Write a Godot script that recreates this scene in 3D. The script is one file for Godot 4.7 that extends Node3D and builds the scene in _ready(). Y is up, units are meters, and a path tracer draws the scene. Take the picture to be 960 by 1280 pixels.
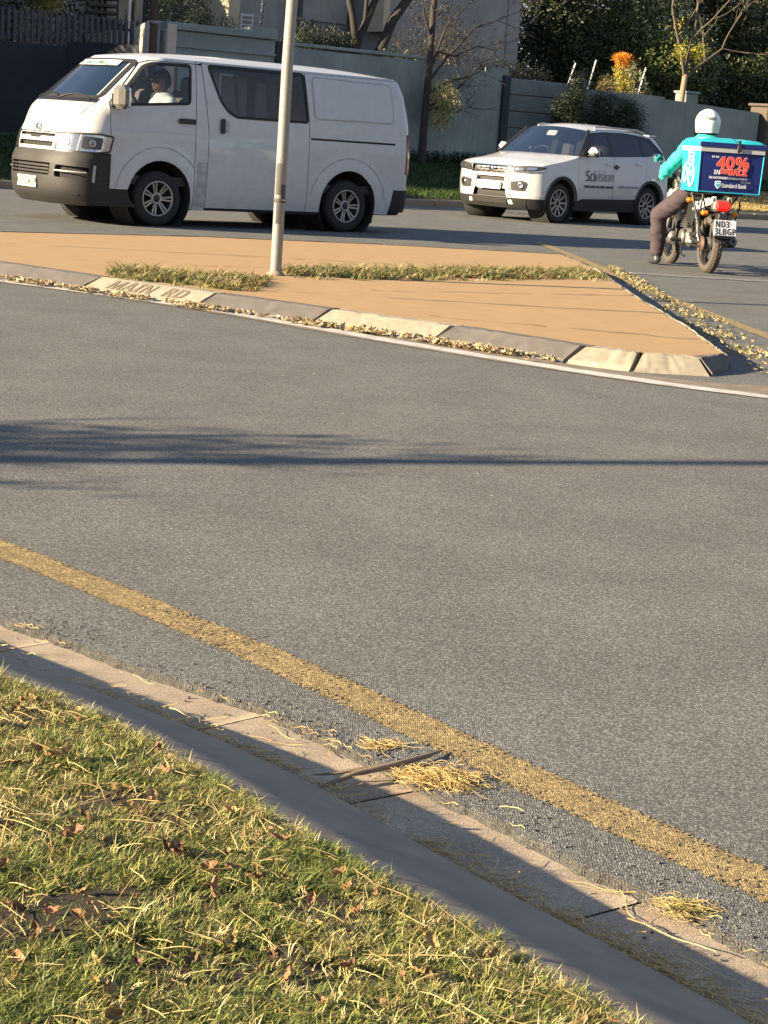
extends Node3D
# A street corner seen from a low viewpoint: lawn and kerb in front, a slip lane, a paved island with a pole,
# a minibus, a compact car and a delivery motorcycle, a boundary wall with gardens and a house behind.

const SUN := Vector3(-0.888, 0.309, 0.341)
var M := {}
var taken := {}
var rng := RandomNumberGenerator.new()

# ------------------------------------------------------------------ geometry collector
class Geo:
	var st := SurfaceTool.new()
	var n := 0
	func _init():
		st.begin(Mesh.PRIMITIVE_TRIANGLES)
		st.set_smooth_group(-1)
	func smooth(on := true) -> Geo:
		st.set_smooth_group(1 if on else -1)
		return self
	func tri(a: Vector3, b: Vector3, c: Vector3):
		st.add_vertex(a); st.add_vertex(b); st.add_vertex(c)
		n += 3
	func quad(a: Vector3, b: Vector3, c: Vector3, d: Vector3):
		tri(a, b, c); tri(a, c, d)
	# chamfered box
	func box(c: Vector3, s: Vector3, bev := 0.0, bs := Basis()) -> Geo:
		st.set_smooth_group(-1)
		var h := s * 0.5
		bev = min(bev, min(h.x, min(h.y, h.z)) * 0.9)
		var P := func(sx, sy, sz, ax):
			var v := Vector3(sx * (h.x - bev), sy * (h.y - bev), sz * (h.z - bev))
			if ax == 0: v.x = sx * h.x
			elif ax == 1: v.y = sy * h.y
			else: v.z = sz * h.z
			return c + bs * v
		for s1 in [-1, 1]:
			quad(P.call(s1, -1, -1, 0), P.call(s1, 1, -1, 0), P.call(s1, 1, 1, 0), P.call(s1, -1, 1, 0))
			quad(P.call(-1, s1, -1, 1), P.call(1, s1, -1, 1), P.call(1, s1, 1, 1), P.call(-1, s1, 1, 1))
			quad(P.call(-1, -1, s1, 2), P.call(1, -1, s1, 2), P.call(1, 1, s1, 2), P.call(-1, 1, s1, 2))
		if bev > 0.0:
			for a in [-1, 1]:
				for b in [-1, 1]:
					quad(P.call(a, b, -1, 0), P.call(a, b, 1, 0), P.call(a, b, 1, 1), P.call(a, b, -1, 1))
					quad(P.call(a, -1, b, 0), P.call(a, 1, b, 0), P.call(a, 1, b, 2), P.call(a, -1, b, 2))
					quad(P.call(-1, a, b, 1), P.call(1, a, b, 1), P.call(1, a, b, 2), P.call(-1, a, b, 2))
					for d in [-1, 1]:
						tri(P.call(a, b, d, 0), P.call(a, b, d, 1), P.call(a, b, d, 2))
		return self
	func tube(pts: Array, rad, sides := 8, caps := true) -> Geo:
		st.set_smooth_group(1)
		var rings := []
		var up := Vector3(0.13, 0.97, 0.21)
		for i in pts.size():
			var d: Vector3 = (pts[min(i + 1, pts.size() - 1)] - pts[max(i - 1, 0)]).normalized()
			var x := up.cross(d)
			if x.length() < 0.05: x = Vector3(1, 0, 0.1).cross(d)
			x = x.normalized()
			var y := d.cross(x)
			up = y
			var r: float = rad[i] if rad is Array else rad
			var ring := []
			for k in sides:
				var a := TAU * k / sides
				ring.append(pts[i] + (x * cos(a) + y * sin(a)) * r)
			rings.append(ring)
		for i in rings.size() - 1:
			for k in sides:
				var k2 := (k + 1) % sides
				quad(rings[i][k], rings[i + 1][k], rings[i + 1][k2], rings[i][k2])
		if caps:
			st.set_smooth_group(-1)
			for e in [0, rings.size() - 1]:
				for k in range(1, sides - 1):
					tri(rings[e][0], rings[e][k], rings[e][k + 1])
		return self
	# profile of (radius, height) turned about the local y axis
	func lathe(prof: Array, segs := 24, xf := Transform3D(), crease := false) -> Geo:
		for i in prof.size() - 1:
			st.set_smooth_group(i + 2 if crease else 1)
			for k in segs:
				var a := TAU * k / segs
				var b := TAU * (k + 1) / segs
				var p: Vector2 = prof[i]
				var q: Vector2 = prof[i + 1]
				quad(xf * Vector3(p.x * cos(a), p.y, p.x * sin(a)), xf * Vector3(q.x * cos(a), q.y, q.x * sin(a)),
					xf * Vector3(q.x * cos(b), q.y, q.x * sin(b)), xf * Vector3(p.x * cos(b), p.y, p.x * sin(b)))
		return self
	# extruded flat outline: outline in local xy, thickness along local z from 0 to h
	func prism(poly: PackedVector2Array, h: float, xf := Transform3D()) -> Geo:
		st.set_smooth_group(-1)
		var t := Geometry2D.triangulate_polygon(poly)
		for i in range(0, t.size(), 3):
			for z in [0.0, h]:
				tri(xf * Vector3(poly[t[i]].x, poly[t[i]].y, z), xf * Vector3(poly[t[i + 1]].x, poly[t[i + 1]].y, z), xf * Vector3(poly[t[i + 2]].x, poly[t[i + 2]].y, z))
		for i in poly.size():
			var a := poly[i]
			var b := poly[(i + 1) % poly.size()]
			quad(xf * Vector3(a.x, a.y, 0), xf * Vector3(b.x, b.y, 0), xf * Vector3(b.x, b.y, h), xf * Vector3(a.x, a.y, h))
		return self
	# surface fn(u, v) on a grid
	func grid(fn: Callable, us: Array, vs: Array, group := 1) -> Geo:
		st.set_smooth_group(group)
		var p := []
		for u in us:
			var row := []
			for v in vs: row.append(fn.call(u, v))
			p.append(row)
		for i in us.size() - 1:
			for j in vs.size() - 1:
				quad(p[i][j], p[i + 1][j], p[i + 1][j + 1], p[i][j + 1])
		return self
	# a flat outline (with holes) laid on the surface fn(Vector2), cut into cells so that it follows it
	func skin(poly: PackedVector2Array, holes: Array, fn: Callable, cw := 0.06, ch := 0.06, group := 1) -> Geo:
		st.set_smooth_group(group)
		var lo := poly[0]
		var hi := poly[0]
		for q in poly:
			lo = lo.min(q); hi = hi.max(q)
		var boxes := []
		for h in holes:
			var r := Rect2(h[0], Vector2())
			for q in h: r = r.expand(q)
			boxes.append(r)
		var nx := int(ceil((hi.x - lo.x) / cw))
		var ny := int(ceil((hi.y - lo.y) / ch))
		for i in nx:
			for j in ny:
				var x0 := lo.x + i * cw - 1e-5
				var y0 := lo.y + j * ch - 1e-5
				var cell := PackedVector2Array([Vector2(x0, y0), Vector2(x0 + cw, y0), Vector2(x0 + cw, y0 + ch), Vector2(x0, y0 + ch)])
				var pieces: Array = Geometry2D.intersect_polygons(cell, poly)
				var rc := Rect2(x0, y0, cw, ch)
				for k in holes.size():
					if boxes[k].intersects(rc):
						var nxt := []
						for pc in pieces:
							nxt.append_array(Geometry2D.clip_polygons(pc, holes[k]))
						pieces = nxt
				for pc in pieces:
					var t := Geometry2D.triangulate_polygon(pc)
					for q in range(0, t.size(), 3):
						tri(fn.call(pc[t[q]]), fn.call(pc[t[q + 1]]), fn.call(pc[t[q + 2]]))
		return self
	func mesh(m: Material) -> ArrayMesh:
		st.generate_normals()
		var r := st.commit()
		r.surface_set_material(0, m)
		return r

# smooth monotone curve through (x, y) points
class Crv:
	var x := []
	var y := []
	var m := []
	func _init(p: Array):
		for q in p:
			x.append(q[0]); y.append(q[1])
		var n := x.size()
		var d := []
		for i in n - 1: d.append((y[i + 1] - y[i]) / (x[i + 1] - x[i]))
		for i in n:
			if i == 0: m.append(d[0])
			elif i == n - 1: m.append(d[n - 2])
			elif d[i - 1] * d[i] <= 0.0: m.append(0.0)
			else: m.append(2.0 * d[i - 1] * d[i] / (d[i - 1] + d[i]))
	func at(t: float) -> float:
		var n := x.size()
		if t <= x[0]: return y[0]
		if t >= x[n - 1]: return y[n - 1]
		var i := 0
		while t > x[i + 1]: i += 1
		var h: float = x[i + 1] - x[i]
		var s: float = (t - x[i]) / h
		var s2 := s * s
		var s3 := s2 * s
		return (2 * s3 - 3 * s2 + 1) * y[i] + (s3 - 2 * s2 + s) * h * m[i] + (3 * s2 - 2 * s3) * y[i + 1] + (s3 - s2) * h * m[i + 1]

# ------------------------------------------------------------------ node helpers
func numbered(called: String) -> String:
	if not taken.has(called):
		taken[called] = 0
		return called
	taken[called] += 1
	return "%s_%03d" % [called, taken[called]]

func tag(o: Node, label: String, category: String, group := "", kind := ""):
	if label: o.set_meta("label", label)
	if category: o.set_meta("category", category)
	if group: o.set_meta("group", group)
	if kind: o.set_meta("kind", kind)
	return o

func thing(called: String, label: String, category: String, at := Vector3.ZERO, turn := 0.0, group := "") -> Node3D:
	var o := Node3D.new()
	o.name = numbered(called)
	add_child(o)
	o.position = at
	o.rotation.y = turn
	tag(o, label, category, group)
	return o

func obj(called: String, g, m: Material, parent: Node = null) -> MeshInstance3D:
	var o := MeshInstance3D.new()
	o.mesh = g.mesh(m) if g is Geo else g
	if not g is Geo: o.material_override = m
	if parent == null:
		o.name = numbered(called)
		add_child(o)
	else:
		o.name = called
		parent.add_child(o, true)
	return o

func structure(called: String, label: String, g, m: Material) -> MeshInstance3D:
	var o := obj(called, g, m)
	tag(o, label, "", "", "structure")
	return o

func dup(src: Node3D, label := "") -> Node3D:
	var c: Node3D = src.duplicate()
	c.name = numbered(String(src.name).trim_suffix("_001"))
	add_child(c)
	if label: c.set_meta("label", label)
	return c

func scatter(called: String, mesh: Mesh, m: Material, xfs: Array, cols: Array, parent: Node = null) -> MultiMeshInstance3D:
	var mm := MultiMesh.new()
	mm.transform_format = MultiMesh.TRANSFORM_3D
	mm.use_colors = cols.size() > 0
	mm.mesh = mesh
	mm.instance_count = xfs.size()
	for i in xfs.size():
		mm.set_instance_transform(i, xfs[i])
		if cols.size(): mm.set_instance_color(i, cols[i])
	var o := MultiMeshInstance3D.new()
	o.multimesh = mm
	o.material_override = m
	if parent == null:
		o.name = numbered(called)
		add_child(o)
	else:
		o.name = called
		parent.add_child(o, true)
	o.set_meta("kind", "stuff")
	return o

func text(called: String, s: String, height: float, depth: float, m: Material, parent: Node, xf: Transform3D, bold := false, squeeze := 1.0, align := HORIZONTAL_ALIGNMENT_CENTER) -> MeshInstance3D:
	var t := TextMesh.new()
	var f := SystemFont.new()
	f.font_names = PackedStringArray(["Droid Sans"])
	if bold: f.font_weight = 700
	t.font = f
	t.text = s
	t.font_size = 64
	t.pixel_size = height / 46.0
	t.depth = depth
	t.curve_step = 2.0
	t.horizontal_alignment = align
	t.material = m
	var o := MeshInstance3D.new()
	o.mesh = t
	o.name = called
	parent.add_child(o, true)
	o.transform = xf.scaled_local(Vector3(squeeze, 1, 1))
	return o

# ------------------------------------------------------------------ textures and materials
func noise_tex(type: int, freq: float, oct: int, size: int, lo: float, hi: float, sd: int, ret := 1) -> ImageTexture:
	var f := FastNoiseLite.new()
	f.noise_type = type
	f.frequency = freq
	f.seed = sd
	f.fractal_type = FastNoiseLite.FRACTAL_FBM if oct > 1 else FastNoiseLite.FRACTAL_NONE
	f.fractal_octaves = oct
	f.cellular_return_type = ret
	f.cellular_jitter = 1.0
	var im := f.get_seamless_image(size, size, false, false, 0.12)
	im.convert(Image.FORMAT_L8)
	var d := im.get_data()
	for i in d.size():
		d[i] = int(clamp(255.0 * pow(max(0.0, lo + (hi - lo) * d[i] / 255.0), 0.4545), 0, 255))
	return ImageTexture.create_from_image(Image.create_from_data(size, size, false, Image.FORMAT_L8, d))

# stones in binder on a wrapping grid: each stone has its own grey, dark gaps between; returns [albedo, height]
func stones(size: int, cells: int, lo: float, hi: float, gap: float, sd: int) -> Array:
	var r := RandomNumberGenerator.new()
	r.seed = sd
	var px := PackedFloat32Array()
	var py := PackedFloat32Array()
	var pv := PackedFloat32Array()
	for i in cells * cells:
		px.append(r.randf_range(0.08, 0.92))
		py.append(r.randf_range(0.08, 0.92))
		var v := r.randf()
		pv.append(v * v * (1.0 if r.randf() < 0.9 else 1.5))
	var oa := PackedByteArray()
	oa.resize(size * size)
	var oh := PackedByteArray()
	oh.resize(size * size)
	var k := float(cells) / size
	for y in size:
		var fy := y * k
		var cy := int(fy)
		for x in size:
			var fx := x * k
			var cx := int(fx)
			var a := 9.0
			var b := 9.0
			var id := 0
			for dy in range(-1, 2):
				var row: int = posmod(cy + dy, cells) * cells
				for dx in range(-1, 2):
					var n: int = row + posmod(cx + dx, cells)
					var ex: float = cx + dx + px[n] - fx
					var ey: float = cy + dy + py[n] - fy
					var d := ex * ex + ey * ey
					if d < a:
						b = a
						a = d
						id = n
					elif d < b: b = d
			var edge := minf(1.0, (sqrt(b) - sqrt(a)) / gap)
			var v := minf(1.0, pv[id])
			oa[y * size + x] = int(255.0 * pow(lerpf(lo * 0.4, lo + (hi - lo) * v, edge), 0.4545))
			oh[y * size + x] = int(255.0 * edge * (0.35 + 0.65 * fmod(pv[id] * 7.0, 1.0)))
	return [ImageTexture.create_from_image(Image.create_from_data(size, size, false, Image.FORMAT_L8, oa)),
		ImageTexture.create_from_image(Image.create_from_data(size, size, false, Image.FORMAT_L8, oh))]

func mat(called: String, c: Color, rough := 0.8, o := {}) -> StandardMaterial3D:
	var m := StandardMaterial3D.new()
	m.resource_name = called
	m.albedo_color = c.linear_to_srgb()      # colours are given as linear base colours
	m.roughness = rough
	m.metallic = o.get("metal", 0.0)
	m.metallic_specular = o.get("spec", 0.5)
	if o.has("tex"):
		m.albedo_texture = o.tex
		m.uv1_triplanar = true
		m.uv1_world_triplanar = o.get("world", true)
		m.uv1_scale = Vector3(1, o.get("streak", 1.0), 1) / float(o.get("tile", 1.0))
	if o.has("bump"):
		m.heightmap_enabled = true
		m.heightmap_texture = o.bump
		m.heightmap_scale = o.get("relief", 0.5)
		if not o.has("tex"):
			m.uv1_triplanar = true
			m.uv1_world_triplanar = o.get("world", true)
			m.uv1_scale = Vector3.ONE / float(o.get("tile", 1.0))
	if o.has("coarse"):
		m.detail_enabled = true
		m.detail_blend_mode = BaseMaterial3D.BLEND_MODE_MUL
		m.detail_albedo = o.coarse
		m.detail_uv_layer = BaseMaterial3D.DETAIL_UV_2
		m.uv2_triplanar = true
		m.uv2_world_triplanar = o.get("world", true)
		m.uv2_scale = Vector3.ONE / float(o.get("coarse_tile", 5.0))
	if o.has("coat"):
		m.clearcoat_enabled = true
		m.clearcoat = o.coat
		m.clearcoat_roughness = 0.06
	if o.get("tint", false): m.vertex_color_use_as_albedo = true
	if o.has("back"):
		m.backlight_enabled = true
		m.backlight = o.back
	if o.get("two", false): m.cull_mode = BaseMaterial3D.CULL_DISABLED
	if o.has("alpha"):
		m.transparency = BaseMaterial3D.TRANSPARENCY_ALPHA
		m.albedo_color.a = o.alpha
	if o.has("glow"):
		m.emission_enabled = true
		m.emission = o.glow
		m.emission_energy_multiplier = o.get("glow_power", 1.0)
	M[called] = m
	return m

func grey(v: float) -> Color: return Color(v, v, v)

func make_materials():
	var agg := stones(720, 120, 0.34, 1.0, 0.30, 11)
	var grit := stones(320, 64, 0.55, 1.0, 0.35, 5)
	var fine := noise_tex(FastNoiseLite.TYPE_SIMPLEX, 0.22, 3, 512, 0.55, 1.05, 3)
	var sandy := noise_tex(FastNoiseLite.TYPE_SIMPLEX, 0.35, 2, 512, 0.76, 1.0, 8)
	var cloud := noise_tex(FastNoiseLite.TYPE_SIMPLEX_SMOOTH, 0.012, 5, 512, 0.62, 1.05, 21)
	var cloud2 := noise_tex(FastNoiseLite.TYPE_SIMPLEX_SMOOTH, 0.02, 4, 512, 0.80, 1.03, 27)
	var soft := noise_tex(FastNoiseLite.TYPE_SIMPLEX_SMOOTH, 0.02, 4, 512, 0.90, 1.03, 33)
	mat("asphalt", Color(0.41, 0.416, 0.388), 0.92, {"tex": agg[0], "tile": 0.58, "bump": agg[1], "relief": 0.42, "coarse": cloud2, "coarse_tile": 7.0, "spec": 0.35})
	mat("broken_edge", Color(0.16, 0.155, 0.14), 0.95, {"tex": agg[0], "tile": 0.58, "bump": agg[1], "relief": 0.8})
	mat("yellow_paint", Color(0.80, 0.585, 0.25), 0.88, {"tex": agg[0], "tile": 0.58, "bump": agg[1], "relief": 0.3, "coarse": cloud, "coarse_tile": 0.45})
	mat("white_paint", Color(0.72, 0.70, 0.65), 0.85, {"tex": fine, "tile": 0.62, "bump": agg[1], "relief": 0.2, "coarse": cloud, "coarse_tile": 1.3})
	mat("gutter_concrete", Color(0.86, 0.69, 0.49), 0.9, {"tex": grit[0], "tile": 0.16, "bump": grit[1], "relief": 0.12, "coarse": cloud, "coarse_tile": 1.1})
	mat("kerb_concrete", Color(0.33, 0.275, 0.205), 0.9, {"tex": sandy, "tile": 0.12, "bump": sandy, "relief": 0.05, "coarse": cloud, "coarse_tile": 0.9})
	mat("apron", Color(0.27, 0.22, 0.16), 0.9, {"tex": fine, "tile": 0.3, "coarse": cloud, "coarse_tile": 0.9})
	mat("faded_paint", Color(0.27, 0.265, 0.25), 0.85, {"tex": fine, "tile": 0.4, "coarse": cloud, "coarse_tile": 0.6})
	mat("island_paving", Color(0.40, 0.258, 0.118), 0.92, {"tex": sandy, "tile": 1.3, "coarse": soft, "coarse_tile": 3.5})
	mat("joint_dark", Color(0.10, 0.075, 0.045), 0.95)
	mat("cream_stone", Color(0.53, 0.47, 0.345), 0.9, {"tex": fine, "tile": 0.28, "bump": fine, "relief": 1.6, "coarse": cloud, "coarse_tile": 0.45})
	mat("grey_stone", Color(0.195, 0.175, 0.155), 0.9, {"tex": fine, "tile": 0.3, "bump": fine, "relief": 1.0, "coarse": cloud, "coarse_tile": 0.8})
	mat("kerb_letter", Color(0.15, 0.12, 0.08), 0.9)
	mat("soil", Color(0.050, 0.034, 0.019), 0.95, {"tex": fine, "tile": 0.2, "bump": fine, "relief": 1.2})
	mat("earth", Color(0.09, 0.075, 0.045), 0.95, {"tex": fine, "tile": 1.1, "coarse": cloud, "coarse_tile": 6.0})
	mat("verge_soil", Color(0.045, 0.055, 0.022), 0.95, {"tex": fine, "tile": 0.5, "coarse": cloud, "coarse_tile": 4.0})
	mat("blade", Color(1, 1, 1), 0.55, {"tint": true, "two": true, "back": Color(0.45, 0.45, 0.45), "spec": 0.4})
	mat("leafage", Color(1, 1, 1), 0.5, {"tint": true, "two": true, "back": Color(0.3, 0.3, 0.3)})
	mat("dry_leaf", Color(0.36, 0.215, 0.09), 0.7, {"tint": true, "two": true, "back": Color(0.25, 0.25, 0.25), "tex": fine, "tile": 0.05})
	mat("stalk", Color(0.62, 0.47, 0.22), 0.6, {"tint": true})
	mat("crumb", Color(1, 1, 1), 0.9, {"tint": true, "tex": fine, "tile": 0.05})
	mat("galvanised", Color(0.37, 0.365, 0.32), 0.55, {"metal": 0.25, "tex": fine, "tile": 0.35, "coarse": cloud2, "coarse_tile": 0.5})
	mat("pole_tape", Color(0.09, 0.085, 0.08), 0.7, {"tex": fine, "tile": 0.08})
	mat("wall_paint", Color(0.315, 0.37, 0.35), 0.9, {"tex": cloud2, "tile": 1.1, "streak": 0.16, "coarse": cloud, "coarse_tile": 7.0})
	mat("wall_panel", Color(0.235, 0.27, 0.26), 0.9, {"tex": cloud2, "tile": 0.9, "streak": 0.25, "coarse": cloud, "coarse_tile": 5.0})
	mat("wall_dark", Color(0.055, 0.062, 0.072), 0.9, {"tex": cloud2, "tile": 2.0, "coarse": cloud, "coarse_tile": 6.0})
	mat("picket", Color(0.11, 0.108, 0.106), 0.9, {"tex": cloud2, "tile": 0.6})
	mat("pale_plaster", Color(0.58, 0.50, 0.42), 0.9, {"tex": cloud2, "tile": 1.5})
	mat("house_plaster", Color(0.42, 0.41, 0.385), 0.9, {"tex": cloud2, "tile": 1.5, "streak": 0.16, "coarse": cloud, "coarse_tile": 9.0})
	mat("cream_plaster", Color(0.62, 0.53, 0.36), 0.9, {"tex": cloud2, "tile": 1.5})
	mat("brown_stone", Color(0.12, 0.095, 0.075), 0.9, {"tex": fine, "tile": 0.8, "bump": fine, "relief": 2.0})
	mat("dark_frame", Color(0.03, 0.032, 0.036), 0.5)
	mat("window_glass", Color(0.03, 0.04, 0.05), 0.06, {"spec": 0.7})
	mat("white_metal", Color(0.70, 0.69, 0.66), 0.5)
	mat("bark", Color(0.055, 0.047, 0.04), 0.9, {"tex": fine, "tile": 0.35, "bump": fine, "relief": 2.0})
	mat("twig_bark", Color(0.12, 0.095, 0.07), 0.85, {"tex": fine, "tile": 0.3})
	mat("pale_bark", Color(0.30, 0.22, 0.14), 0.85, {"tex": fine, "tile": 0.3, "bump": fine, "relief": 1.0})
	mat("post_wood", Color(0.10, 0.06, 0.045), 0.85, {"tex": fine, "tile": 0.6})
	# vehicles
	mat("van_paint", Color(0.52, 0.528, 0.522), 0.34, {"coat": 0.45, "tex": soft, "tile": 1.6, "world": false})
	mat("van_panel_dirty", Color(0.47, 0.46, 0.445), 0.6, {"tex": cloud, "tile": 0.8, "world": false})
	mat("car_paint", Color(0.50, 0.505, 0.495), 0.28, {"coat": 0.8})
	mat("car_black", Color(0.010, 0.010, 0.011), 0.45)
	mat("mirror_shell", Color(0.17, 0.165, 0.15), 0.4, {"metal": 0.3})
	mat("bumper_grey", Color(0.021, 0.020, 0.018), 0.62, {"tex": cloud2, "tile": 0.5, "world": false})
	mat("cladding", Color(0.014, 0.014, 0.014), 0.65)
	mat("shadow_gap", Color(0.02, 0.02, 0.02), 0.9)
	mat("rubber", Color(0.014, 0.014, 0.014), 0.7)
	mat("tyre", Color(0.025, 0.024, 0.023), 0.85, {"tex": fine, "tile": 0.3, "world": false})
	mat("dusty_tyre", Color(0.10, 0.083, 0.066), 0.9, {"tex": fine, "tile": 0.25, "world": false})
	mat("alloy", Color(0.36, 0.34, 0.31), 0.38, {"metal": 0.75})
	mat("alloy_dark", Color(0.02, 0.02, 0.02), 0.4)
	mat("chrome", Color(0.75, 0.75, 0.75), 0.14, {"metal": 1.0})
	mat("satin_silver", Color(0.42, 0.41, 0.38), 0.4, {"metal": 0.4})
	mat("mirror_glass", Color(0.5, 0.5, 0.5), 0.05, {"metal": 1.0})
	mat("glass", Color(0.03, 0.05, 0.08), 0.03, {"alpha": 0.20})
	mat("cargo_grey", Color(0.34, 0.36, 0.34), 0.85, {"tex": cloud2, "tile": 0.5, "world": false})
	mat("cargo_brown", Color(0.22, 0.20, 0.17), 0.85, {"tex": cloud2, "tile": 0.4, "world": false})
	mat("glass_clear", Color(0.04, 0.065, 0.10), 0.03, {"alpha": 0.20})
	mat("screen_glass", Color(0.018, 0.035, 0.075), 0.03, {"alpha": 0.48})
	mat("glass_dark", Color(0.008, 0.014, 0.032), 0.04, {"alpha": 0.82})
	mat("lamp_glass", Color(0.06, 0.065, 0.07), 0.05, {"alpha": 0.12})
	mat("lamp_silver", Color(0.80, 0.80, 0.80), 0.12, {"metal": 0.95})
	mat("amber", Color(0.75, 0.22, 0.02), 0.2)
	mat("red_lens", Color(0.55, 0.012, 0.012), 0.15, {"coat": 0.6})
	mat("lit_red", Color(0.75, 0.03, 0.02), 0.2, {"glow": Color(1.0, 0.06, 0.04), "glow_power": 0.28})
	mat("plate_white", Color(0.72, 0.72, 0.68), 0.5)
	mat("plate_grey", Color(0.62, 0.64, 0.68), 0.5)
	mat("ink", Color(0.03, 0.035, 0.03), 0.6)
	mat("faint_ink", Color(0.28, 0.30, 0.29), 0.6)
	mat("interior", Color(0.06, 0.06, 0.062), 0.8)
	mat("seat_cloth", Color(0.10, 0.10, 0.105), 0.9)
	mat("sticker_white", Color(0.75, 0.77, 0.76), 0.6)
	mat("sticker_green", Color(0.08, 0.20, 0.16), 0.6)
	# rider and load
	mat("skin_tone", Color(0.105, 0.055, 0.035), 0.55)
	mat("jacket_teal", Color(0.03, 0.52, 0.46), 0.75, {"tex": cloud2, "tile": 0.25, "world": false})
	mat("reflective", Color(0.42, 0.43, 0.40), 0.5)
	mat("trouser", Color(0.052, 0.038, 0.045), 0.85, {"tex": cloud2, "tile": 0.2, "world": false})
	mat("boot", Color(0.045, 0.045, 0.045), 0.4)
	mat("sock_white", Color(0.62, 0.62, 0.60), 0.8)
	mat("scarf", Color(0.045, 0.028, 0.026), 0.9)
	mat("helmet_white", Color(0.76, 0.74, 0.66), 0.35, {"coat": 0.5})
	mat("pale_cloth", Color(0.62, 0.72, 0.69), 0.85)
	mat("hair_black", Color(0.012, 0.011, 0.010), 0.85)
	mat("box_cyan", Color(0.012, 0.42, 0.58), 0.55)
	mat("box_lid", Color(0.015, 0.36, 0.42), 0.45, {"coat": 0.3})
	mat("box_navy", Color(0.005, 0.016, 0.125), 0.5)
	mat("box_tape", Color(0.40, 0.40, 0.42), 0.45)
	mat("box_red", Color(0.72, 0.075, 0.05), 0.6)
	mat("box_pink", Color(0.80, 0.30, 0.26), 0.6)
	mat("print_white", Color(0.78, 0.80, 0.82), 0.6)
	mat("bike_white", Color(0.74, 0.72, 0.66), 0.3, {"coat": 0.6})
	mat("bike_black", Color(0.022, 0.022, 0.023), 0.45)
	mat("engine_metal", Color(0.16, 0.155, 0.15), 0.45, {"metal": 0.5})
	mat("rust_brown", Color(0.10, 0.06, 0.04), 0.6)

# ------------------------------------------------------------------ the place
const CURVE := [Vector2(-6.8, -9.2), Vector2(-3.06, -5.93), Vector2(-0.83, -3.93), Vector2(-0.18, -3.34), Vector2(0.25, -2.80), Vector2(0.55, -2.43), Vector2(1.2, -1.60), Vector2(3.2, 0.9)]

# points along the foot of the near kerb: {p, n (towards the road)}, every step metres
func near_line(step: float) -> Array:
	var out := []
	var cv := Curve2D.new()
	for i in CURVE.size():
		var a: Vector2 = CURVE[max(i - 1, 0)]
		var b: Vector2 = CURVE[min(i + 1, CURVE.size() - 1)]
		var t := (b - a) / 6.0
		cv.add_point(CURVE[i], -t, t)
	var L := cv.get_baked_length()
	var k := int(L / step)
	for i in k + 1:
		var p := cv.sample_baked(L * i / k, true)
		var q := cv.sample_baked(min(L, L * i / k + 0.05), true)
		var o := cv.sample_baked(max(0.0, L * i / k - 0.05), true)
		var d := (q - o).normalized()
		out.append({"p": p, "n": Vector2(d.y, -d.x), "s": L * i / k})
	return out

func off(q: Dictionary, d: float, y := 0.0) -> Vector3:
	return Vector3(q.p.x + q.n.x * d, y, q.p.y + q.n.y * d)

# a strip between two offsets from the near line
func near_strip(offs: Array, ys: Array, step: float, wob := 0.0, sd := 1) -> Geo:
	var g := Geo.new().smooth()
	var r := RandomNumberGenerator.new()
	r.seed = sd
	var rows := []
	for q in near_line(step):
		var row := []
		for i in offs.size():
			var w := wob * r.randf_range(-1, 1) if (i == 0 or i == offs.size() - 1) else 0.0
			row.append(off(q, offs[i] + w, ys[i]))
		rows.append(row)
	for i in rows.size() - 1:
		for j in offs.size() - 1:
			g.quad(rows[i][j], rows[i + 1][j], rows[i + 1][j + 1], rows[i][j + 1])
	return g

func ribbon(line: Array, w: float, y: float, wob := 0.0, sd := 1, sub := 0.12) -> Geo:
	var g := Geo.new()
	var r := RandomNumberGenerator.new()
	r.seed = sd
	var cv := Curve2D.new()
	for i in line.size():
		var a: Vector2 = line[max(i - 1, 0)]
		var b: Vector2 = line[min(i + 1, line.size() - 1)]
		cv.add_point(line[i], -(b - a) / 6.0, (b - a) / 6.0)
	var L := cv.get_baked_length()
	var k := int(L / sub)
	var last := []
	for i in k + 1:
		var p := cv.sample_baked(L * i / k, true)
		var d := (cv.sample_baked(min(L, L * i / k + 0.05), true) - cv.sample_baked(max(0, L * i / k - 0.05), true)).normalized()
		var n := Vector2(d.y, -d.x)
		var a := p + n * (w * 0.5 + r.randf_range(-wob, wob))
		var b := p - n * (w * 0.5 + r.randf_range(-wob, wob))
		var now := [Vector3(a.x, y, a.y), Vector3(b.x, y, b.y)]
		if last: g.quad(last[0], now[0], now[1], last[1])
		last = now
	return g

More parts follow.
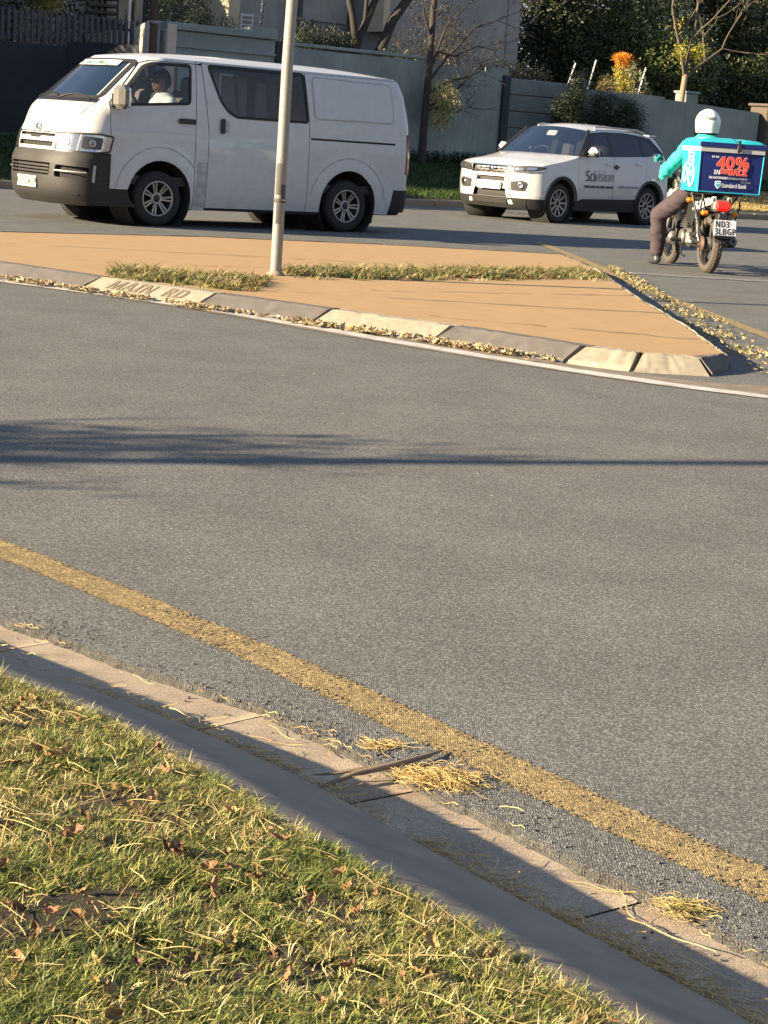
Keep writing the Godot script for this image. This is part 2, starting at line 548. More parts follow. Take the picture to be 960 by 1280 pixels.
# a painted line whose film has flaked off in places: built of small pieces with gaps between them
func worn_line(line: Array, w: float) -> Geo:
	var g := Geo.new()
	var nz := FastNoiseLite.new()
	nz.seed = 14
	nz.frequency = 85.0
	var wide := FastNoiseLite.new()
	wide.seed = 15
	wide.frequency = 3.0
	var cv := Curve2D.new()
	for i in line.size():
		var a: Vector2 = line[max(i - 1, 0)]
		var b: Vector2 = line[min(i + 1, line.size() - 1)]
		cv.add_point(line[i], -(b - a) / 6.0, (b - a) / 6.0)
	var L := cv.get_baked_length()
	var k := int(L / 0.006)
	var rows := 22
	var last := []
	for i in k + 1:
		var p := cv.sample_baked(L * i / k, true)
		var d := (cv.sample_baked(min(L, L * i / k + 0.05), true) - cv.sample_baked(max(0, L * i / k - 0.05), true)).normalized()
		var n := Vector2(d.y, -d.x)
		var now := []
		for j in rows + 1:
			var q := p + n * w * (float(j) / rows - 0.5)
			now.append(Vector3(q.x, 0.0016, q.y))
		if last:
			for j in rows:
				var c: Vector3 = now[j]
				var edge: float = absf((j + 0.5) / rows - 0.5) * 2.0
				var hold := 0.42 - 0.70 * pow(edge, 6.0) + 0.35 * wide.get_noise_2d(c.x, c.z)
				if nz.get_noise_2d(c.x, c.z) < hold: g.quad(last[j], now[j], now[j + 1], last[j + 1])
		last = now
	return g

# the boundary wall's own frame: x along it (to the right and away), y up, z towards the road
func wall_frame() -> Transform3D:
	return Transform3D(Basis(Vector3.UP, deg_to_rad(39.0)), Vector3(-3.0, 0, -38.2))

func verge_height(z: float) -> float:      # z in the wall frame
	if z > 4.85: return 0.11
	var t: float = clamp((4.85 - z) / 4.85, 0, 1)
	return 0.11 + 0.66 * t * (0.55 + 0.45 * t) if z >= 0.0 else 0.77

const ISLAND_H := 0.085
# upper edge of the island, front edge from the left, round the nose, back along the far side
const ISLAND := [Vector2(-7.50, -16.19), Vector2(-5.13, -15.10), Vector2(-3.01, -13.89), Vector2(-2.07, -13.17), Vector2(-1.18, -12.53), Vector2(-0.38, -11.95), Vector2(0.40, -11.41), Vector2(1.15, -10.76), Vector2(1.42, -10.59), Vector2(1.71, -10.56), Vector2(1.93, -10.83), Vector2(1.94, -12.38), Vector2(1.89, -14.51), Vector2(1.87, -18.13), Vector2(1.71, -20.11), Vector2(-0.20, -19.60), Vector2(-2.05, -18.73), Vector2(-3.76, -17.32), Vector2(-5.92, -16.38)]

func _ready():
	rng.seed = 4
	# camera
	var cam := Camera3D.new()
	cam.position = Vector3(0, 1.2, 0)
	cam.rotation_degrees = Vector3(-11.5, 0, 4.0)
	cam.fov = 31.1
	cam.near = 0.05
	cam.far = 600.0
	cam.name = "camera"
	add_child(cam)
	cam.make_current()
	# sky and exposure
	var env := Environment.new()
	env.background_mode = Environment.BG_SKY
	var sky := Sky.new()
	var sm := ProceduralSkyMaterial.new()
	sm.sky_top_color = Color(0.46, 0.55, 0.70)
	sm.sky_horizon_color = Color(0.78, 0.78, 0.77)
	sm.sky_curve = 0.18
	sm.ground_bottom_color = Color(0.20, 0.19, 0.17)
	sm.ground_horizon_color = Color(0.45, 0.45, 0.44)
	sm.sun_angle_max = 18.0
	sky.sky_material = sm
	env.sky = sky
	env.background_energy_multiplier = 0.36
	env.ambient_light_source = Environment.AMBIENT_SOURCE_SKY
	env.tonemap_mode = Environment.TONE_MAPPER_LINEAR
	env.tonemap_exposure = 3.8
	env.sdfgi_enabled = true
	env.ssao_enabled = true
	env.ssil_enabled = true
	var we := WorldEnvironment.new()
	we.name = "environment"
	we.environment = env
	add_child(we)
	# the low sun, from the left and a little behind
	var sun := DirectionalLight3D.new()
	sun.name = "sun"
	sun.light_energy = 1.6
	sun.light_color = Color(1.0, 0.91, 0.77)
	sun.light_angular_distance = 0.5
	sun.shadow_enabled = true
	add_child(sun)
	sun.look_at_from_position(SUN * 50.0, Vector3.ZERO)

	make_materials()
	ground_and_roads()
	near_lawn()
	island()
	far_verge_and_walls()
	house()
	far_planting()
	shade_givers()
	sign_pole()
	build_van()
	build_car()
	build_motorcycle()
	build_rider()
	build_delivery_box()
	litter()

func flat_poly(poly: PackedVector2Array, y: float) -> Geo:
	var g := Geo.new()
	var t := Geometry2D.triangulate_polygon(poly)
	for i in range(0, t.size(), 3):
		g.tri(Vector3(poly[t[i]].x, y, poly[t[i]].y), Vector3(poly[t[i + 1]].x, y, poly[t[i + 1]].y), Vector3(poly[t[i + 2]].x, y, poly[t[i + 2]].y))
	return g

func ground_and_roads():
	var g := Geo.new()
	g.quad(Vector3(-300, -0.12, -420), Vector3(300, -0.12, -420), Vector3(300, -0.12, 120), Vector3(-300, -0.12, 120))
	structure("ground", "dry earth ground under the whole street", g, M.earth)
	# asphalt: ragged along the gutter, as far as the kerb on the other side
	var r := RandomNumberGenerator.new()
	r.seed = 9
	var edge := []
	var drift := 0.0
	for q in near_line(0.012):
		drift = drift * 0.95 + r.randf_range(-0.0045, 0.0045)
		var bay: float = 0.03 * exp(-pow((q.p.x + 0.42) / 0.16, 2.0))
		edge.append(off(q, 0.225 + drift + r.randf_range(-0.0022, 0.0022) + bay, 0.0))
	g = Geo.new()
	var inner := []
	for q in near_line(0.012): inner.append(off(q, 0.9, 0.0))
	for i in edge.size() - 1: g.quad(edge[i], edge[i + 1], inner[i + 1], inner[i])
	var poly := PackedVector2Array()
	for q in near_line(0.4):
		var e := off(q, 0.86)
		poly.append(Vector2(e.x, e.z))
	var far := wall_frame()
	for p in [Vector3(90, 0, 5.0), Vector3(-60, 0, 5.0)]:
		var w: Vector3 = far * p
		poly.append(Vector2(w.x, w.z))
	var t := Geometry2D.triangulate_polygon(poly)
	for i in range(0, t.size(), 3):
		g.tri(Vector3(poly[t[i]].x, -0.0015, poly[t[i]].y), Vector3(poly[t[i + 1]].x, -0.0015, poly[t[i + 1]].y), Vector3(poly[t[i + 2]].x, -0.0015, poly[t[i + 2]].y))
	var nl := near_line(0.012)
	var rim := Geo.new()
	for i in edge.size() - 1:
		var a: Vector3 = edge[i]
		var b: Vector3 = edge[i + 1]
		var da := Vector3(-nl[i].n.x * 0.012, -0.018, -nl[i].n.y * 0.012)
		var db := Vector3(-nl[i + 1].n.x * 0.012, -0.018, -nl[i + 1].n.y * 0.012)
		rim.quad(a, b, b + db, a + da)
	structure("asphalt_edge", "dark broken edge of the asphalt along the gutter", rim, M.broken_edge)
	structure("asphalt_road", "worn grey asphalt of the slip lane and the road beyond", g, M.asphalt)
	# gutter slabs with joints, then the kerb
	var slab := 0
	var line := near_line(0.05)
	var per := 12
	var gut := Node3D.new()
	gut.name = "gutter"
	add_child(gut)
	tag(gut, "concrete gutter between the near kerb and the asphalt", "", "", "structure")
	var i := 0
	while i < line.size() - 1:
		var sg := Geo.new().smooth()
		var last: int = min(i + per, line.size() - 1)
		for k in range(i, last):
			var A: Dictionary = line[k].duplicate()
			var B: Dictionary = line[k + 1].duplicate()
			if k == last - 1: B.p = B.p.lerp(A.p, 0.12)
			g = sg
			g.quad(off(A, 0.0, -0.012), off(B, 0.0, -0.012), off(B, 0.30, -0.018), off(A, 0.30, -0.018))
			if k == last - 1: g.quad(off(B, 0.0, -0.012), off(B, 0.30, -0.018), off(B, 0.30, -0.05), off(B, 0.0, -0.05))
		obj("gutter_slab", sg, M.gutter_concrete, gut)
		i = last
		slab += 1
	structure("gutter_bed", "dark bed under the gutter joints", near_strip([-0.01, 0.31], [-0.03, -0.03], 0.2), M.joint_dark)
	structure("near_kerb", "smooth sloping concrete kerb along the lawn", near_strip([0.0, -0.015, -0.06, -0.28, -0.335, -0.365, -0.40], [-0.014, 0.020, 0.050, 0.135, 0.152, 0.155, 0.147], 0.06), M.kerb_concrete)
	# painted lines
	structure("yellow_edge_line", "worn yellow edge line along the near gutter", worn_line([Vector2(-6.0, -9.9), Vector2(-2.25, -6.2), Vector2(-1.065, -5.01), Vector2(-0.26, -4.13), Vector2(0.17, -3.59), Vector2(0.44, -3.25), Vector2(0.73, -2.90), Vector2(1.3, -2.2), Vector2(2.7, -0.4)], 0.132), M.yellow_paint)
	structure("white_edge_line", "thin white line along the front of the island", ribbon([Vector2(-9.0, -16.9), Vector2(-5.0, -14.55), Vector2(-2.85, -13.24), Vector2(-1.30, -12.24), Vector2(0.04, -11.0), Vector2(1.13, -10.1), Vector2(1.97, -9.62), Vector2(3.4, -9.1), Vector2(6.5, -8.4)], 0.15, 0.004, 0.010, 5), M.white_paint)
	structure("concrete_apron", "narrow concrete apron in front of the island kerb stones", ribbon([Vector2(-9.08, -17.05), Vector2(-5.08, -14.70), Vector2(-2.93, -13.39), Vector2(-1.38, -12.39), Vector2(-0.04, -11.15), Vector2(1.05, -10.25), Vector2(1.72, -9.90), Vector2(2.3, -10.0)], 0.36, 0.0025, 0.012, 6), M.apron)
	structure("yellow_side_line", "yellow line on the right of the island beside the straw", ribbon([Vector2(1.75, -24.0), Vector2(2.08, -20.0), Vector2(2.22, -17.5), Vector2(2.42, -15.1), Vector2(2.66, -12.9), Vector2(2.95, -11.0), Vector2(3.5, -8.8)], 0.13, 0.004, 0.006, 7), M.yellow_paint)
	structure("faded_stop_line", "faded white stop line on the road by the motorcycle", ribbon([Vector2(2.15, -19.05), Vector2(3.2, -19.2), Vector2(6.0, -19.6)], 0.24, 0.004, 0.03, 8), M.faded_paint)
	# far kerb in one metre stones, one piece each where they can be told apart
	var fk := Node3D.new()
	fk.name = "far_kerb"
	add_child(fk)
	fk.transform = wall_frame()
	tag(fk, "grey kerb stones on the far side of the road", "", "", "structure")
	var base := Geo.new()
	base.box(Vector3(0, 0.045, 0), Vector3(0.985, 0.15, 0.15), 0.02)
	var bm := base.mesh(M.kerb_concrete)
	for s in range(-26, 44):
		var k := MeshInstance3D.new()
		k.mesh = bm
		k.name = "kerb_stone"
		fk.add_child(k, true)
		k.position = Vector3(s, 0, 4.93)

# ------------------------------------------------------------------ near lawn
func blade_mesh(sd: int, count: int, hmin: float, hmax: float, w: float, spread: float, lean: float) -> ArrayMesh:
	var r := RandomNumberGenerator.new()
	r.seed = sd
	var g := Geo.new().smooth()
	for i in count:
		var a := r.randf() * TAU
		var d := Vector3(cos(a), 0, sin(a))
		var s := Vector3(-sin(a), 0, cos(a))
		var p := Vector3(r.randf_range(-1, 1), 0, r.randf_range(-1, 1)) * spread
		var h := r.randf_range(hmin, hmax)
		var ln := h * r.randf_range(0.2, 1.0) * lean
		var bw := w * r.randf_range(0.7, 1.25)
		var p1 := p + Vector3(0, h * 0.55, 0) + d * ln * 0.3
		var p2 := p + Vector3(0, h * r.randf_range(0.8, 1.0), 0) + d * ln
		g.quad(p - s * bw * 0.5, p + s * bw * 0.5, p1 + s * bw * 0.45, p1 - s * bw * 0.45)
		g.tri(p1 - s * bw * 0.45, p1 + s * bw * 0.45, p2)
	return g.mesh(M.blade)

# signed distance from the near kerb foot: negative on the lawn side
func near_offset(x: float, z: float, line: Array) -> float:
	var best := 1e9
	var o := 0.0
	for q in line:
		var d: Vector2 = Vector2(x, z) - q.p
		var l := d.length_squared()
		if l < best:
			best = l
			o = d.dot(q.n)
	return o

func grass_tone(r: RandomNumberGenerator, green: float) -> Color:
	var a := r.randf()
	var c: Color
	if a < green * 0.6: c = Color(0.125, 0.160, 0.038)
	elif a < green: c = Color(0.255, 0.262, 0.070)
	elif a < green + (1.0 - green) * 0.55: c = Color(0.42, 0.36, 0.135)
	elif a < green + (1.0 - green) * 0.85: c = Color(0.58, 0.48, 0.25)
	else: c = Color(0.22, 0.13, 0.055)
	var v := r.randf_range(0.75, 1.2)
	return Color(c.r * v, c.g * v, c.b * v)

# trodden, leafy patches in the lawn: centre and half sizes
const BARE := [[-0.21, -2.38, 0.10, 0.06], [-0.05, -2.38, 0.09, 0.07], [-0.16, -2.17, 0.20, 0.08], [0.13, -2.19, 0.06, 0.05], [-0.40, -2.34, 0.10, 0.07], [-0.40, -2.72, 0.06, 0.05], [-0.30, -2.52, 0.12, 0.03]]

func near_lawn():
	var nz := FastNoiseLite.new()
	nz.seed = 7
	nz.frequency = 2.2
	var line := near_line(0.08)
	var edge_line := near_line(0.01)
	# soil: gently uneven, from the kerb back past the viewer
	var g := Geo.new().smooth()
	var offs := [-0.365, -0.385, -0.42, -0.45, -0.6, -0.8, -1.05, -1.4, -2.0, -3.0, -6.0, -14.0]
	var rows := []
	for q in near_line(0.12):
		var row := []
		for o in offs:
			var p := off(q, o)
			p.y = (0.147 if o > -0.38 else 0.153) + 0.022 * nz.get_noise_2d(p.x * 3.0, p.z * 3.0) * clamp((-o - 0.35) * 6.0, 0, 1)
			row.append(p)
		rows.append(row)
	for i in rows.size() - 1:
		for j in offs.size() - 1:
			g.quad(rows[i][j], rows[i + 1][j], rows[i + 1][j + 1], rows[i][j + 1])
	structure("lawn_soil", "dark soil under the near lawn", g, M.soil)
	var kinds := [blade_mesh(1, 15, 0.005, 0.016, 0.0015, 0.014, 1.9), blade_mesh(2, 11, 0.007, 0.021, 0.0017, 0.016, 2.2), blade_mesh(3, 13, 0.003, 0.010, 0.0016, 0.022, 4.0)]
	var xs := [[], [], []]
	var cs := [[], [], []]
	var r := RandomNumberGenerator.new()
	r.seed = 31
	var want := 113000
	for i in want:
		var x: float
		var z: float
		if i < 88000:
			x = r.randf_range(-1.25, 0.85); z = r.randf_range(-4.0, -1.75)
		elif i < 105000:
			x = r.randf_range(-4.5, 2.6); z = r.randf_range(-6.0, 0.3)
		else:
			var eq: Dictionary = edge_line[r.randi() % edge_line.size()]
			var ep := off(eq, -0.352 - absf(r.randfn(0.0, 0.035)))
			x = ep.x; z = ep.z
			if x < -1.6 or x > 1.2: continue
		var o := near_offset(x, z, line)
		var ragged := -0.362 + 0.018 * nz.get_noise_2d(x * 14.0, z * 14.0)
		if o > ragged or o < -3.0: continue
		var patch := nz.get_noise_2d(x, z)
		var bare := nz.get_noise_2d(x * 2.3 + 40.0, z * 2.3)
		# thin, trodden patches further in
		var worn := 0.0
		for sp in BARE: worn = maxf(worn, exp(-Vector2((x - sp[0]) / sp[2], (z - sp[1]) / sp[3]).length_squared()))
		if o < -0.46 and (bare > 0.16 or worn > 0.35) and r.randf() < 0.45 + 0.45 * worn: continue
		var k := 0 if r.randf() < 0.5 else (1 if r.randf() < 0.55 else 2)
		var sc := r.randf_range(0.75, 1.25) * (1.0 if o < -0.44 else 0.8)
		var b := Basis(Vector3.UP, r.randf() * TAU) * Basis(Vector3(r.randf_range(-1, 1), 0, r.randf_range(-1, 1)).normalized(), r.randf_range(0, 0.5))
		xs[k].append(Transform3D(b.scaled(Vector3(sc, sc * r.randf_range(0.8, 1.2), sc)), Vector3(x, 0.151 + 0.008 * patch, z)))
		cs[k].append(grass_tone(r, clamp(0.72 + 0.55 * patch - (0.12 if bare > 0.0 else 0.0), 0.25, 0.94)))
	for k in 3:
		var s := scatter("grass", kinds[k], M.blade, xs[k], cs[k])
		tag(s, ["short green and straw grass blades of the near lawn", "longer green tufts through the near lawn", "flattened dry grass lying low in the near lawn"][k], "grass")
	# thatch: dry cut stalks lying on the lawn
	var st := []
	for k in 3:
		var q := Geo.new()
		var pts := []
		var L: float = [0.05, 0.085, 0.14][k]
		for i in 5:
			pts.append(Vector3(L * (i / 4.0 - 0.5), 0.002 * sin(i * 1.3), 0.045 * L * (1.0 if i > 2 + k % 2 else -0.6) * absf(i - 2 - k % 2) * 0.5))
		q.tube(pts, [0.0005, 0.0008, 0.0008, 0.0007, 0.0003], 4, false)
		st.append(q.mesh(M.stalk))
	for k in 3:
		var xf := []
		var cl := []
		for i in [3600, 700, 90][k]:
			var x := r.randf_range(-1.25, 0.8)
			var z := r.randf_range(-3.9, -1.75)
			var o := near_offset(x, z, line)
			if o > -0.385: continue
			if r.randf() > clamp(0.25 + 1.4 * (nz.get_noise_2d(x * 2.3 + 40.0, z * 2.3) + 0.15), 0.12, 1.0): continue
			var b := Basis(Vector3.UP, r.randf() * TAU) * Basis(Vector3(0, 0, 1), r.randf_range(-0.35, 0.35))
			xf.append(Transform3D(b, Vector3(x, 0.157 + r.randf() * 0.02, z)))
			var v := r.randf_range(0.3, 1.1)
			cl.append(Color(0.95 * v, 0.92 * v, 0.80 * v))
		tag(scatter("cut_straw", st[k], M.stalk, xf, cl), ["short dry straw clippings scattered over the near lawn", "pale bent straw stalks lying over the near lawn", "long pale stalks lying across the near lawn"][k], "straw")

# ------------------------------------------------------------------ traffic island
func offset_line(a: Vector2, b: Vector2, d: float) -> Vector2:
	var t := (b - a).normalized()
	return Vector2(-t.y, t.x) * d

func island():
	var isl := Node3D.new()
	isl.name = "traffic_island"
	add_child(isl)
	tag(isl, "low traffic island paved in ochre with painted kerb stones", "", "", "structure")
	var top := PackedVector2Array(ISLAND)
	var inner: PackedVector2Array = Geometry2D.offset_polygon(top, -0.10)[0]
	obj("paving", flat_poly(top, ISLAND_H), M.island_paving, isl)
	# saw-cut joints across the paving
	for j in [[Vector2(-3.6, -15.8), Vector2(1.85, -17.1)], [Vector2(-2.3, -14.5), Vector2(0.4, -15.9)], [Vector2(-0.2, -13.6), Vector2(1.9, -14.9)], [Vector2(-0.9, -13.0), Vector2(1.93, -13.35)], [Vector2(0.2, -11.9), Vector2(1.92, -11.6)]]:
		var jr := RandomNumberGenerator.new()
		jr.seed = int(absf(j[0].y) * 100.0)
		var jl := []
		for i in 15: jl.append(j[0].lerp(j[1], i / 14.0) + Vector2(jr.randf_range(-0.03, 0.03), jr.randf_range(-0.05, 0.05)))
		var cut := jr.randi_range(3, 11)
		obj("paving_joint", ribbon(jl.slice(0, cut), 0.014, ISLAND_H + 0.004, 0.008, 12), M.joint_dark, isl)
		obj("paving_joint", ribbon(jl.slice(cut), 0.020, ISLAND_H + 0.004, 0.010, 13), M.joint_dark, isl)
	# front kerb stones: sloping blocks, foot 0.30 m in front of the upper edge
	var n := ISLAND.size()
	var foot := func(i: int, out: float) -> Vector2:
		var p: Vector2 = ISLAND[i]
		var t: Vector2 = (ISLAND[(i + 1) % n] - ISLAND[(i - 1 + n) % n]).normalized()
		return p + Vector2(-t.y, t.x) * -out if Vector2(-t.y, t.x).dot(p - Vector2(-1.5, -16.0)) < 0 else p + Vector2(-t.y, t.x) * out
	var block := func(called: String, a: int, b: int, out: float, out_b: float, m: Material, cut := 0.015) -> MeshInstance3D:
		var A: Vector2 = ISLAND[a]
		var B: Vector2 = ISLAND[b]
		var fa: Vector2 = foot.call(a, out)
		var fb: Vector2 = foot.call(b, out_b)
		var d := (B - A).normalized() * cut
		A += d; B -= d; fa += d; fb -= d
		var g := Geo.new()
		var steps := 14
		var r := RandomNumberGenerator.new()
		r.seed = a * 7 + 3
		var rough := 0.15 if a == 3 else 1.0
		var prof := [[0.30, 0.006], [0.02, ISLAND_H + 0.004], [0.30, ISLAND_H + 0.006], [0.88, 0.022], [0.97, 0.0], [1.0, -0.02]]
		prof[0] = [-0.10, ISLAND_H + 0.004]
		var rowsp := []
		for k in steps + 1:
			var p := A.lerp(B, float(k) / steps)
			var f := fa.lerp(fb, float(k) / steps)
			var row := []
			for pr in prof:
				var q := p.lerp(f, pr[0])
				row.append(Vector3(q.x + rough * r.randf_range(-0.010, 0.010), pr[1] + (rough * r.randf_range(-0.006, 0.006) if pr[0] > 0.0 and pr[0] < 0.95 else 0.0), q.y + rough * r.randf_range(-0.006, 0.006)))
			rowsp.append(row)
		for k in steps:
			for j in prof.size() - 1:
				g.st.set_smooth_group(20 + j)
				g.quad(rowsp[k][j], rowsp[k + 1][j], rowsp[k + 1][j + 1], rowsp[k][j + 1])
		g.smooth(false)
		for e in [0, steps]:
			for j in prof.size() - 1:
				g.quad(rowsp[e][j], rowsp[e][j + 1], Vector3(rowsp[e][j + 1].x, -0.03, rowsp[e][j + 1].z), Vector3(rowsp[e][j].x, -0.03, rowsp[e][j].z))
		return obj(called, g, m, isl)
	var tones := [M.cream_stone, M.grey_stone, M.grey_stone, M.cream_stone, M.grey_stone, M.cream_stone, M.grey_stone, M.cream_stone, M.cream_stone, M.grey_stone]
	for a in range(0, 10):
		var reach := [0.30, 0.30, 0.30, 0.30, 0.30, 0.30, 0.30, 0.30, 0.27, 0.20, 0.06]
		var k: MeshInstance3D = block.call("kerb_stone", a, a + 1, reach[a], reach[a + 1], tones[a])
		if a == 3: k.set_meta("label", "cream painted kerb stone lettered with a road name")
	# right and far sides: narrow upright kerb
	for a in range(10, n):
		block.call("kerb_stone", a, (a + 1) % n, 0.05, 0.05, M.cream_stone if a < 13 else M.grey_stone, 0.004)
	# the road name on the cream stone
	var A: Vector2 = ISLAND[3]
	var B: Vector2 = ISLAND[4]
	var fa: Vector2 = foot.call(3, 0.30)
	var x := Vector3(B.x - A.x, 0, B.y - A.y).normalized()
	var down := Vector3((fa.x - A.x) * 0.58, -0.069, (fa.y - A.y) * 0.58).normalized()
	var up := -(down - x * down.dot(x)).normalized()
	var nrm := x.cross(up)
	var mid := (A + B) * 0.5 + (fa - A) * 0.59
	var c := Vector3(mid.x, ISLAND_H + 0.006 - 0.069 * 0.5, mid.y)
	text("road_name", "MAIN  RD", 0.135, 0.002, M.kerb_letter, isl, Transform3D(Basis(x, up, nrm), c + nrm * 0.0025), true, 0.85)

func sign_pole():
	var t := thing("sign_pole", "tall weathered galvanised steel pole standing in the island grass", "pole", Vector3(-0.975, ISLAND_H, -14.45))
	var g := Geo.new()
	g.tube([Vector3(0, -0.1, 0), Vector3(0.0, 1.6, 0.0), Vector3(0.03, 3.4, 0.0), Vector3(0.045, 4.6, 0)], 0.044, 20)
	obj("shaft", g, M.galvanised, t)
	g = Geo.new()
	g.lathe([Vector2(0.0452, 0.56), Vector2(0.0475, 0.565), Vector2(0.0475, 0.59), Vector2(0.0452, 0.595)], 20)
	g.box(Vector3(0.04, 0.58, 0.028), Vector3(0.03, 0.014, 0.03), 0.003)
	obj("cable_tie", g, M.pole_tape, t)
	# torn remains of a poster wrapped on the pole
	g = Geo.new().smooth()
	for p in [[-0.9, 0.5, 0.62, 0.86], [-0.55, 0.35, 0.40, 0.565], [0.2, 1.1, 0.58, 0.70]]:
		g.grid(func(u, v): return Vector3(sin(u) * 0.0455, v + 0.02 * sin(u * 9.0) * (v - 0.55), cos(u) * 0.0455), [p[0], lerp(p[0], p[1], 0.33), lerp(p[0], p[1], 0.66), p[1]], [p[2], lerp(p[2], p[3], 0.4), p[3]])
	obj("torn_sticker", g, M.pole_tape, t)
	g = Geo.new()
	g.lathe([Vector2(0.045, 0.0), Vector2(0.07, 0.0), Vector2(0.07, 0.012), Vector2(0.06, 0.018), Vector2(0.045, 0.035)], 16)
	obj("footing", g, M.kerb_concrete, t)

# ------------------------------------------------------------------ far verge and boundary walls
func in_wall(called: String, label: String, category: String, at: Vector3, group := "") -> Node3D:
	var t := thing(called, label, category, Vector3.ZERO, 0.0, group)
	t.transform = wall_frame() * Transform3D(Basis(), at)
	return t

func wall_at(s: float, y: float, z: float) -> Vector3:
	return wall_frame() * Vector3(s, y, z)

func far_verge_and_walls():
	var wf := wall_frame()
	var nz := FastNoiseLite.new()
	nz.seed = 3
	nz.frequency = 0.9
	var g := Geo.new()
	var ss := []
	for i in 121: ss.append(-30.0 + i * 0.75)
	g.grid(func(s, z): return wf * Vector3(s, verge_height(z) + 0.03 * nz.get_noise_2d(s, z), z), ss, [4.86, 4.6, 4.2, 3.7, 3.2, 2.6, 2.0, 1.4, 0.8, 0.3, -0.2, -0.6])
	structure("far_verge", "grassy bank rising from the far kerb to the wall", g, M.verge_soil)
	g = Geo.new()
	g.quad(wf * Vector3(-60, 0.75, -0.4), wf * Vector3(90, 0.75, -0.4), wf * Vector3(90, 1.0, -60), wf * Vector3(-60, 1.0, -60))
	structure("garden_ground", "dark garden soil behind the boundary wall", g, M.verge_soil)
	# bank grass: green in the shade, a dry straw strip near the kerb on the right
	var bl := blade_mesh(9, 14, 0.05, 0.15, 0.010, 0.09, 1.1)
	var r := RandomNumberGenerator.new()
	r.seed = 77
	var xf := []
	var cl := []
	var xd := []
	var cd := []
	for i in 24000:
		var s := r.randf_range(-15.0, 22.0)
		var z := r.randf_range(0.15, 4.75)
		var p := wf * Vector3(s, verge_height(z), z)
		var b := Basis(Vector3.UP, r.randf() * TAU)
		var dry: bool = s > 9.0 and z > 1.6 + 0.3 * nz.get_noise_2d(s * 3.0, 7.0)
		if dry:
			if z < 4.3:
				xd.append(Transform3D(b.scaled(Vector3(1, 0.45, 1)), p))
				var v := r.randf_range(0.75, 1.1)
				cd.append(Color(0.62 * v, 0.47 * v, 0.20 * v))
		else:
			if z > 4.3 and r.randf() < 0.6: continue
			xf.append(Transform3D(b.scaled(Vector3(1, r.randf_range(0.5, 1.0), 1)), p))
			var v := r.randf_range(0.7, 1.2)
			cl.append(Color(0.050 * v, 0.088 * v, 0.024 * v))
	tag(scatter("bank_grass", bl, M.blade, xf, cl), "shaded green grass on the bank below the wall", "grass")
	tag(scatter("dry_grass", bl, M.blade, xd, cd), "sunlit strip of dry straw grass by the far kerb", "grass")
	# weeds along the foot of the wall
	var wl := leaf_cluster(4, 9, 0.10, 0.16)
	xf = []; cl = []
	for i in 420:
		var s := r.randf_range(2.5, 8.0)
		var z := absf(r.randfn(0.0, 0.18)) + 0.05
		xf.append(Transform3D(Basis(Vector3.UP, r.randf() * TAU).scaled(Vector3.ONE * r.randf_range(0.5, 1.0)), wf * Vector3(s, verge_height(z) + r.randf() * 0.12, z)))
		var v := r.randf_range(0.6, 1.2)
		cl.append(Color(0.03 * v, 0.055 * v, 0.02 * v))
	tag(scatter("wall_weeds", wl, M.leafage, xf, cl), "dark weeds along the foot of the plain wall", "weeds")

	# A: long plain wall with a raised coping, behind the minibus
	var t := in_wall("garden_wall", "grey plastered garden wall with stepped coping behind the white minibus", "wall", Vector3(-2.39, 0, 0))
	g = Geo.new(); g.box(Vector3(1.3, 1.55, -0.13), Vector3(2.6, 2.8, 0.22), 0.01)
	obj("plaster_panel", g, M.wall_paint, t)
	g = Geo.new(); g.box(Vector3(1.3, 3.03, -0.11), Vector3(2.62, 0.14, 0.30), 0.012)
	obj("coping", g, M.wall_paint, t)
	g = Geo.new(); g.box(Vector3(1.3, 2.66, 0.0), Vector3(2.6, 0.05, 0.05), 0.008)
	obj("moulding", g, M.wall_paint, t)
	g = Geo.new(); g.box(Vector3(2.30, 3.10, -0.14), Vector3(0.62, 0.14, 0.34), 0.012)
	obj("raised_cap", g, M.wall_paint, t)
	g = Geo.new(); g.box(Vector3(2.72, 1.5, -0.14), Vector3(0.14, 2.9, 0.18), 0.01)
	obj("recessed_joint", g, M.wall_dark, t)
	g = Geo.new(); g.box(Vector3(0.11, 1.55, -0.16), Vector3(0.22, 3.02, 0.42), 0.012)
	obj("end_pillar", g, M.pale_plaster, t)
	g = Geo.new(); g.box(Vector3(4.72, 1.4, -0.12), Vector3(3.86, 2.9, 0.22), 0.01)
	obj("plaster_panel", g, M.wall_paint, t)
	g = Geo.new(); g.box(Vector3(4.72, 2.92, -0.11), Vector3(3.87, 0.07, 0.27), 0.012)
	obj("coping", g, M.wall_paint, t)
	# B: plain wall between the street tree and the panel wall
	t = in_wall("plain_wall", "plain grey plastered wall between the street tree and the compact car", "wall", Vector3(4.28, 0, 0))
	g = Geo.new()
	g.prism(PackedVector2Array([Vector2(0, 0.2), Vector2(2.16, 0.2), Vector2(2.16, 2.76), Vector2(0, 2.83)]), 0.2, Transform3D(Basis(), Vector3(0, 0, -0.22)))
	obj("plaster_panel", g, M.wall_paint, t)
	g = Geo.new(); g.box(Vector3(2.04, 1.5, -0.13), Vector3(0.56, 2.76, 0.20), 0.012)
	obj("end_pillar", g, M.wall_paint, t)
	# precast panels between two pillars
	t = in_wall("panel_wall", "precast wall of stacked grey panels behind the compact car", "wall", Vector3(6.60, 0, 0))
	g = Geo.new(); g.box(Vector3(-0.10, 1.45, 0.0), Vector3(0.20, 2.55, 0.16), 0.015)
	obj("slotted_post", g, M.wall_dark, t)
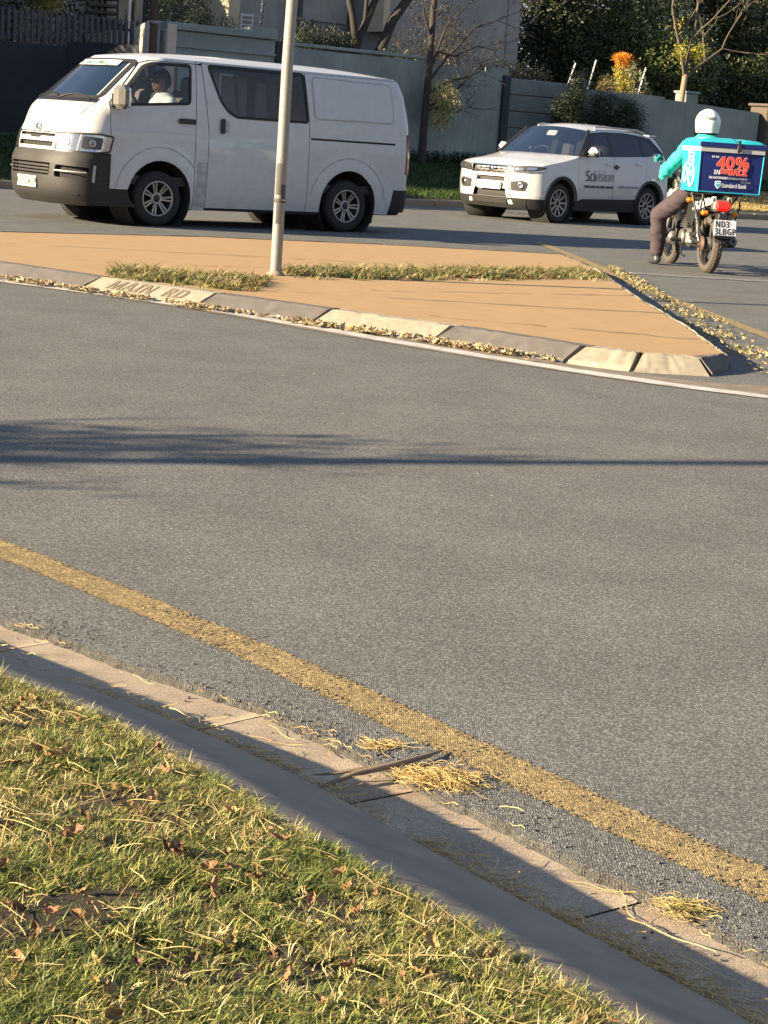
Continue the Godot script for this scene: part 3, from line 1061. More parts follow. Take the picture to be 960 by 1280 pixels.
	for k in 6:
		g = Geo.new(); g.box(Vector3(1.02, 2.51 - k * 0.365, -0.10), Vector3(2.04, 0.345, 0.07), 0.012)
		obj("panel", g, M.wall_panel, t)
		g = Geo.new(); g.box(Vector3(1.02, 2.51 - k * 0.365 - 0.183, -0.115), Vector3(2.04, 0.03, 0.06), 0.0)
		obj("panel_joint", g, M.joint_dark, t)
	g = Geo.new(); g.box(Vector3(2.22, 1.48, -0.08), Vector3(0.34, 2.66, 0.20), 0.015)
	obj("end_pillar", g, M.wall_panel, t)
	# C: long plain wall to the right
	t = in_wall("long_wall", "long grey plastered wall behind the motorcycle rider", "wall", Vector3(9.02, 0, 0))
	g = Geo.new()
	g.prism(PackedVector2Array([Vector2(0, 0.2), Vector2(6.15, 0.2), Vector2(6.15, 2.44), Vector2(2.65, 2.55), Vector2(2.65, 2.60), Vector2(0, 2.60)]), 0.2, Transform3D(Basis(), Vector3(0, 0, -0.22)))
	obj("plaster_panel", g, M.wall_paint, t)
	t = in_wall("stone_pillar", "rough brown stone pillar ending the long grey wall", "pillar", Vector3(15.22, 0, 0))
	g = Geo.new(); g.box(Vector3(0.5, 1.4, -0.1), Vector3(0.98, 2.4, 0.6), 0.03)
	obj("shaft", g, M.brown_stone, t)
	g = Geo.new(); g.box(Vector3(0.5, 2.64, -0.1), Vector3(1.08, 0.07, 0.7), 0.02)
	obj("cap", g, M.brown_stone, t)
	# left: set back, dark low wall with a picket fence on top, and the sunlit return wall
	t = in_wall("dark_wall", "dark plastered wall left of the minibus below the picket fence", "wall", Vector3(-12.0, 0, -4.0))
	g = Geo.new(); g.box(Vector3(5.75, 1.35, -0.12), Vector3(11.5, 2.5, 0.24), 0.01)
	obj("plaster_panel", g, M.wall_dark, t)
	t = in_wall("picket_fence", "dark concrete picket fence on the wall at upper left", "fence", Vector3(-12.0, 2.6, -4.0))
	for k in 82:
		g = Geo.new()
		g.prism(PackedVector2Array([Vector2(-0.034, 0), Vector2(0.034, 0), Vector2(0.034, 0.62), Vector2(0.0, 0.66), Vector2(-0.034, 0.62)]), 0.05, Transform3D(Basis(), Vector3(0.1 + k * 0.139, 0.03, -0.06)))
		obj("picket", g, M.picket, t)
	for y in [0.14, 0.47]:
		g = Geo.new(); g.box(Vector3(5.75, y, -0.09), Vector3(11.5, 0.06, 0.05), 0.005)
		obj("rail", g, M.picket, t)
	t = in_wall("return_wall", "sunlit pale wall of upright planks by the brown post", "wall", Vector3(-2.36, 0, -0.4))
	for k in 11:
		g = Geo.new(); g.box(Vector3(0.08 + k * 0.165, 1.7, -0.18 - k * 0.335), Vector3(0.10, 2.84, 0.31), 0.015, Basis(Vector3.UP, 0.46))
		obj("plank", g, M.pale_plaster, t)
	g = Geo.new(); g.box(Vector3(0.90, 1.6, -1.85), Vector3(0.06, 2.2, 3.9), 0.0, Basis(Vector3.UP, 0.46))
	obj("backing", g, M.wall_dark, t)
	# brown timber post in front of the return wall
	t = thing("timber_post", "brown timber utility post rising behind the minibus roof", "post", wall_at(-2.85, 0.7, 0.3))
	g = Geo.new()
	g.tube([Vector3(0, 0, 0), Vector3(0.0, 2.4, 0), Vector3(-0.07, 4.5, 0), Vector3(-0.12, 7.5, 0)], [0.085, 0.08, 0.07, 0.06], 10)
	obj("shaft", g, M.post_wood, t)
	g = Geo.new()
	g.lathe([Vector2(0.082, 2.30), Vector2(0.09, 2.30), Vector2(0.09, 2.36), Vector2(0.082, 2.36)], 10)
	obj("band", g, M.galvanised, t)
	# electric fence stakes on the walls
	var stakes := [[8.52, 2.66, 0.50, "leftmost slanting wire stake, behind the dark bush"], [9.17, 2.60, 0.68, "slanting wire stake above the middle of the dark bush"], [10.84, 2.58, 0.66, "slanting wire stake right of the orange flowered aloe"]]
	for k in stakes.size():
		var q = stakes[k]
		t = in_wall("wire_stake", q[3], "stake", Vector3(q[0], q[1], -0.12), "electric fence stakes on the wall")
		g = Geo.new(); g.tube([Vector3(0, 0, 0), Vector3(0.17, q[2], 0.02)], 0.018, 8)
		obj("rod", g, M.white_metal, t)
		for j in 3:
			g = Geo.new(); g.lathe([Vector2(0.0, 0.0), Vector2(0.028, 0.006), Vector2(0.028, 0.03), Vector2(0.0, 0.036)], 8, Transform3D(Basis(), Vector3(0.05 + 0.045 * j, 0.2 + 0.16 * j, 0.008)))
			obj("insulator", g, M.dark_frame, t)

# ------------------------------------------------------------------ the house behind the wall
func house():
	var t := in_wall("grey_house", "grey plastered house with balconies and cream columns behind the wall", "house", Vector3(0, 0.8, -7.0))
	var P := func(called, s0, s1, y0, y1, z0, z1, m, bev := 0.01, parent = null):
		var g := Geo.new()
		g.box(Vector3((s0 + s1) / 2.0, (y0 + y1) / 2.0, (z0 + z1) / 2.0), Vector3(s1 - s0, y1 - y0, z1 - z0), bev)
		return obj(called, g, m, parent if parent else t)
	P.call("wall", 3.95, 5.05, 0, 5.6, -8, 0, M.house_plaster)
	P.call("wall", 5.05, 5.62, 0, 5.6, -8, -0.5, M.house_plaster)
	P.call("wall", 6.32, 7.72, 0, 5.6, -8, -0.7, M.house_plaster)
	P.call("wall", 8.12, 12.25, 0, 5.6, -8, 0.4, M.house_plaster)
	P.call("wall", 5.62, 6.32, 0, 2.7, -8, -0.3, M.house_plaster)
	P.call("wall", 5.62, 6.32, 4.6, 5.6, -8, -0.6, M.house_plaster)
	P.call("wall", 7.72, 8.12, 0, 5.6, -8, -1.2, M.cream_plaster)
	P.call("wall", -6.0, 3.40, 0, 5.6, -8, -2.2, M.house_plaster)
	P.call("recess", 5.62, 6.32, 2.7, 4.6, -3, -2.4, M.dark_frame)
	P.call("column", 3.42, 3.76, 2.2, 5.6, -1.2, 0.3, M.cream_plaster)
	P.call("column", 7.90, 8.10, 3.0, 5.6, -0.2, 0.6, M.cream_plaster)
	P.call("column", 12.45, 12.92, 0, 5.6, -1.0, 0.2, M.house_plaster)
	# windows with frames and panes
	for w in [[1.3, 2.3, 2.6, 4.0], [2.55, 3.25, 2.2, 4.2], [9.3, 10.6, 4.6, 6.0]]:
		var z := -2.16 if w[0] < 5.0 else 0.44
		var f: Node = P.call("window", w[0], w[1], w[2], w[3], z - 0.06, z, M.dark_frame)
		P.call("pane", w[0] + 0.06, (w[0] + w[1]) / 2.0 - 0.03, w[2] + 0.06, w[3] - 0.06, z, z + 0.012, M.window_glass, 0.0, f)
		P.call("pane", (w[0] + w[1]) / 2.0 + 0.03, w[1] - 0.06, w[2] + 0.06, w[3] - 0.06, z, z + 0.012, M.window_glass, 0.0, f)
	# louvres at far left
	for k in 9: P.call("louvre", 0.9, 1.72, 2.5 + k * 0.17, 2.58 + k * 0.17, -2.1, -1.98, M.dark_frame)
	P.call("downpipe", 1.74, 1.82, 1.5, 5.6, -1.6, -1.52, M.white_metal)
	# balcony rails
	for b in [[3.76, 4.12, 2.62, 0.34, "white"], [5.62, 6.32, 2.7, -0.2, "grey"], [6.35, 7.7, 2.72, -0.55, "grey"]]:
		var m = M.white_metal if b[4] == "white" else M.picket
		var rl: Node = P.call("balcony_rail", b[0], b[1], b[2] + 0.40, b[2] + 0.44, b[3] - 0.02, b[3] + 0.02, m, 0.004)
		for k in 3: P.call("rail_bar", b[0], b[1], b[2] + 0.08 + 0.11 * k, b[2] + 0.10 + 0.11 * k, b[3] - 0.012, b[3] + 0.012, m, 0.0, rl)
		for s in [b[0] + 0.02, b[1] - 0.02]: P.call("rail_post", s - 0.015, s + 0.015, b[2] - 0.05, b[2] + 0.46, b[3] - 0.03, b[3] - 0.022 + 0.03, m, 0.0, rl)
	# bracket with insulators on the wall
	t = in_wall("insulator_bracket", "dark bracket of fence insulators against the house wall", "bracket", Vector3(-0.15, 3.12, -0.1))
	var g := Geo.new(); g.tube([Vector3(0, 0, 0), Vector3(0.02, 0.35, 0), Vector3(0.10, 1.5, 0.03)], 0.012, 6)
	obj("rod", g, M.dark_frame, t)
	for j in 7:
		g = Geo.new(); g.lathe([Vector2(0.0, 0.0), Vector2(0.03, 0.01), Vector2(0.03, 0.05), Vector2(0.0, 0.06)], 8, Transform3D(Basis(), Vector3(0.02 + 0.012 * j, 0.12 + 0.12 * j, 0.01)))
		obj("insulator", g, M.dark_frame, t)

# ------------------------------------------------------------------ trees and bushes
func leaf_cluster(sd: int, n: int, leaf: float, spread: float) -> ArrayMesh:
	var r := RandomNumberGenerator.new()
	r.seed = sd
	var g := Geo.new()
	for i in n:
		var c := Vector3(r.randf_range(-1, 1), r.randf_range(-1, 1), r.randf_range(-1, 1)) * spread
		var b := Basis.from_euler(Vector3(r.randf_range(-1.1, 1.1), r.randf() * TAU, r.randf_range(-0.8, 0.8)))
		var l := leaf * r.randf_range(0.7, 1.3)
		var w := l * 0.42
		var p := [c, c + b * Vector3(w * 0.5, -0.04 * l, l * 0.4), c + b * Vector3(0, -0.16 * l, l), c + b * Vector3(-w * 0.5, -0.04 * l, l * 0.4), c + b * Vector3(0, 0.05 * l, l * 0.45)]
		g.tri(p[0], p[1], p[4]); g.tri(p[1], p[2], p[4]); g.tri(p[2], p[3], p[4]); g.tri(p[3], p[0], p[4])
	return g.mesh(M.leafage)

func limb(g: Geo, a: Vector3, d: Vector3, len: float, rad: float, depth: int, r: RandomNumberGenerator, tips: Array, spread := 0.6, kids := 3, droop := 0.0):
	var pts := [a]
	var rads := [rad]
	var p := a
	var dir := d
	var seg := 4
	for i in seg:
		dir = (dir + Vector3(r.randf_range(-1, 1), r.randf_range(-0.6, 0.8) - droop, r.randf_range(-1, 1)) * 0.16).normalized()
		p += dir * len / seg
		pts.append(p)
		rads.append(lerp(rad, rad * 0.58, (i + 1.0) / seg))
	g.tube(pts, rads, 7 if rad > 0.03 else 5, false)
	if depth == 0:
		tips.append(p)
		return
	tips.append(pts[3])
	for k in kids:
		var side := Vector3(r.randf_range(-1, 1), r.randf_range(-0.4, 0.7), r.randf_range(-1, 1)).normalized()
		var start: Vector3 = pts[seg] if k < 2 else pts[2 + (k % 2)]
		limb(g, start, (dir + side * spread).normalized(), len * r.randf_range(0.55, 0.8), rad * 0.55, depth - 1, r, tips, spread, kids, droop)

# a crown of leaf clusters round a list of blobs [centre, radii], light on the side of the tone list
func crown(called: String, parent: Node, blobs: Array, per: float, leaf: float, n: int, tones: Array, sd: int, shell := 0.55):
	var r := RandomNumberGenerator.new()
	r.seed = sd
	var xf := []
	var cl := []
	var gap := FastNoiseLite.new()
	gap.seed = sd
	gap.frequency = 0.9
	for b in blobs:
		var c: Vector3 = b[0]
		var R: Vector3 = b[1]
		var cnt := int(per * pow(R.x * R.y * R.z, 0.667) * (3.2 if R.x < 0.8 else 1.6))
		for i in cnt:
			var d := Vector3(r.randfn(), r.randfn(), r.randfn()).normalized()
			var q := c + d * R * (shell + (1.0 - shell) * pow(r.randf(), 0.6)) * (1.0 + 0.22 * gap.get_noise_3dv(c + d * 3.0))
			if gap.get_noise_3dv(q * 1.6) < -0.28: continue
			xf.append(Transform3D(Basis.from_euler(Vector3(r.randf() * 0.8, r.randf() * TAU, r.randf() * 0.8)).scaled(Vector3.ONE * r.randf_range(0.75, 1.3)), q))
			var t: Color = tones[r.randi() % tones.size()]
			var v := r.randf_range(0.7, 1.25)
			cl.append(Color(t.r * v, t.g * v, t.b * v))
	return scatter(called, leaf_cluster(sd, n, leaf, leaf * 2.0), M.leafage, xf, cl, parent)

func tree(called: String, label: String, at: Vector3, trunk_h: float, rad: float, blobs: Array, per: float, leaf: float, tones: Array, sd: int, bark: Material, group := "", forks := 4) -> Node3D:
	var t := thing(called, label, "tree", at, 0.0, group)
	var r := RandomNumberGenerator.new()
	r.seed = sd
	var g := Geo.new()
	g.tube([Vector3(0, -0.3, 0), Vector3(r.randf_range(-0.05, 0.05), trunk_h * 0.5, 0.03), Vector3(0.05, trunk_h, 0)], [rad * 1.25, rad, rad * 0.85], 10, false)
	var tips := []
	for k in forks:
		var a := TAU * k / forks + r.randf()
		limb(g, Vector3(0.05, trunk_h * 0.96, 0), Vector3(cos(a) * 0.7, 1.0, sin(a) * 0.7).normalized(), trunk_h * 0.75, rad * 0.55, 2, r, tips, 0.7, 3)
	obj("trunk", g, bark, t)
	if blobs.size(): crown("crown", t, blobs, per, leaf, 9, tones, sd)
	return t

const DARK_GREEN := [Color(0.028, 0.043, 0.018), Color(0.043, 0.056, 0.022), Color(0.020, 0.032, 0.015)]
const MID_GREEN := [Color(0.10, 0.13, 0.035), Color(0.16, 0.175, 0.045), Color(0.065, 0.095, 0.028)]
const YELLOW_LEAF := [Color(0.55, 0.46, 0.17), Color(0.36, 0.33, 0.10), Color(0.62, 0.54, 0.28), Color(0.16, 0.18, 0.05)]

func far_planting():
	# street tree behind the minibus: thin dark trunk, bare arching branches to the right, a few yellow leaves
	var t := thing("street_tree", "thin street tree with bare arching branches and a few yellow leaves behind the minibus", "tree", wall_at(3.85, 0.7, 0.45))
	var r := RandomNumberGenerator.new()
	r.seed = 12
	var a := Basis(Vector3.UP, deg_to_rad(39.0))
	var g := Geo.new()
	g.tube([Vector3(0, -0.2, 0), a * Vector3(0.0, 1.0, 0), a * Vector3(0.04, 2.1, 0.0), a * Vector3(0.03, 3.2, 0), a * Vector3(0.10, 4.6, 0), a * Vector3(0.05, 6.0, 0)], [0.095, 0.08, 0.072, 0.065, 0.055, 0.04], 10, false)
	var tips := []
	# long arching limbs, each as traced: [start height, then (along, up) points]
	var arcs := [[[0.05, 1.45], [0.5, 1.75], [1.0, 1.86], [1.5, 2.02], [1.9, 2.4], [2.1, 2.7]], [[0.04, 1.7], [0.45, 2.2], [0.9, 2.55], [1.35, 2.95], [1.9, 3.15], [2.4, 3.4]], [[0.04, 1.9], [0.3, 2.5], [0.5, 2.9], [0.9, 3.3], [1.3, 3.7]], [[0.06, 1.2], [0.5, 1.35], [0.9, 1.72], [1.35, 2.15], [1.6, 2.6]], [[0.05, 1.1], [0.4, 1.2], [0.75, 1.1], [1.1, 1.25]], [[0.03, 2.6], [-0.25, 3.1], [-0.4, 3.7]], [[0.05, 2.1], [0.3, 2.35], [0.75, 2.3], [1.25, 2.55], [1.7, 2.5]]]
	for arc in arcs:
		var pts := []
		var rads := []
		for i in arc.size():
			pts.append(a * Vector3(arc[i][0], arc[i][1], 0.25 * sin(i * 0.9 + arc[0][1] * 5.0) * i / 5.0))
			rads.append(lerp(0.032, 0.008, float(i) / (arc.size() - 1)))
		g.tube(pts, rads, 6, false)
		for i in range(1, pts.size()):
			for k in 2:
				var d: Vector3 = (a * Vector3(r.randf_range(0.1, 1.0), r.randf_range(-0.3, 0.9), r.randf_range(-0.6, 0.6))).normalized()
				limb(g, pts[i], d, r.randf_range(0.25, 0.6), 0.010, 1, r, tips, 0.6, 2)
	obj("trunk", g, M.bark, t)
	crown("leaves", t, [[a * Vector3(0.42, 1.42, 0.15), Vector3(0.36, 0.36, 0.3)], [a * Vector3(0.34, 1.0, 0.1), Vector3(0.28, 0.26, 0.24)]], 620, 0.055, 7, YELLOW_LEAF, 41, 0.2)
	crown("leaves", t, [[a * Vector3(0.95, 1.75, 0.1), Vector3(0.7, 0.3, 0.3)], [a * Vector3(0.7, 2.3, -0.2), Vector3(0.7, 0.5, 0.4)]], 110, 0.05, 4, [Color(0.06, 0.05, 0.03), Color(0.10, 0.08, 0.03), Color(0.16, 0.13, 0.05)], 42, 0.1)
	# two dark leaning trunks behind the wall
	t = thing("forked_tree", "dark forked tree trunk rising behind the wall above the minibus", "tree", wall_at(2.95, 1.0, -1.0))
	g = Geo.new()
	g.tube([Vector3(0, 0, 0), a * Vector3(0.02, 1.95, 0), a * Vector3(0.03, 2.2, 0)], [0.15, 0.125, 0.12], 10, false)
	g.tube([a * Vector3(0.03, 2.15, 0), a * Vector3(-0.10, 2.7, 0), a * Vector3(-0.32, 3.3, 0), a * Vector3(-0.5, 4.6, 0)], [0.075, 0.07, 0.075, 0.05], 9, false)
	g.tube([a * Vector3(0.03, 2.1, 0), a * Vector3(0.22, 2.45, 0), a * Vector3(0.46, 3.05, 0), a * Vector3(0.82, 3.6, 0), a * Vector3(1.1, 4.6, 0)], [0.085, 0.085, 0.085, 0.07, 0.05], 9, false)
	g.tube([a * Vector3(0.24, 2.5, 0), a * Vector3(0.26, 3.2, 0), a * Vector3(0.35, 4.4, 0)], [0.05, 0.045, 0.03], 8, false)
	obj("trunk", g, M.bark, t)
	crown("crown", t, [[a * Vector3(-0.6, 4.2, 0.2), Vector3(0.9, 0.7, 0.8)], [a * Vector3(0.2, 4.6, 0), Vector3(1.2, 0.8, 1.0)]], 150, 0.09, 7, MID_GREEN, 43)
	t = thing("leaning_tree", "dark bare trunk leaning right behind the wall above the minibus", "tree", wall_at(3.45, 1.0, -0.8))
	g = Geo.new()
	g.tube([Vector3(0, 0, 0), a * Vector3(0.0, 1.9, 0), a * Vector3(0.35, 2.7, 0), a * Vector3(0.75, 3.2, 0), a * Vector3(1.0, 4.2, 0), a * Vector3(1.15, 6, 0)], [0.13, 0.115, 0.11, 0.10, 0.08, 0.05], 10, false)
	obj("trunk", g, M.bark, t)
	crown("crown", t, [[a * Vector3(1.0, 5.2, 0), Vector3(1.4, 0.9, 1.2)]], 150, 0.09, 7, DARK_GREEN, 44)
	# clipped hedge on the wall top
	t = thing("clipped_hedge", "dark clipped hedge above the wall left of the forked trunk", "hedge", wall_at(2.05, 2.3, -1.0))
	crown("foliage", t, [[a * Vector3(-0.45, 0.75, 0), Vector3(0.45, 0.42, 0.35)], [a * Vector3(0.1, 0.72, 0), Vector3(0.5, 0.40, 0.35)], [a * Vector3(0.45, 0.68, 0), Vector3(0.35, 0.36, 0.3)]], 700, 0.05, 7, DARK_GREEN, 45, 0.3)
	g = Geo.new(); g.tube([Vector3(0, -1.5, 0), Vector3(0, 0.6, 0)], 0.04, 6)
	obj("stem", g, M.bark, t)
	# twiggy brown shrub behind the street tree
	t = thing("twiggy_shrub", "brown twiggy shrub behind the wall, seen through the bare branches", "shrub", wall_at(5.4, 2.0, -1.3))
	g = Geo.new()
	tips = []
	for k in 9: limb(g, a * Vector3(-0.8 + 0.2 * k, 0, 0), (a * Vector3(r.randf_range(-0.3, 0.5), 1.0, r.randf_range(-0.2, 0.2))).normalized(), 0.9, 0.018, 2, r, tips, 0.6, 3)
	obj("stem", g, M.bark, t)
	crown("foliage", t, [[a * Vector3(-0.4, 1.15, 0), Vector3(0.75, 0.55, 0.4)], [a * Vector3(0.45, 1.35, 0), Vector3(0.75, 0.6, 0.4)], [a * Vector3(0.2, 2.0, -0.3), Vector3(0.7, 0.5, 0.4)]], 300, 0.05, 6, [Color(0.05, 0.038, 0.024), Color(0.075, 0.055, 0.03), Color(0.03, 0.03, 0.018)], 61, 0.2)
	# big leafed plant right of the leaning trunk
	t = thing("broad_leaf_plant", "banana-like plant with broad upright leaves behind the wall", "plant", wall_at(4.0, 1.6, -0.9))
	for k in 5:
		g = Geo.new().smooth()
		var yaw := -0.9 + k * 0.5
		g.grid(func(u, v): return a * (Basis(Vector3(0, 0, 1), yaw * 0.55) * Vector3(v * 0.16 * sin(PI * clamp(u * 0.92 + 0.06, 0, 1)), 0.6 + u * 0.95, 0.12 * k - 0.2 - absf(v) * 0.04 + u * u * 0.12)), [0, 0.12, 0.3, 0.5, 0.7, 0.85, 1.0], [-1, -0.5, 0, 0.5, 1])
		obj("broad_leaf", g, mat("broad_leaf", Color(0.12, 0.16, 0.05), 0.4, {"two": true, "back": Color(0.3, 0.3, 0.3)}), t)
	# creeper and shrubs at upper left
	t = thing("pale_creeper", "pale grey-green creeper beside the downpipe at the house", "plant", wall_at(-1.75, 2.0, -1.2))
	crown("foliage", t, [[a * Vector3(0.05, 1.6, 0), Vector3(0.26, 0.8, 0.25)], [a * Vector3(0.1, 2.6, 0), Vector3(0.28, 0.6, 0.25)]], 900, 0.05, 7, [Color(0.16, 0.19, 0.10), Color(0.10, 0.13, 0.06)], 46, 0.3)
	t = thing("dark_shrub", "dark rounded shrub between the creeper and the sunlit column", "shrub", wall_at(-0.95, 2.0, -1.2))
	crown("foliage", t, [[a * Vector3(0.0, 1.25, 0), Vector3(0.34, 0.55, 0.3)], [a * Vector3(0.0, 2.1, 0), Vector3(0.32, 0.6, 0.3)]], 800, 0.05, 7, DARK_GREEN, 47, 0.3)
	t = thing("white_flower_bush", "low bush with pale flowers on the wall top by the sunlit column", "shrub", wall_at(0.15, 2.3, -2.2))
	crown("foliage", t, [[a * Vector3(0.0, 0.9, 0), Vector3(0.5, 0.25, 0.3)]], 700, 0.05, 7, [Color(0.5, 0.48, 0.38), Color(0.09, 0.12, 0.05), Color(0.3, 0.28, 0.2)], 48, 0.2)
	t = thing("yellow_bush", "yellow-green bush glowing behind the picket fence", "shrub", wall_at(-2.0, 2.0, -5.6))
	crown("foliage", t, [[a * Vector3(0.0, 1.85, 0), Vector3(0.48, 0.5, 0.4)]], 700, 0.06, 7, [Color(0.42, 0.32, 0.03), Color(0.30, 0.27, 0.05), Color(0.14, 0.15, 0.04)], 49, 0.3)
	g = Geo.new(); g.tube([Vector3(0, -1.0, 0), Vector3(0.02, 0.6, 0), Vector3(0, 1.6, 0)], 0.035, 6)
	obj("stem", g, M.pale_bark, t)
	t = thing("lime_bush", "small lime green bush at the upper left corner behind the fence", "shrub", wall_at(-4.4, 2.0, -7.0))
	crown("foliage", t, [[a * Vector3(0.0, 2.1, 0), Vector3(0.6, 0.6, 0.5)]], 500, 0.07, 7, [Color(0.26, 0.33, 0.03), Color(0.10, 0.15, 0.03)], 50, 0.3)
	for q in [[-6.5, 0.0, 1.3], [-3.2, 0.2, 1.25], [-0.9, 0.4, 1.2]]:
		t = thing("dark_hedge_bush", ["dark hedge bush at the far left behind the fence", "dark hedge bush behind the yellow bush", "dark hedge bush left of the louvres"][int(q[1] * 5)], "shrub", wall_at(q[0], 1.5, -8.0))
		crown("foliage", t, [[Vector3(0, 1.6, 0), Vector3(1.4, 1.3, 1.0)], [Vector3(0.3, 3.4, 0), Vector3(1.5, 1.4, 1.0)]], 230, 0.10, 8, DARK_GREEN, 60 + int(q[1] * 10))
	# bush in front of the panel wall, behind the car
	t = thing("dark_verge_bush", "dark bushy shrub against the wall above the compact car roof", "shrub", wall_at(8.65, 0.6, 0.9))
	crown("foliage", t, [[a * Vector3(-1.05, 1.25, 0), Vector3(0.42, 0.65, 0.4)], [a * Vector3(-0.75, 1.9, 0), Vector3(0.22, 0.45, 0.25)], [a * Vector3(0.1, 1.3, 0), Vector3(0.6, 0.75, 0.5)], [a * Vector3(0.75, 1.2, 0), Vector3(0.5, 0.75, 0.5)], [a * Vector3(0.2, 0.5, 0), Vector3(1.2, 0.5, 0.5)]], 1500, 0.055, 8, DARK_GREEN, 51, 0.3)
	g = Geo.new(); g.tube([Vector3(0, -0.1, 0), Vector3(0.02, 0.8, 0)], 0.05, 6)
	obj("stem", g, M.bark, t)
	# orange flowering aloe
	t = thing("orange_aloe", "tall yellow plant with an orange flowering top above the wall", "plant", wall_at(10.62, 2.1, -0.45))
	crown("foliage", t, [[a * Vector3(0.03, 0.85, 0), Vector3(0.15, 0.36, 0.14)], [a * Vector3(-0.02, 1.2, 0), Vector3(0.15, 0.24, 0.14)]], 2200, 0.06, 7, [Color(0.55, 0.40, 0.05), Color(0.42, 0.36, 0.07), Color(0.25, 0.24, 0.06)], 52, 0.3)
	crown("flowers", t, [[a * Vector3(-0.05, 1.33, 0), Vector3(0.135, 0.09, 0.12)]], 5200, 0.05, 7, [Color(0.75, 0.22, 0.015), Color(0.70, 0.32, 0.03)], 53, 0.3)
	g = Geo.new(); g.tube([Vector3(0, -1.0, 0), Vector3(0.02, 0.6, 0)], 0.04, 6)
	obj("stem", g, M.pale_bark, t)
	t = thing("small_orange_plant", "small pale orange shrub on the wall left of the orange plant", "plant", wall_at(10.1, 2.2, -0.4))
	crown("foliage", t, [[a * Vector3(0.0, 0.55, 0), Vector3(0.22, 0.22, 0.18)]], 1500, 0.05, 6, [Color(0.55, 0.35, 0.12), Color(0.20, 0.16, 0.06), Color(0.10, 0.12, 0.05)], 54, 0.3)
	t = thing("low_clipped_hedge", "low dark hedge on top of the panel wall", "hedge", wall_at(7.6, 2.0, -0.9))
	crown("foliage", t, [[a * Vector3(-0.6, 0.75, 0), Vector3(0.6, 0.3, 0.35)], [a * Vector3(0.3, 0.72, 0), Vector3(0.7, 0.32, 0.35)]], 650, 0.05, 7, [Color(0.05, 0.045, 0.025), Color(0.03, 0.04, 0.02)], 55, 0.3)
	t = thing("pale_fern_bush", "pale grey-green feathery bush above the wall left of the bare tree", "shrub", wall_at(13.2, 2.0, -2.4))
	crown("foliage", t, [[a * Vector3(-0.35, 0.85, 0), Vector3(0.36, 0.55, 0.3)], [a * Vector3(-0.1, 0.6, 0), Vector3(0.36, 0.4, 0.3)]], 900, 0.07, 7, [Color(0.20, 0.20, 0.09), Color(0.14, 0.15, 0.06), Color(0.28, 0.26, 0.13)], 56, 0.3)
	# bare tree on the right, pale trunk
	t = thing("bare_tree", "bare tree with a pale trunk behind the wall above the rider", "tree", wall_at(13.5, 1.8, -1.2))
	g = Geo.new()
	tips = []
	var gl := Geo.new()
	g.tube([Vector3(0, -0.6, 0), a * Vector3(0.02, 0.7, 0), a * Vector3(0.08, 1.45, 0)], [0.085, 0.075, 0.07], 10, false)
	for q in [[Vector3(0.05, 1.4, 0), Vector3(-0.22, 1.0, 0.05), 1.7, 0.06], [Vector3(0.08, 1.4, 0), Vector3(0.14, 1.0, -0.1), 1.9, 0.065], [Vector3(0.08, 1.35, 0), Vector3(0.85, 0.75, 0.1), 1.5, 0.06]]:
		limb(gl, a * q[0], (a * q[1]).normalized(), q[2], q[3] * 0.75, 3, r, tips, 0.75, 3)
	obj("trunk", g, M.pale_bark, t)
	obj("branches", gl, M.twig_bark, t)
	var yl := []
	for i in 12: yl.append([tips[(i * 7) % tips.size()], Vector3(0.22, 0.2, 0.2)])
	crown("leaves", t, yl, 260, 0.05, 4, [Color(0.50, 0.42, 0.04), Color(0.16, 0.14, 0.06), Color(0.10, 0.09, 0.05)], 57, 0.1)
	crown("leaves", t, [[a * Vector3(-0.28, 2.0, 0.1), Vector3(0.16, 0.18, 0.14)], [a * Vector3(0.35, 2.05, 0.1), Vector3(0.25, 0.2, 0.18)]], 900, 0.05, 5, [Color(0.52, 0.46, 0.03), Color(0.30, 0.30, 0.05)], 58, 0.1)
	# white gate post and lamp beyond the end of the wall
	t = in_wall("gate_post", "pale square gate post seen above the right end of the wall", "post", Vector3(16.2, 1.0, -3.5))
	g = Geo.new(); g.box(Vector3(0, 0.95, 0), Vector3(0.5, 1.9, 0.4), 0.02)
	obj("shaft", g, M.wall_paint, t)
	g = Geo.new(); g.box(Vector3(0, 1.93, 0), Vector3(0.58, 0.06, 0.48), 0.015)
	obj("cap", g, M.wall_paint, t)
	# tall trees that close the view
	var far := [[16.6, 11.0, 6.5, "tall dark tree directly behind the panel wall", DARK_GREEN, 0], [20.5, 10.0, 5.2, "broad tree with a sunlit left side above the dark bush", MID_GREEN, 1], [24.0, 13.0, 7.0, "tall dark tree behind the orange flowered plant", DARK_GREEN, 2], [27.5, 11.0, 6.5, "tall mixed green tree behind the bare tree", DARK_GREEN + MID_GREEN, 3], [32.0, 13.0, 7.0, "tall dark tree at the upper right corner", DARK_GREEN, 4], [13.6, 15.0, 4.6, "dark tree at the right end of the house", DARK_GREEN, 5]]
	for q in far:
		r.seed = 100 + q[5]
		var bl := []
		var H: float = q[2]
		for k in 13:
			bl.append([Vector3(r.randf_range(-2.3, 2.3), r.randf_range(0.5, H), r.randf_range(-1.6, 1.6)), Vector3(r.randf_range(0.9, 1.5), r.randf_range(0.7, 1.2), r.randf_range(0.8, 1.4))])
		bl.append([Vector3(0, 1.2, 0), Vector3(2.8, 1.8, 1.5)])
		bl.append([Vector3(0, 3.6, 0), Vector3(2.6, 2.0, 1.5)])
		tree("garden_tree", q[3], wall_at(q[0], 0.8, -q[1]), H * 0.45, 0.2, bl, 210, 0.13, q[4], 110 + q[5], M.bark, "tall trees closing the view behind the wall")

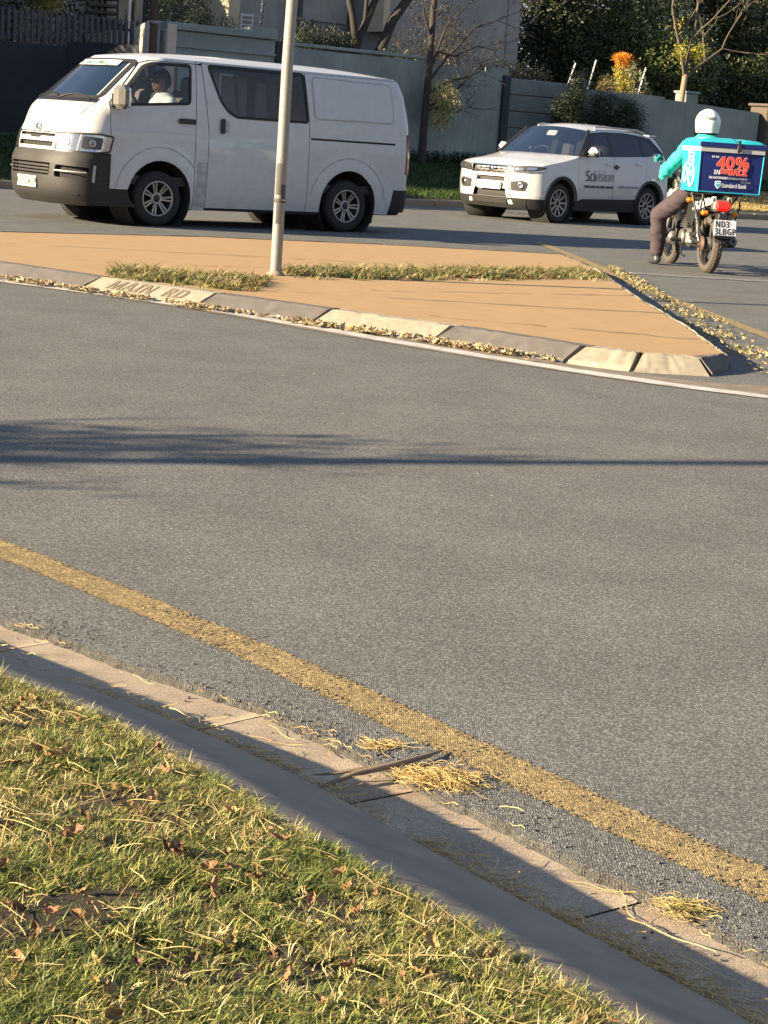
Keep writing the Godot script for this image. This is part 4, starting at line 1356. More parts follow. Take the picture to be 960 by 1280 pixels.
# ------------------------------------------------------------------ what stands beside the view and throws the long shadows
func shade_givers():
	# slim street light pole on the left verge
	var t := thing("street_light", "slim steel street light pole on the verge left of the view", "street light", Vector3(-9.9, 0, -3.06))
	var g := Geo.new()
	g.tube([Vector3(0, -0.1, 0), Vector3(0, 3.0, 0), Vector3(0, 7.5, 0)], [0.065, 0.055, 0.045], 14)
	obj("shaft", g, M.galvanised, t)
	g = Geo.new(); g.tube([Vector3(0, 7.4, 0), Vector3(0.1, 7.8, -0.2), Vector3(0.35, 7.95, -0.8)], 0.035, 8)
	obj("arm", g, M.galvanised, t)
	g = Geo.new(); g.box(Vector3(0.45, 7.97, -1.05), Vector3(0.25, 0.12, 0.6), 0.04)
	obj("lamp_head", g, M.satin_silver, t)
	# small tree beside it, whose branch tips reach the road as shadows
	t = thing("verge_tree", "small leafy tree on the verge left of the view", "tree", Vector3(-8.6, 0, -3.95))
	var r := RandomNumberGenerator.new()
	r.seed = 5
	g = Geo.new()
	var tips := []
	g.tube([Vector3(0, -0.1, 0), Vector3(0.05, 1.2, 0), Vector3(0, 2.0, 0)], [0.11, 0.09, 0.08], 9, false)
	for k in 5:
		var a := TAU * k / 5.0
		limb(g, Vector3(0, 1.9, 0), Vector3(cos(a) * 0.8, 0.35, sin(a) * 0.8).normalized(), 0.5, 0.03, 2, r, tips, 0.8, 3)
	for z in [0.72, 1.15]: g.tube([Vector3(0, 1.6, 0), Vector3(0.1, 1.85, z * 0.6), Vector3(0.3, 2.3 - 0.3 * z, z)], [0.03, 0.02, 0.008], 6)
	obj("trunk", g, M.bark, t)
	crown("crown", t, [[Vector3(0, 2.05, 0.10), Vector3(0.6, 0.30, 0.34)], [Vector3(0.2, 2.35, -0.2), Vector3(0.4, 0.2, 0.16)], [Vector3(0.6, 2.6, 0.0), Vector3(0.4, 0.07, 0.08)], [Vector3(0.9, 2.5, -0.25), Vector3(0.4, 0.05, 0.06)]], 430, 0.10, 7, MID_GREEN, 71, 0.2)
	crown("sprays", t, [[Vector3(0.25, 2.3, 0.72), Vector3(0.42, 0.05, 0.07)], [Vector3(0.0, 1.9, 1.15), Vector3(0.25, 0.04, 0.05)]], 190, 0.08, 6, MID_GREEN, 72, 0.2)
	# large trees on the far verge to the left, which keep the garden and the dark wall in shade
	for q in [[-11.3, -34.6, 4.0, "spreading tree on the far verge just left of the view"], [-11.3, -30.2, 2.4, "low bushy tree near the far kerb left of the view"], [-16.5, -32.4, 5.6, "spreading tree further along the far verge"], [-21.5, -30.2, 7.5, "spreading tree far along the verge to the left"], [-14.8, -38.6, 6.2, "large tree beside the dark wall left of the picket fence"]]:
		r.seed = int(-q[1])
		var bl := []
		for k in 20:
			bl.append([Vector3(r.randf_range(-2.0, 2.0), r.randf_range(0.5, q[2]), r.randf_range(-1.6, 1.6)), Vector3(1.5, 1.2, 1.3)])
		tree("shade_tree", q[3], Vector3(q[0], 0.3, q[1]), q[2] * 0.4, 0.25, bl, 420, 0.16, DARK_GREEN, 120 + int(-q[1]), M.bark, "large trees left of the view")

# ------------------------------------------------------------------ loose things on the ground
func dry_leaf_mesh(sd: int, l: float) -> ArrayMesh:
	var r := RandomNumberGenerator.new()
	r.seed = sd
	var g := Geo.new().smooth()
	var curl := r.randf_range(0.2, 0.5)
	var us := [-0.5, -0.25, 0.0, 0.25, 0.5]
	var edge := []
	for i in 10: edge.append(r.randf_range(0.6, 1.15))
	us = [-0.5, -0.38, -0.25, -0.12, 0.0, 0.12, 0.25, 0.38, 0.5]
	g.smooth(false)
	g.grid(func(u, v):
		var k := int((u + 0.5) * 8.0 + 0.5)
		var w: float = l * 0.34 * (1.0 - pow(absf(u) * 2.0, 1.8) + 0.03) * edge[k]
		return Vector3(u * l, l * (curl * absf(v) * 0.42 + 0.5 * u * u + 0.05 * sin(u * 17.0 + v * 3.0)) + 0.001, v * w + 0.05 * l * sin(u * 5.0)), us, [-1, -0.5, 0, 0.5, 1], -1)
	return g.mesh(M.dry_leaf)

func stalk_mesh(pts: Array, r0: float) -> ArrayMesh:
	var g := Geo.new()
	var rr := []
	for i in pts.size(): rr.append(r0 * (1.0 - 0.5 * i / pts.size()))
	g.tube(pts, rr, 5, true)
	return g.mesh(M.stalk)

func litter():
	var r := RandomNumberGenerator.new()
	r.seed = 55
	var near := near_line(0.08)
	var nz := FastNoiseLite.new()
	nz.seed = 18
	nz.frequency = 1.4
	# straw packed in the angle between kerb and gutter
	var strands := []
	for k in 3:
		var L: float = [0.035, 0.07, 0.12][k]
		var pts := []
		for i in 5: pts.append(Vector3(L * (i / 4.0 - 0.5), 0.0025 + 0.003 * sin(i * 1.7 + k), L * 0.05 * sin(i * 1.1 + k * 2.0)))
		strands.append(stalk_mesh(pts, 0.00085))
	var line := near_line(0.01)
	for k in 3:
		var xf := []
		var cl := []
		for i in [5200, 2900, 600][k]:
			var q: Dictionary = line[r.randi() % line.size()]
			if q.p.x < -2.2 or q.p.x > 1.6: continue
			var dens := nz.get_noise_2d(q.s * 1.3, 3.0)
			if r.randf() > clamp(0.5 + 1.5 * dens, 0.10, 1.0): continue
			var o := 0.018 + absf(r.randfn(0.0, 0.026))
			var dir := atan2(-(-q.n.x), q.n.y)
			var b := Basis(Vector3.UP, atan2(q.n.x, q.n.y) + r.randfn(0.0, 0.55)) * Basis(Vector3(0, 0, 1), r.randfn(0, 0.10))
			xf.append(Transform3D(b, off(q, o, -0.010 + r.randf() * 0.014)))
			var v := r.randf_range(0.5, 1.25)
			cl.append(Color(v, v * 0.92, v * 0.8))
		tag(scatter("gutter_straw", strands[k], M.stalk, xf, cl), ["fine dry straw packed along the foot of the near kerb", "dry straw drifted along the foot of the near kerb", "longer dry stalks lying along the near gutter"][k], "straw")
	# loose stalks strewn over the gutter
	var ls := []
	var lc := []
	for i in 260:
		var q: Dictionary = line[r.randi() % line.size()]
		if q.p.x < -2.0 or q.p.x > 1.5: continue
		ls.append(Transform3D(Basis(Vector3.UP, atan2(q.n.x, q.n.y) + r.randfn(0.0, 0.9)).scaled(Vector3.ONE * r.randf_range(0.5, 1.1)), off(q, r.randf_range(0.0, 0.30), -0.012)))
		var v := r.randf_range(0.6, 1.2)
		lc.append(Color(v, v * 0.92, v * 0.78))
	tag(scatter("loose_straw", strands[2], M.stalk, ls, lc), "loose straw stalks strewn over the near gutter", "straw")
	# straw along the broken asphalt edge
	var xs := []
	var cs := []
	for i in 900:
		var q: Dictionary = line[r.randi() % line.size()]
		if q.p.x < -2.2 or q.p.x > 1.6: continue
		if r.randf() > clamp(0.25 + 1.2 * nz.get_noise_2d(q.s * 1.7, 40.0), 0.05, 1.0): continue
		var o := 0.215 + r.randfn(0.0, 0.022)
		xs.append(Transform3D(Basis(Vector3.UP, atan2(q.n.x, q.n.y) + r.randfn(0.0, 0.7)), off(q, o, 0.0 + r.randf() * 0.006)))
		var v := r.randf_range(0.6, 1.1)
		cs.append(Color(v, v * 0.93, v * 0.8))
	tag(scatter("edge_straw", strands[0], M.stalk, xs, cs), "short straw caught along the broken asphalt edge", "straw")
	var hp := []
	for i in 7: hp.append(Vector3(0.075 * (i / 6.0 - 0.5), 0.001 + 0.004 * sin(i * 0.9), 0.006 * sin(i * 0.6)))
	var heap_strand := stalk_mesh(hp, 0.00062)
	# two straw heaps on the asphalt edge by the twig and at the lower right
	for h in [[Vector2(0.145, -3.36), 0.062, 480, "small heap of pale straw on the asphalt edge beside the twig"], [Vector2(0.03, -3.53), 0.03, 60, "thin wisp of straw beyond the twig"], [Vector2(0.53, -2.82), 0.036, 110, "small tuft of green and straw stalks at the lower right"]]:
		xs = []; cs = []
		for i in h[2]:
			var d: Vector2 = Vector2(r.randfn(), r.randfn()) * h[1] * 0.55
			var b := Basis(Vector3.UP, r.randf() * TAU) * Basis(Vector3(0, 0, 1), r.randfn(0, 0.10)) * Basis(Vector3(1, 0, 0), r.randf() * 6.0)
			b = b.scaled_local(Vector3(r.randf_range(0.3, 1.15), 1, r.randf_range(0.3, 1.3)))
			xs.append(Transform3D(b, Vector3(h[0].x + d.x * 1.2, 0.004 + r.randf() * 0.012 * exp(-d.length() / h[1]), h[0].y + d.y * 0.8)))
			var v := r.randf_range(0.45, 1.1)
			cs.append(Color(v, v * 0.95, v * 0.78) if r.randf() > 0.25 or h[2] != 110 else Color(0.25, 0.42, 0.12))
		tag(scatter("straw_heap", heap_strand, M.stalk, xs, cs), h[3], "straw")
	# crumbled asphalt along the edge
	var g := Geo.new()
	g.lathe([Vector2(0, -0.6), Vector2(0.8, -0.45), Vector2(1.0, 0.1), Vector2(0.6, 0.6), Vector2(0, 0.7)], 6, Transform3D(), true)
	var stone := g.mesh(M.crumb)
	xs = []; cs = []
	for i in 2600:
		var q: Dictionary = line[r.randi() % line.size()]
		if q.p.x < -2.6 or q.p.x > 1.8: continue
		var far := r.randf()
		var o := 0.235 + absf(r.randfn(0.0, 0.055)) if far < 0.93 else 0.21 - absf(r.randfn(0.0, 0.04))
		var s := r.randf_range(0.0012, 0.0040) * (1.25 if r.randf() < 0.1 else 1.0)
		xs.append(Transform3D(Basis.from_euler(Vector3(r.randf() * 6, r.randf() * 6, r.randf() * 6)).scaled(Vector3(s, s * r.randf_range(0.6, 1.0), s * r.randf_range(0.7, 1.3))), off(q, o, s * 0.3 + (0.0 if o > 0.225 else -0.014))))
		var v := r.randf_range(0.07, 0.20)
		cs.append(Color(v * 1.06, v * 0.98, v * 0.86))
	tag(scatter("asphalt_crumbs", stone, M.crumb, xs, cs), "loose dark chippings along the broken asphalt edge", "gravel")
	# twig across the gutter edge
	var t := thing("dry_twig", "dry brown forked twig lying across the asphalt edge and gutter", "twig", Vector3(0.03, 0.0, -3.36))
	g = Geo.new()
	g.tube([Vector3(-0.125, 0.0, 0.10), Vector3(-0.05, 0.008, 0.02), Vector3(0.02, 0.012, -0.03), Vector3(0.09, 0.010, -0.11), Vector3(0.12, 0.008, -0.155)], [0.0035, 0.006, 0.007, 0.005, 0.002], 7)
	obj("stem", g, M.pale_bark, t)
	g = Geo.new()
	g.tube([Vector3(0.02, 0.012, -0.03), Vector3(-0.03, 0.012, -0.005), Vector3(-0.09, 0.006, 0.02), Vector3(-0.13, 0.003, 0.028)], [0.005, 0.0045, 0.003, 0.0015], 6)
	obj("side_shoot", g, M.pale_bark, t)
	# single stalks that stand out, each its own
	var singles := [
		[Vector2(0.36, -2.62), 0.20, 0.75, "long pale straw stalk lying out of the kerb shadow at lower right"],
		[Vector2(0.545, -2.60), 0.13, -0.9, "thick pale stalk at the right edge of the gutter"],
		[Vector2(0.50, -2.72), 0.16, -0.55, "bent straw stalk below the green tuft"],
		[Vector2(0.22, -2.95), 0.11, 1.2, "straw stalk standing crosswise in the shaded gutter"],
		[Vector2(-0.12, -3.27), 0.17, -0.75, "long straw stalk along the kerb foot below the twig"],
		[Vector2(0.28, -3.22), 0.14, -0.45, "pale straw stalk on the asphalt right of the straw heap"],
		[Vector2(-0.62, -3.85), 0.12, 0.9, "crooked straw stalk in the gutter at far left"],
		[Vector2(-0.36, -3.66), 0.13, -0.3, "straw stalk on the sunlit gutter at left"]]
	for k in singles.size():
		var q = singles[k]
		var pts := []
		for i in 7: pts.append(Vector3(q[1] * (i / 6.0 - 0.5), 0.003 + 0.006 * sin(i * 1.1 + k), q[1] * 0.10 * sin(i * 0.8 + k * 1.7)))
		var o := obj("straw_stalk", stalk_mesh(pts, 0.0014), M.stalk)
		o.position = Vector3(q[0].x, -0.006, q[0].y)
		o.rotation.y = q[2]
		tag(o, q[3], "straw", "single straw stalks on the near gutter")
	# fallen leaves on the lawn, singly
	var lm := [dry_leaf_mesh(1, 0.050), dry_leaf_mesh(2, 0.036), dry_leaf_mesh(3, 0.028)]
	var spots := [[-0.50, -2.86, 0, 0.8, "pale curled dry leaf among straw in the upper left lawn"], [-0.42, -2.52, 0, 0.55, "large brown dead leaf left of the lawn middle"], [-0.27, -2.50, 1, 0.4, "dark brown leaf on the bare patch of lawn"], [-0.62, -2.58, 1, 1.0, "light brown leaf near the left edge of the lawn"], [-0.18, -2.44, 2, 0.9, "reddish leaf right of the bare patch"], [-0.05, -2.28, 2, 1.6, "yellow leaf on the lower right lawn"], [-0.20, -2.66, 2, 1.5, "orange-yellow leaf near the lawn edge"], [0.10, -2.24, 2, 1.3, "tan leaf near the lower right lawn edge"], [-0.36, -2.24, 1, 0.7, "brown leaf near the bottom of the lawn"], [-0.56, -2.34, 2, 0.6, "small dark leaf at lower left"], [-0.33, -2.70, 2, 1.2, "small tan leaf above the bare patch"], [-0.12, -2.56, 2, 0.7, "small red-brown leaf near the lawn edge"]]
	for k in spots.size():
		var q = spots[k]
		var m := mat("leaf_tone_%d" % k, Color(0.27 * q[3], 0.145 * pow(q[3], 1.2), 0.05 * q[3]), 0.65, {"two": true, "back": Color(0.25, 0.25, 0.25)})
		var o := obj("fallen_leaf", lm[q[2]], m)
		o.position = Vector3(q[0], 0.176, q[1])
		o.rotation = Vector3(r.randf_range(-0.4, 0.4), r.randf() * TAU, r.randf_range(-0.4, 0.4))
		tag(o, q[4], "leaf", "dead leaves on the near lawn")
	var frag := dry_leaf_mesh(4, 0.020)
	var fx := []
	var fc := []
	for i in 1100:
		var x := r.randf_range(-1.25, 0.7)
		var z := r.randf_range(-3.8, -1.75)
		var o := near_offset(x, z, near)
		if o > -0.39: continue
		var worn := 0.0
		for sp in BARE: worn = maxf(worn, exp(-Vector2((x - sp[0]) / sp[2], (z - sp[1]) / sp[3]).length_squared()))
		if r.randf() > clamp(0.30 + 1.6 * nz.get_noise_2d(x * 2.2 + 9.0, z * 2.2) + 0.25 * clamp(-o - 0.5, 0, 1) + worn, 0.06, 1.0): continue
		fx.append(Transform3D(Basis.from_euler(Vector3(r.randfn(0, 0.5), r.randf() * TAU, r.randfn(0, 0.5))).scaled(Vector3.ONE * r.randf_range(0.5, 1.5)), Vector3(x, 0.160 + r.randf() * 0.012, z)))
		var v := r.randf_range(0.3, 1.3)
		fc.append(Color(v, v * r.randf_range(0.75, 1.15), v))
	tag(scatter("leaf_fragments", frag, M.dry_leaf, fx, fc), "small brown leaf fragments among the blades of the near lawn", "leaf litter")
	# cracks in the asphalt by the yellow line
	for cr in [[Vector2(-0.40, -4.16), Vector2(-0.33, -4.22), Vector2(-0.27, -4.30)]]:
		var o := obj("asphalt_crack", ribbon(cr, 0.004, 0.0062, 0.0018, 3, 0.012), M.joint_dark)
		tag(o, "", "", "", "structure")
	# leaf litter on the road edge round the island
	var leaf := dry_leaf_mesh(8, 0.042)
	xs = []; cs = []
	var fr := [ISLAND[1], ISLAND[2], ISLAND[3], ISLAND[4], ISLAND[5], ISLAND[6], ISLAND[7]]
	for i in 3400:
		var k := r.randi() % (fr.size() - 1)
		var f := r.randf()
		var p: Vector2 = fr[k].lerp(fr[k + 1], f)
		var t2: Vector2 = (fr[k + 1] - fr[k]).normalized()
		var n2 := Vector2(-t2.y, t2.x)
		if r.randf() > clamp(0.50 + 1.9 * nz.get_noise_2d(p.x * 1.4, p.y * 1.4), 0.10, 1.0): continue
		p += n2 * (0.31 + absf(r.randfn(0, 0.055)))
		xs.append(Transform3D(Basis.from_euler(Vector3(r.randfn(0, 0.4), r.randf() * TAU, r.randfn(0, 0.4))).scaled(Vector3.ONE * r.randf_range(0.3, 1.35)), Vector3(p.x, 0.008 + r.randf() * 0.02, p.y)))
		var v := r.randf_range(0.6, 1.7)
		cs.append(Color(1.15 * v, r.randf_range(1.35, 1.7) * v, r.randf_range(1.6, 2.6) * v))
	tag(scatter("front_leaf_litter", leaf, M.dry_leaf, xs, cs), "drift of dry leaves against the front kerb stones", "leaf litter")
	xs = []; cs = []
	for i in 2300:
		var f := r.randf()
		var zz := lerpf(-20.0, -10.6, f)
		var x0 := 2.0 + 0.1 * (zz + 12.0) / -8.0
		var w := lerpf(0.16, 0.50, f)
		var p := Vector2(x0 + 0.05 + w * sqrt(r.randf()) * r.randf_range(0.4, 1.0), zz)
		if r.randf() > clamp(0.32 + 1.5 * nz.get_noise_2d(p.x * 2.0, p.y * 0.8), 0.08, 1.0): continue
		xs.append(Transform3D(Basis.from_euler(Vector3(r.randfn(0, 0.4), r.randf() * TAU, r.randfn(0, 0.4))).scaled(Vector3.ONE * r.randf_range(0.25, 1.2)), Vector3(p.x, 0.006 + r.randf() * 0.02, p.y)))
		var v := r.randf_range(0.6, 1.5)
		cs.append(Color(1.05 * v, 1.45 * v, 1.8 * v) if r.randf() > 0.12 else Color(0.35, 0.7, 0.5))
	tag(scatter("side_leaf_litter", leaf, M.dry_leaf, xs, cs), "dry leaves and straw between the island and the yellow side line", "leaf litter")
	# grass growing through the island
	var tuft := blade_mesh(21, 14, 0.03, 0.10, 0.008, 0.06, 1.6)
	xs = []; cs = []
	for i in 2600:
		var f := r.randf()
		# strip from the cream stone to the far right corner, widest on the left
		var mid := Vector2(-2.05, -13.65).lerp(Vector2(1.80, -17.15), f)
		var w := lerpf(0.50, 0.62, f)
		var p := mid + Vector2(0.30, 0.95) * clampf(r.randfn(0, 0.42), -1, 1) * w
		if f < 0.30: p = Vector2(lerpf(-2.1, -1.0, f / 0.30), 0) + Vector2(0, lerpf(-13.55, -13.45, f / 0.3) + r.randfn(0, 0.30))
		if r.randf() > clamp(0.75 + 1.1 * nz.get_noise_2d(p.x * 1.5, p.y * 1.5), 0.1, 1.0): continue
		if p.distance_to(Vector2(-0.975, -14.45)) < 0.12: continue
		if not Geometry2D.is_point_in_polygon(p, PackedVector2Array(ISLAND)): continue
		var dn := r.randf_range(0.35, 0.95)
		xs.append(Transform3D(Basis(Vector3.UP, r.randf() * TAU).scaled(Vector3(1, dn, 1)), Vector3(p.x, ISLAND_H, p.y)))
		var gt := grass_tone(r, 0.36)
		cs.append(Color(gt.r * 0.72, gt.g * 0.72, gt.b * 0.72))
	tag(scatter("island_grass", tuft, M.blade, xs, cs), "strip of green and dry grass growing across the island", "grass")
	# stray pale leaf crumbs on the asphalt
	xs = []; cs = []
	for i in 34:
		var p := Vector2(r.randf_range(-2.5, 2.0), r.randf_range(-10.5, -4.2))
		if near_offset(p.x, p.y, near_line(0.3)) < 0.5: continue
		xs.append(Transform3D(Basis(Vector3.UP, r.randf() * TAU).scaled(Vector3.ONE * r.randf_range(0.12, 0.32)), Vector3(p.x, 0.003, p.y)))
		cs.append(Color(1.6, 2.3, 3.6))
	tag(scatter("leaf_crumbs", leaf, M.dry_leaf, xs, cs), "few stray pale leaf crumbs on the asphalt", "leaf litter")

# ------------------------------------------------------------------ vehicles: a body is a stack of plan outlines
# plan at height y: centre front xf, rear xr, half width w, corner depths rx (front), qx (rear), corner widths rz, qz
class Body:
	var xf: Crv
	var xr: Crv
	var w: Crv
	var rx := 0.3
	var rz := 0.6
	var qx := 0.1
	var qz := 0.12
	var flare := []      # [x, y, r0, r1, amount]
	func side(x: float, y: float) -> Vector3:
		var W := w.at(y)
		var a := xf.at(y)
		var b := xr.at(y)
		var z := W
		if x < a + rx:
			var d: float = clamp((a + rx - x) / rx, 0.0, 1.0)
			z = W - rz * (1.0 - sqrt(1.0 - d * d))
		elif x > b - qx:
			var d: float = clamp((x - (b - qx)) / qx, 0.0, 1.0)
			z = W - qz * (1.0 - sqrt(1.0 - d * d))
		for f in flare:
			var r := Vector2(x - f[0], y - f[1]).length()
			if r < f[3]: z += f[4] * smoothstep(f[3], f[2], r)
		return Vector3(x, y, z)
	func front(z: float, y: float) -> Vector3:
		var W := w.at(y)
		var e: float = clamp((absf(z) - (W - rz)) / rz, 0.0, 1.0)
		return Vector3(xf.at(y) + rx * (1.0 - sqrt(1.0 - e * e)), y, z)
	# q runs along the outline from the centre of the front; past the corner it goes on along the side
	func zs(y: float) -> float: return w.at(y) - rz * 0.2929
	func xs(y: float) -> float: return xf.at(y) + rx * 0.2929
	func wrap(q: float, y: float) -> Vector3:
		var z0 := zs(y)
		var p: Vector3
		if absf(q) <= z0: p = front(absf(q), y)
		else: p = side(xs(y) + absf(q) - z0, y)
		if q < 0.0: p.z = -p.z
		return p
	func out(p: Vector3, n: float, fn: Callable, at: Vector2) -> Vector3:
		var a: Vector3 = fn.call(at + Vector2(0.01, 0)) - fn.call(at - Vector2(0.01, 0))
		var b: Vector3 = fn.call(at + Vector2(0, 0.01)) - fn.call(at - Vector2(0, 0.01))
		var nn := a.cross(b).normalized()
		if nn.dot(Vector3(p.x - 2.2, 0.0, p.z * 2.0)) < 0: nn = -nn
		return p + nn * n

func poly(p: Array) -> PackedVector2Array:
	var r := PackedVector2Array()
	for i in range(0, p.size(), 2): r.append(Vector2(p[i], p[i + 1]))
	return r

func circle(x: float, y: float, r: float, n := 28, a0 := 0.0, a1 := TAU) -> PackedVector2Array:
	var p := PackedVector2Array()
	for i in n + (0 if a1 - a0 > 6.28 else 1):
		var a := a0 + (a1 - a0) * i / n
		p.append(Vector2(x + r * cos(a), y + r * sin(a)))
	return p

func rounded(x0: float, y0: float, x1: float, y1: float, r: float) -> PackedVector2Array:
	var p := PackedVector2Array()
	for c in [[x1 - r, y1 - r, 0.0], [x0 + r, y1 - r, PI / 2], [x0 + r, y0 + r, PI], [x1 - r, y0 + r, 1.5 * PI]]:
		for i in 5:
			var a: float = c[2] + PI / 2 * i / 4.0
			p.append(Vector2(c[0] + r * cos(a), c[1] + r * sin(a)))
	return p

# round the corners of an outline
func soften(p: PackedVector2Array, r: float) -> PackedVector2Array:
	var o := PackedVector2Array()
	var n := p.size()
	for i in n:
		var a := p[(i - 1 + n) % n]
		var b := p[i]
		var c := p[(i + 1) % n]
		var d: float = min(r, min((a - b).length(), (c - b).length()) * 0.45)
		var s: Vector2 = b + (a - b).normalized() * d
		var e: Vector2 = b + (c - b).normalized() * d
		for k in 4:
			var t := k / 3.0
			o.append(s.lerp(b, t).lerp(b.lerp(e, t), t))
	return o

func grown(p: PackedVector2Array, d: float) -> PackedVector2Array:
	return Geometry2D.offset_polygon(p, d)[0]

# panel of the body on the visible side (mirror = the far side), standing proud by n
func side_panel(bd: Body, p: PackedVector2Array, holes: Array, n := 0.0, far := false, cell := 0.07) -> Geo:
	var fn := func(v: Vector2) -> Vector3: return bd.side(v.x, v.y)
	var g := Geo.new()
	g.skin(p, holes, func(v: Vector2) -> Vector3:
		var q: Vector3 = fn.call(v)
		if n != 0.0: q = bd.out(q, n, fn, v)
		return Vector3(q.x, q.y, -q.z) if far else q, cell, cell)
	return g

func wrap_panel(bd: Body, p: PackedVector2Array, holes: Array, n := 0.0, cell := 0.06) -> Geo:
	if n > 0.0: n += 0.006
	var fn := func(v: Vector2) -> Vector3: return bd.wrap(v.x, v.y)
	var g := Geo.new()
	g.skin(p, holes, func(v: Vector2) -> Vector3:
		var q: Vector3 = fn.call(v)
		return bd.out(q, n, fn, v) if n != 0.0 else q, cell, cell)
	return g

# surface between four edge curves, lifted in the middle
func coons(c0: Callable, c1: Callable, d0: Callable, d1: Callable, lift: Vector3, nu := 14, nv := 14, group := 1) -> Geo:
	var g := Geo.new()
	var us := []
	for i in nu + 1: us.append(float(i) / nu)
	var vs := []
	for i in nv + 1: vs.append(float(i) / nv)
	var p00: Vector3 = c0.call(0.0)
	var p10: Vector3 = c0.call(1.0)
	var p01: Vector3 = c1.call(0.0)
	var p11: Vector3 = c1.call(1.0)
	g.grid(func(u, v):
		var a: Vector3 = c0.call(u).lerp(c1.call(u), v)
		var b: Vector3 = d0.call(v).lerp(d1.call(v), u)
		var c: Vector3 = p00.lerp(p10, u).lerp(p01.lerp(p11, u), v)
		var k: float = (1.0 - pow(absf(2 * u - 1), 3.0)) * (1.0 - pow(absf(2 * v - 1), 4.0))
		return a + b - c + lift * k, us, vs, group)
	return g

# wheel with tyre, rim and spokes; axis along z, the outer face towards +z
func wheel(t: Node3D, at: Vector3, R: float, rim: float, width: float, spokes: int, twin: bool, tyre_m: Material, spoke_w: float, face_out := 1.0) -> Node3D:
	var w := Node3D.new()
	w.name = "wheel"
	t.add_child(w, true)
	w.position = at
	var xf := Transform3D(Basis(Vector3(1, 0, 0), PI / 2 * face_out), Vector3.ZERO)
	var g := Geo.new()
	var h := width * 0.5
	g.lathe([Vector2(rim, -h * 0.9), Vector2(rim + 0.02, -h), Vector2(R - 0.035, -h), Vector2(R - 0.008, -h * 0.8), Vector2(R, -h * 0.5), Vector2(R, h * 0.5), Vector2(R - 0.008, h * 0.8), Vector2(R - 0.035, h), Vector2(rim + 0.02, h), Vector2(rim - 0.004, h * 0.88)], 40, xf)
	obj("tyre", g, tyre_m, w)
	g = Geo.new()
	g.lathe([Vector2(rim, h * 0.86), Vector2(rim + 0.004, h * 0.93), Vector2(rim - 0.012, h * 0.93), Vector2(rim - 0.022, h * 0.80), Vector2(rim - 0.028, h * 0.1), Vector2(0.05, -0.02)], 40, xf)
	obj("rim_barrel", g, M.alloy_dark, w)
	g = Geo.new()
	g.lathe([Vector2(rim + 0.003, h * 0.88), Vector2(rim + 0.003, h * 0.97), Vector2(rim - 0.016, h * 0.97), Vector2(rim - 0.018, h * 0.82)], 40, xf)
	g.lathe([Vector2(0.075, h * 0.55), Vector2(0.07, h * 0.78), Vector2(0.045, h * 0.80), Vector2(0.04, h * 0.70), Vector2(0.0, h * 0.72)], 20, xf)
	for k in spokes:
		var a := TAU * k / spokes
		for s in ([-1, 1] if twin else [0]):
			var a0: float = a + s * 0.20
			var a1: float = a + s * 0.115
			var p0 := Vector3(cos(a0) * 0.055, sin(a0) * 0.055, h * 0.70 * face_out)
			var p1 := Vector3(cos(a1) * (rim - 0.012), sin(a1) * (rim - 0.012), h * 0.86 * face_out)
			var d := (p1 - p0).normalized()
			var sd := d.cross(Vector3(0, 0, 1)).normalized() * spoke_w
			var dp := Vector3(0, 0, -0.02 * face_out)
			g.smooth(false)
			g.quad(p0 - sd, p0 + sd, p1 + sd * 1.1, p1 - sd * 1.1)
			g.quad(p0 - sd, p1 - sd * 1.1, p1 - sd * 1.4 + dp, p0 - sd * 1.4 + dp)
			g.quad(p0 + sd, p1 + sd * 1.1, p1 + sd * 1.4 + dp, p0 + sd * 1.4 + dp)
	obj("rim", g, M.alloy, w)
	g = Geo.new()
	g.lathe([Vector2(0.036, h * 0.70), Vector2(0.03, h * 0.86), Vector2(0.0, h * 0.88)], 14, xf)
	obj("hub_cap", g, M.alloy_dark, w)
	return w

func seat(t: Node3D, at: Vector3, m: Material, w := 0.5):
	var g := Geo.new()
	g.box(Vector3(0, 0.10, 0), Vector3(0.50, 0.18, w), 0.05)
	g.box(Vector3(0.26, 0.44, 0), Vector3(0.14, 0.62, w), 0.05, Basis(Vector3(0, 0, 1), -0.2))
	g.box(Vector3(0.36, 0.82, 0), Vector3(0.10, 0.18, w * 0.5), 0.04, Basis(Vector3(0, 0, 1), -0.15))
	var o := obj("car_seat", g, m, t)
	o.position = at

func steering_wheel(t: Node3D, at: Vector3):
	var g := Geo.new()
	var pts := []
	for i in 25: pts.append(Vector3(0, 0.19 * sin(TAU * i / 24.0), 0.19 * cos(TAU * i / 24.0)))
	g.tube(pts, 0.014, 6, false)
	g.tube([Vector3(0, 0, -0.18), Vector3(0.0, 0, 0.18)], 0.018, 6)
	g.tube([Vector3(0, 0, 0), Vector3(-0.25, -0.1, 0)], 0.03, 6)
	var o := obj("steering_wheel", g, M.interior, t)
	o.position = at
	o.rotation.z = -0.75

func plate(t: Node3D, called: String, s: String, at: Transform3D, w: float, h: float, m: Material, th: float, lift := 0.0):
	var g := Geo.new()
	g.box(Vector3(0, 0, 0), Vector3(w, h, 0.012), 0.004)
	var o := obj(called, g, m, t)
	o.transform = at
	if s: text("plate_lettering", s, th, 0.002, M.ink, o, Transform3D(Basis(), Vector3(0, lift, 0.0075)), true, 0.78)
	return o

# ---- the white minibus
const VAN_AT := Vector3(-2.88, 0, -21.58)
const VAN_TURN := 38.2

func vehicle_root(called: String, label: String, category: String, contact: Vector3, turn: float, axle_x: float, half: float) -> Node3D:
	var b := Basis(Vector3.UP, deg_to_rad(turn))
	return thing(called, label, category, contact - b * Vector3(axle_x, 0, half), deg_to_rad(turn))

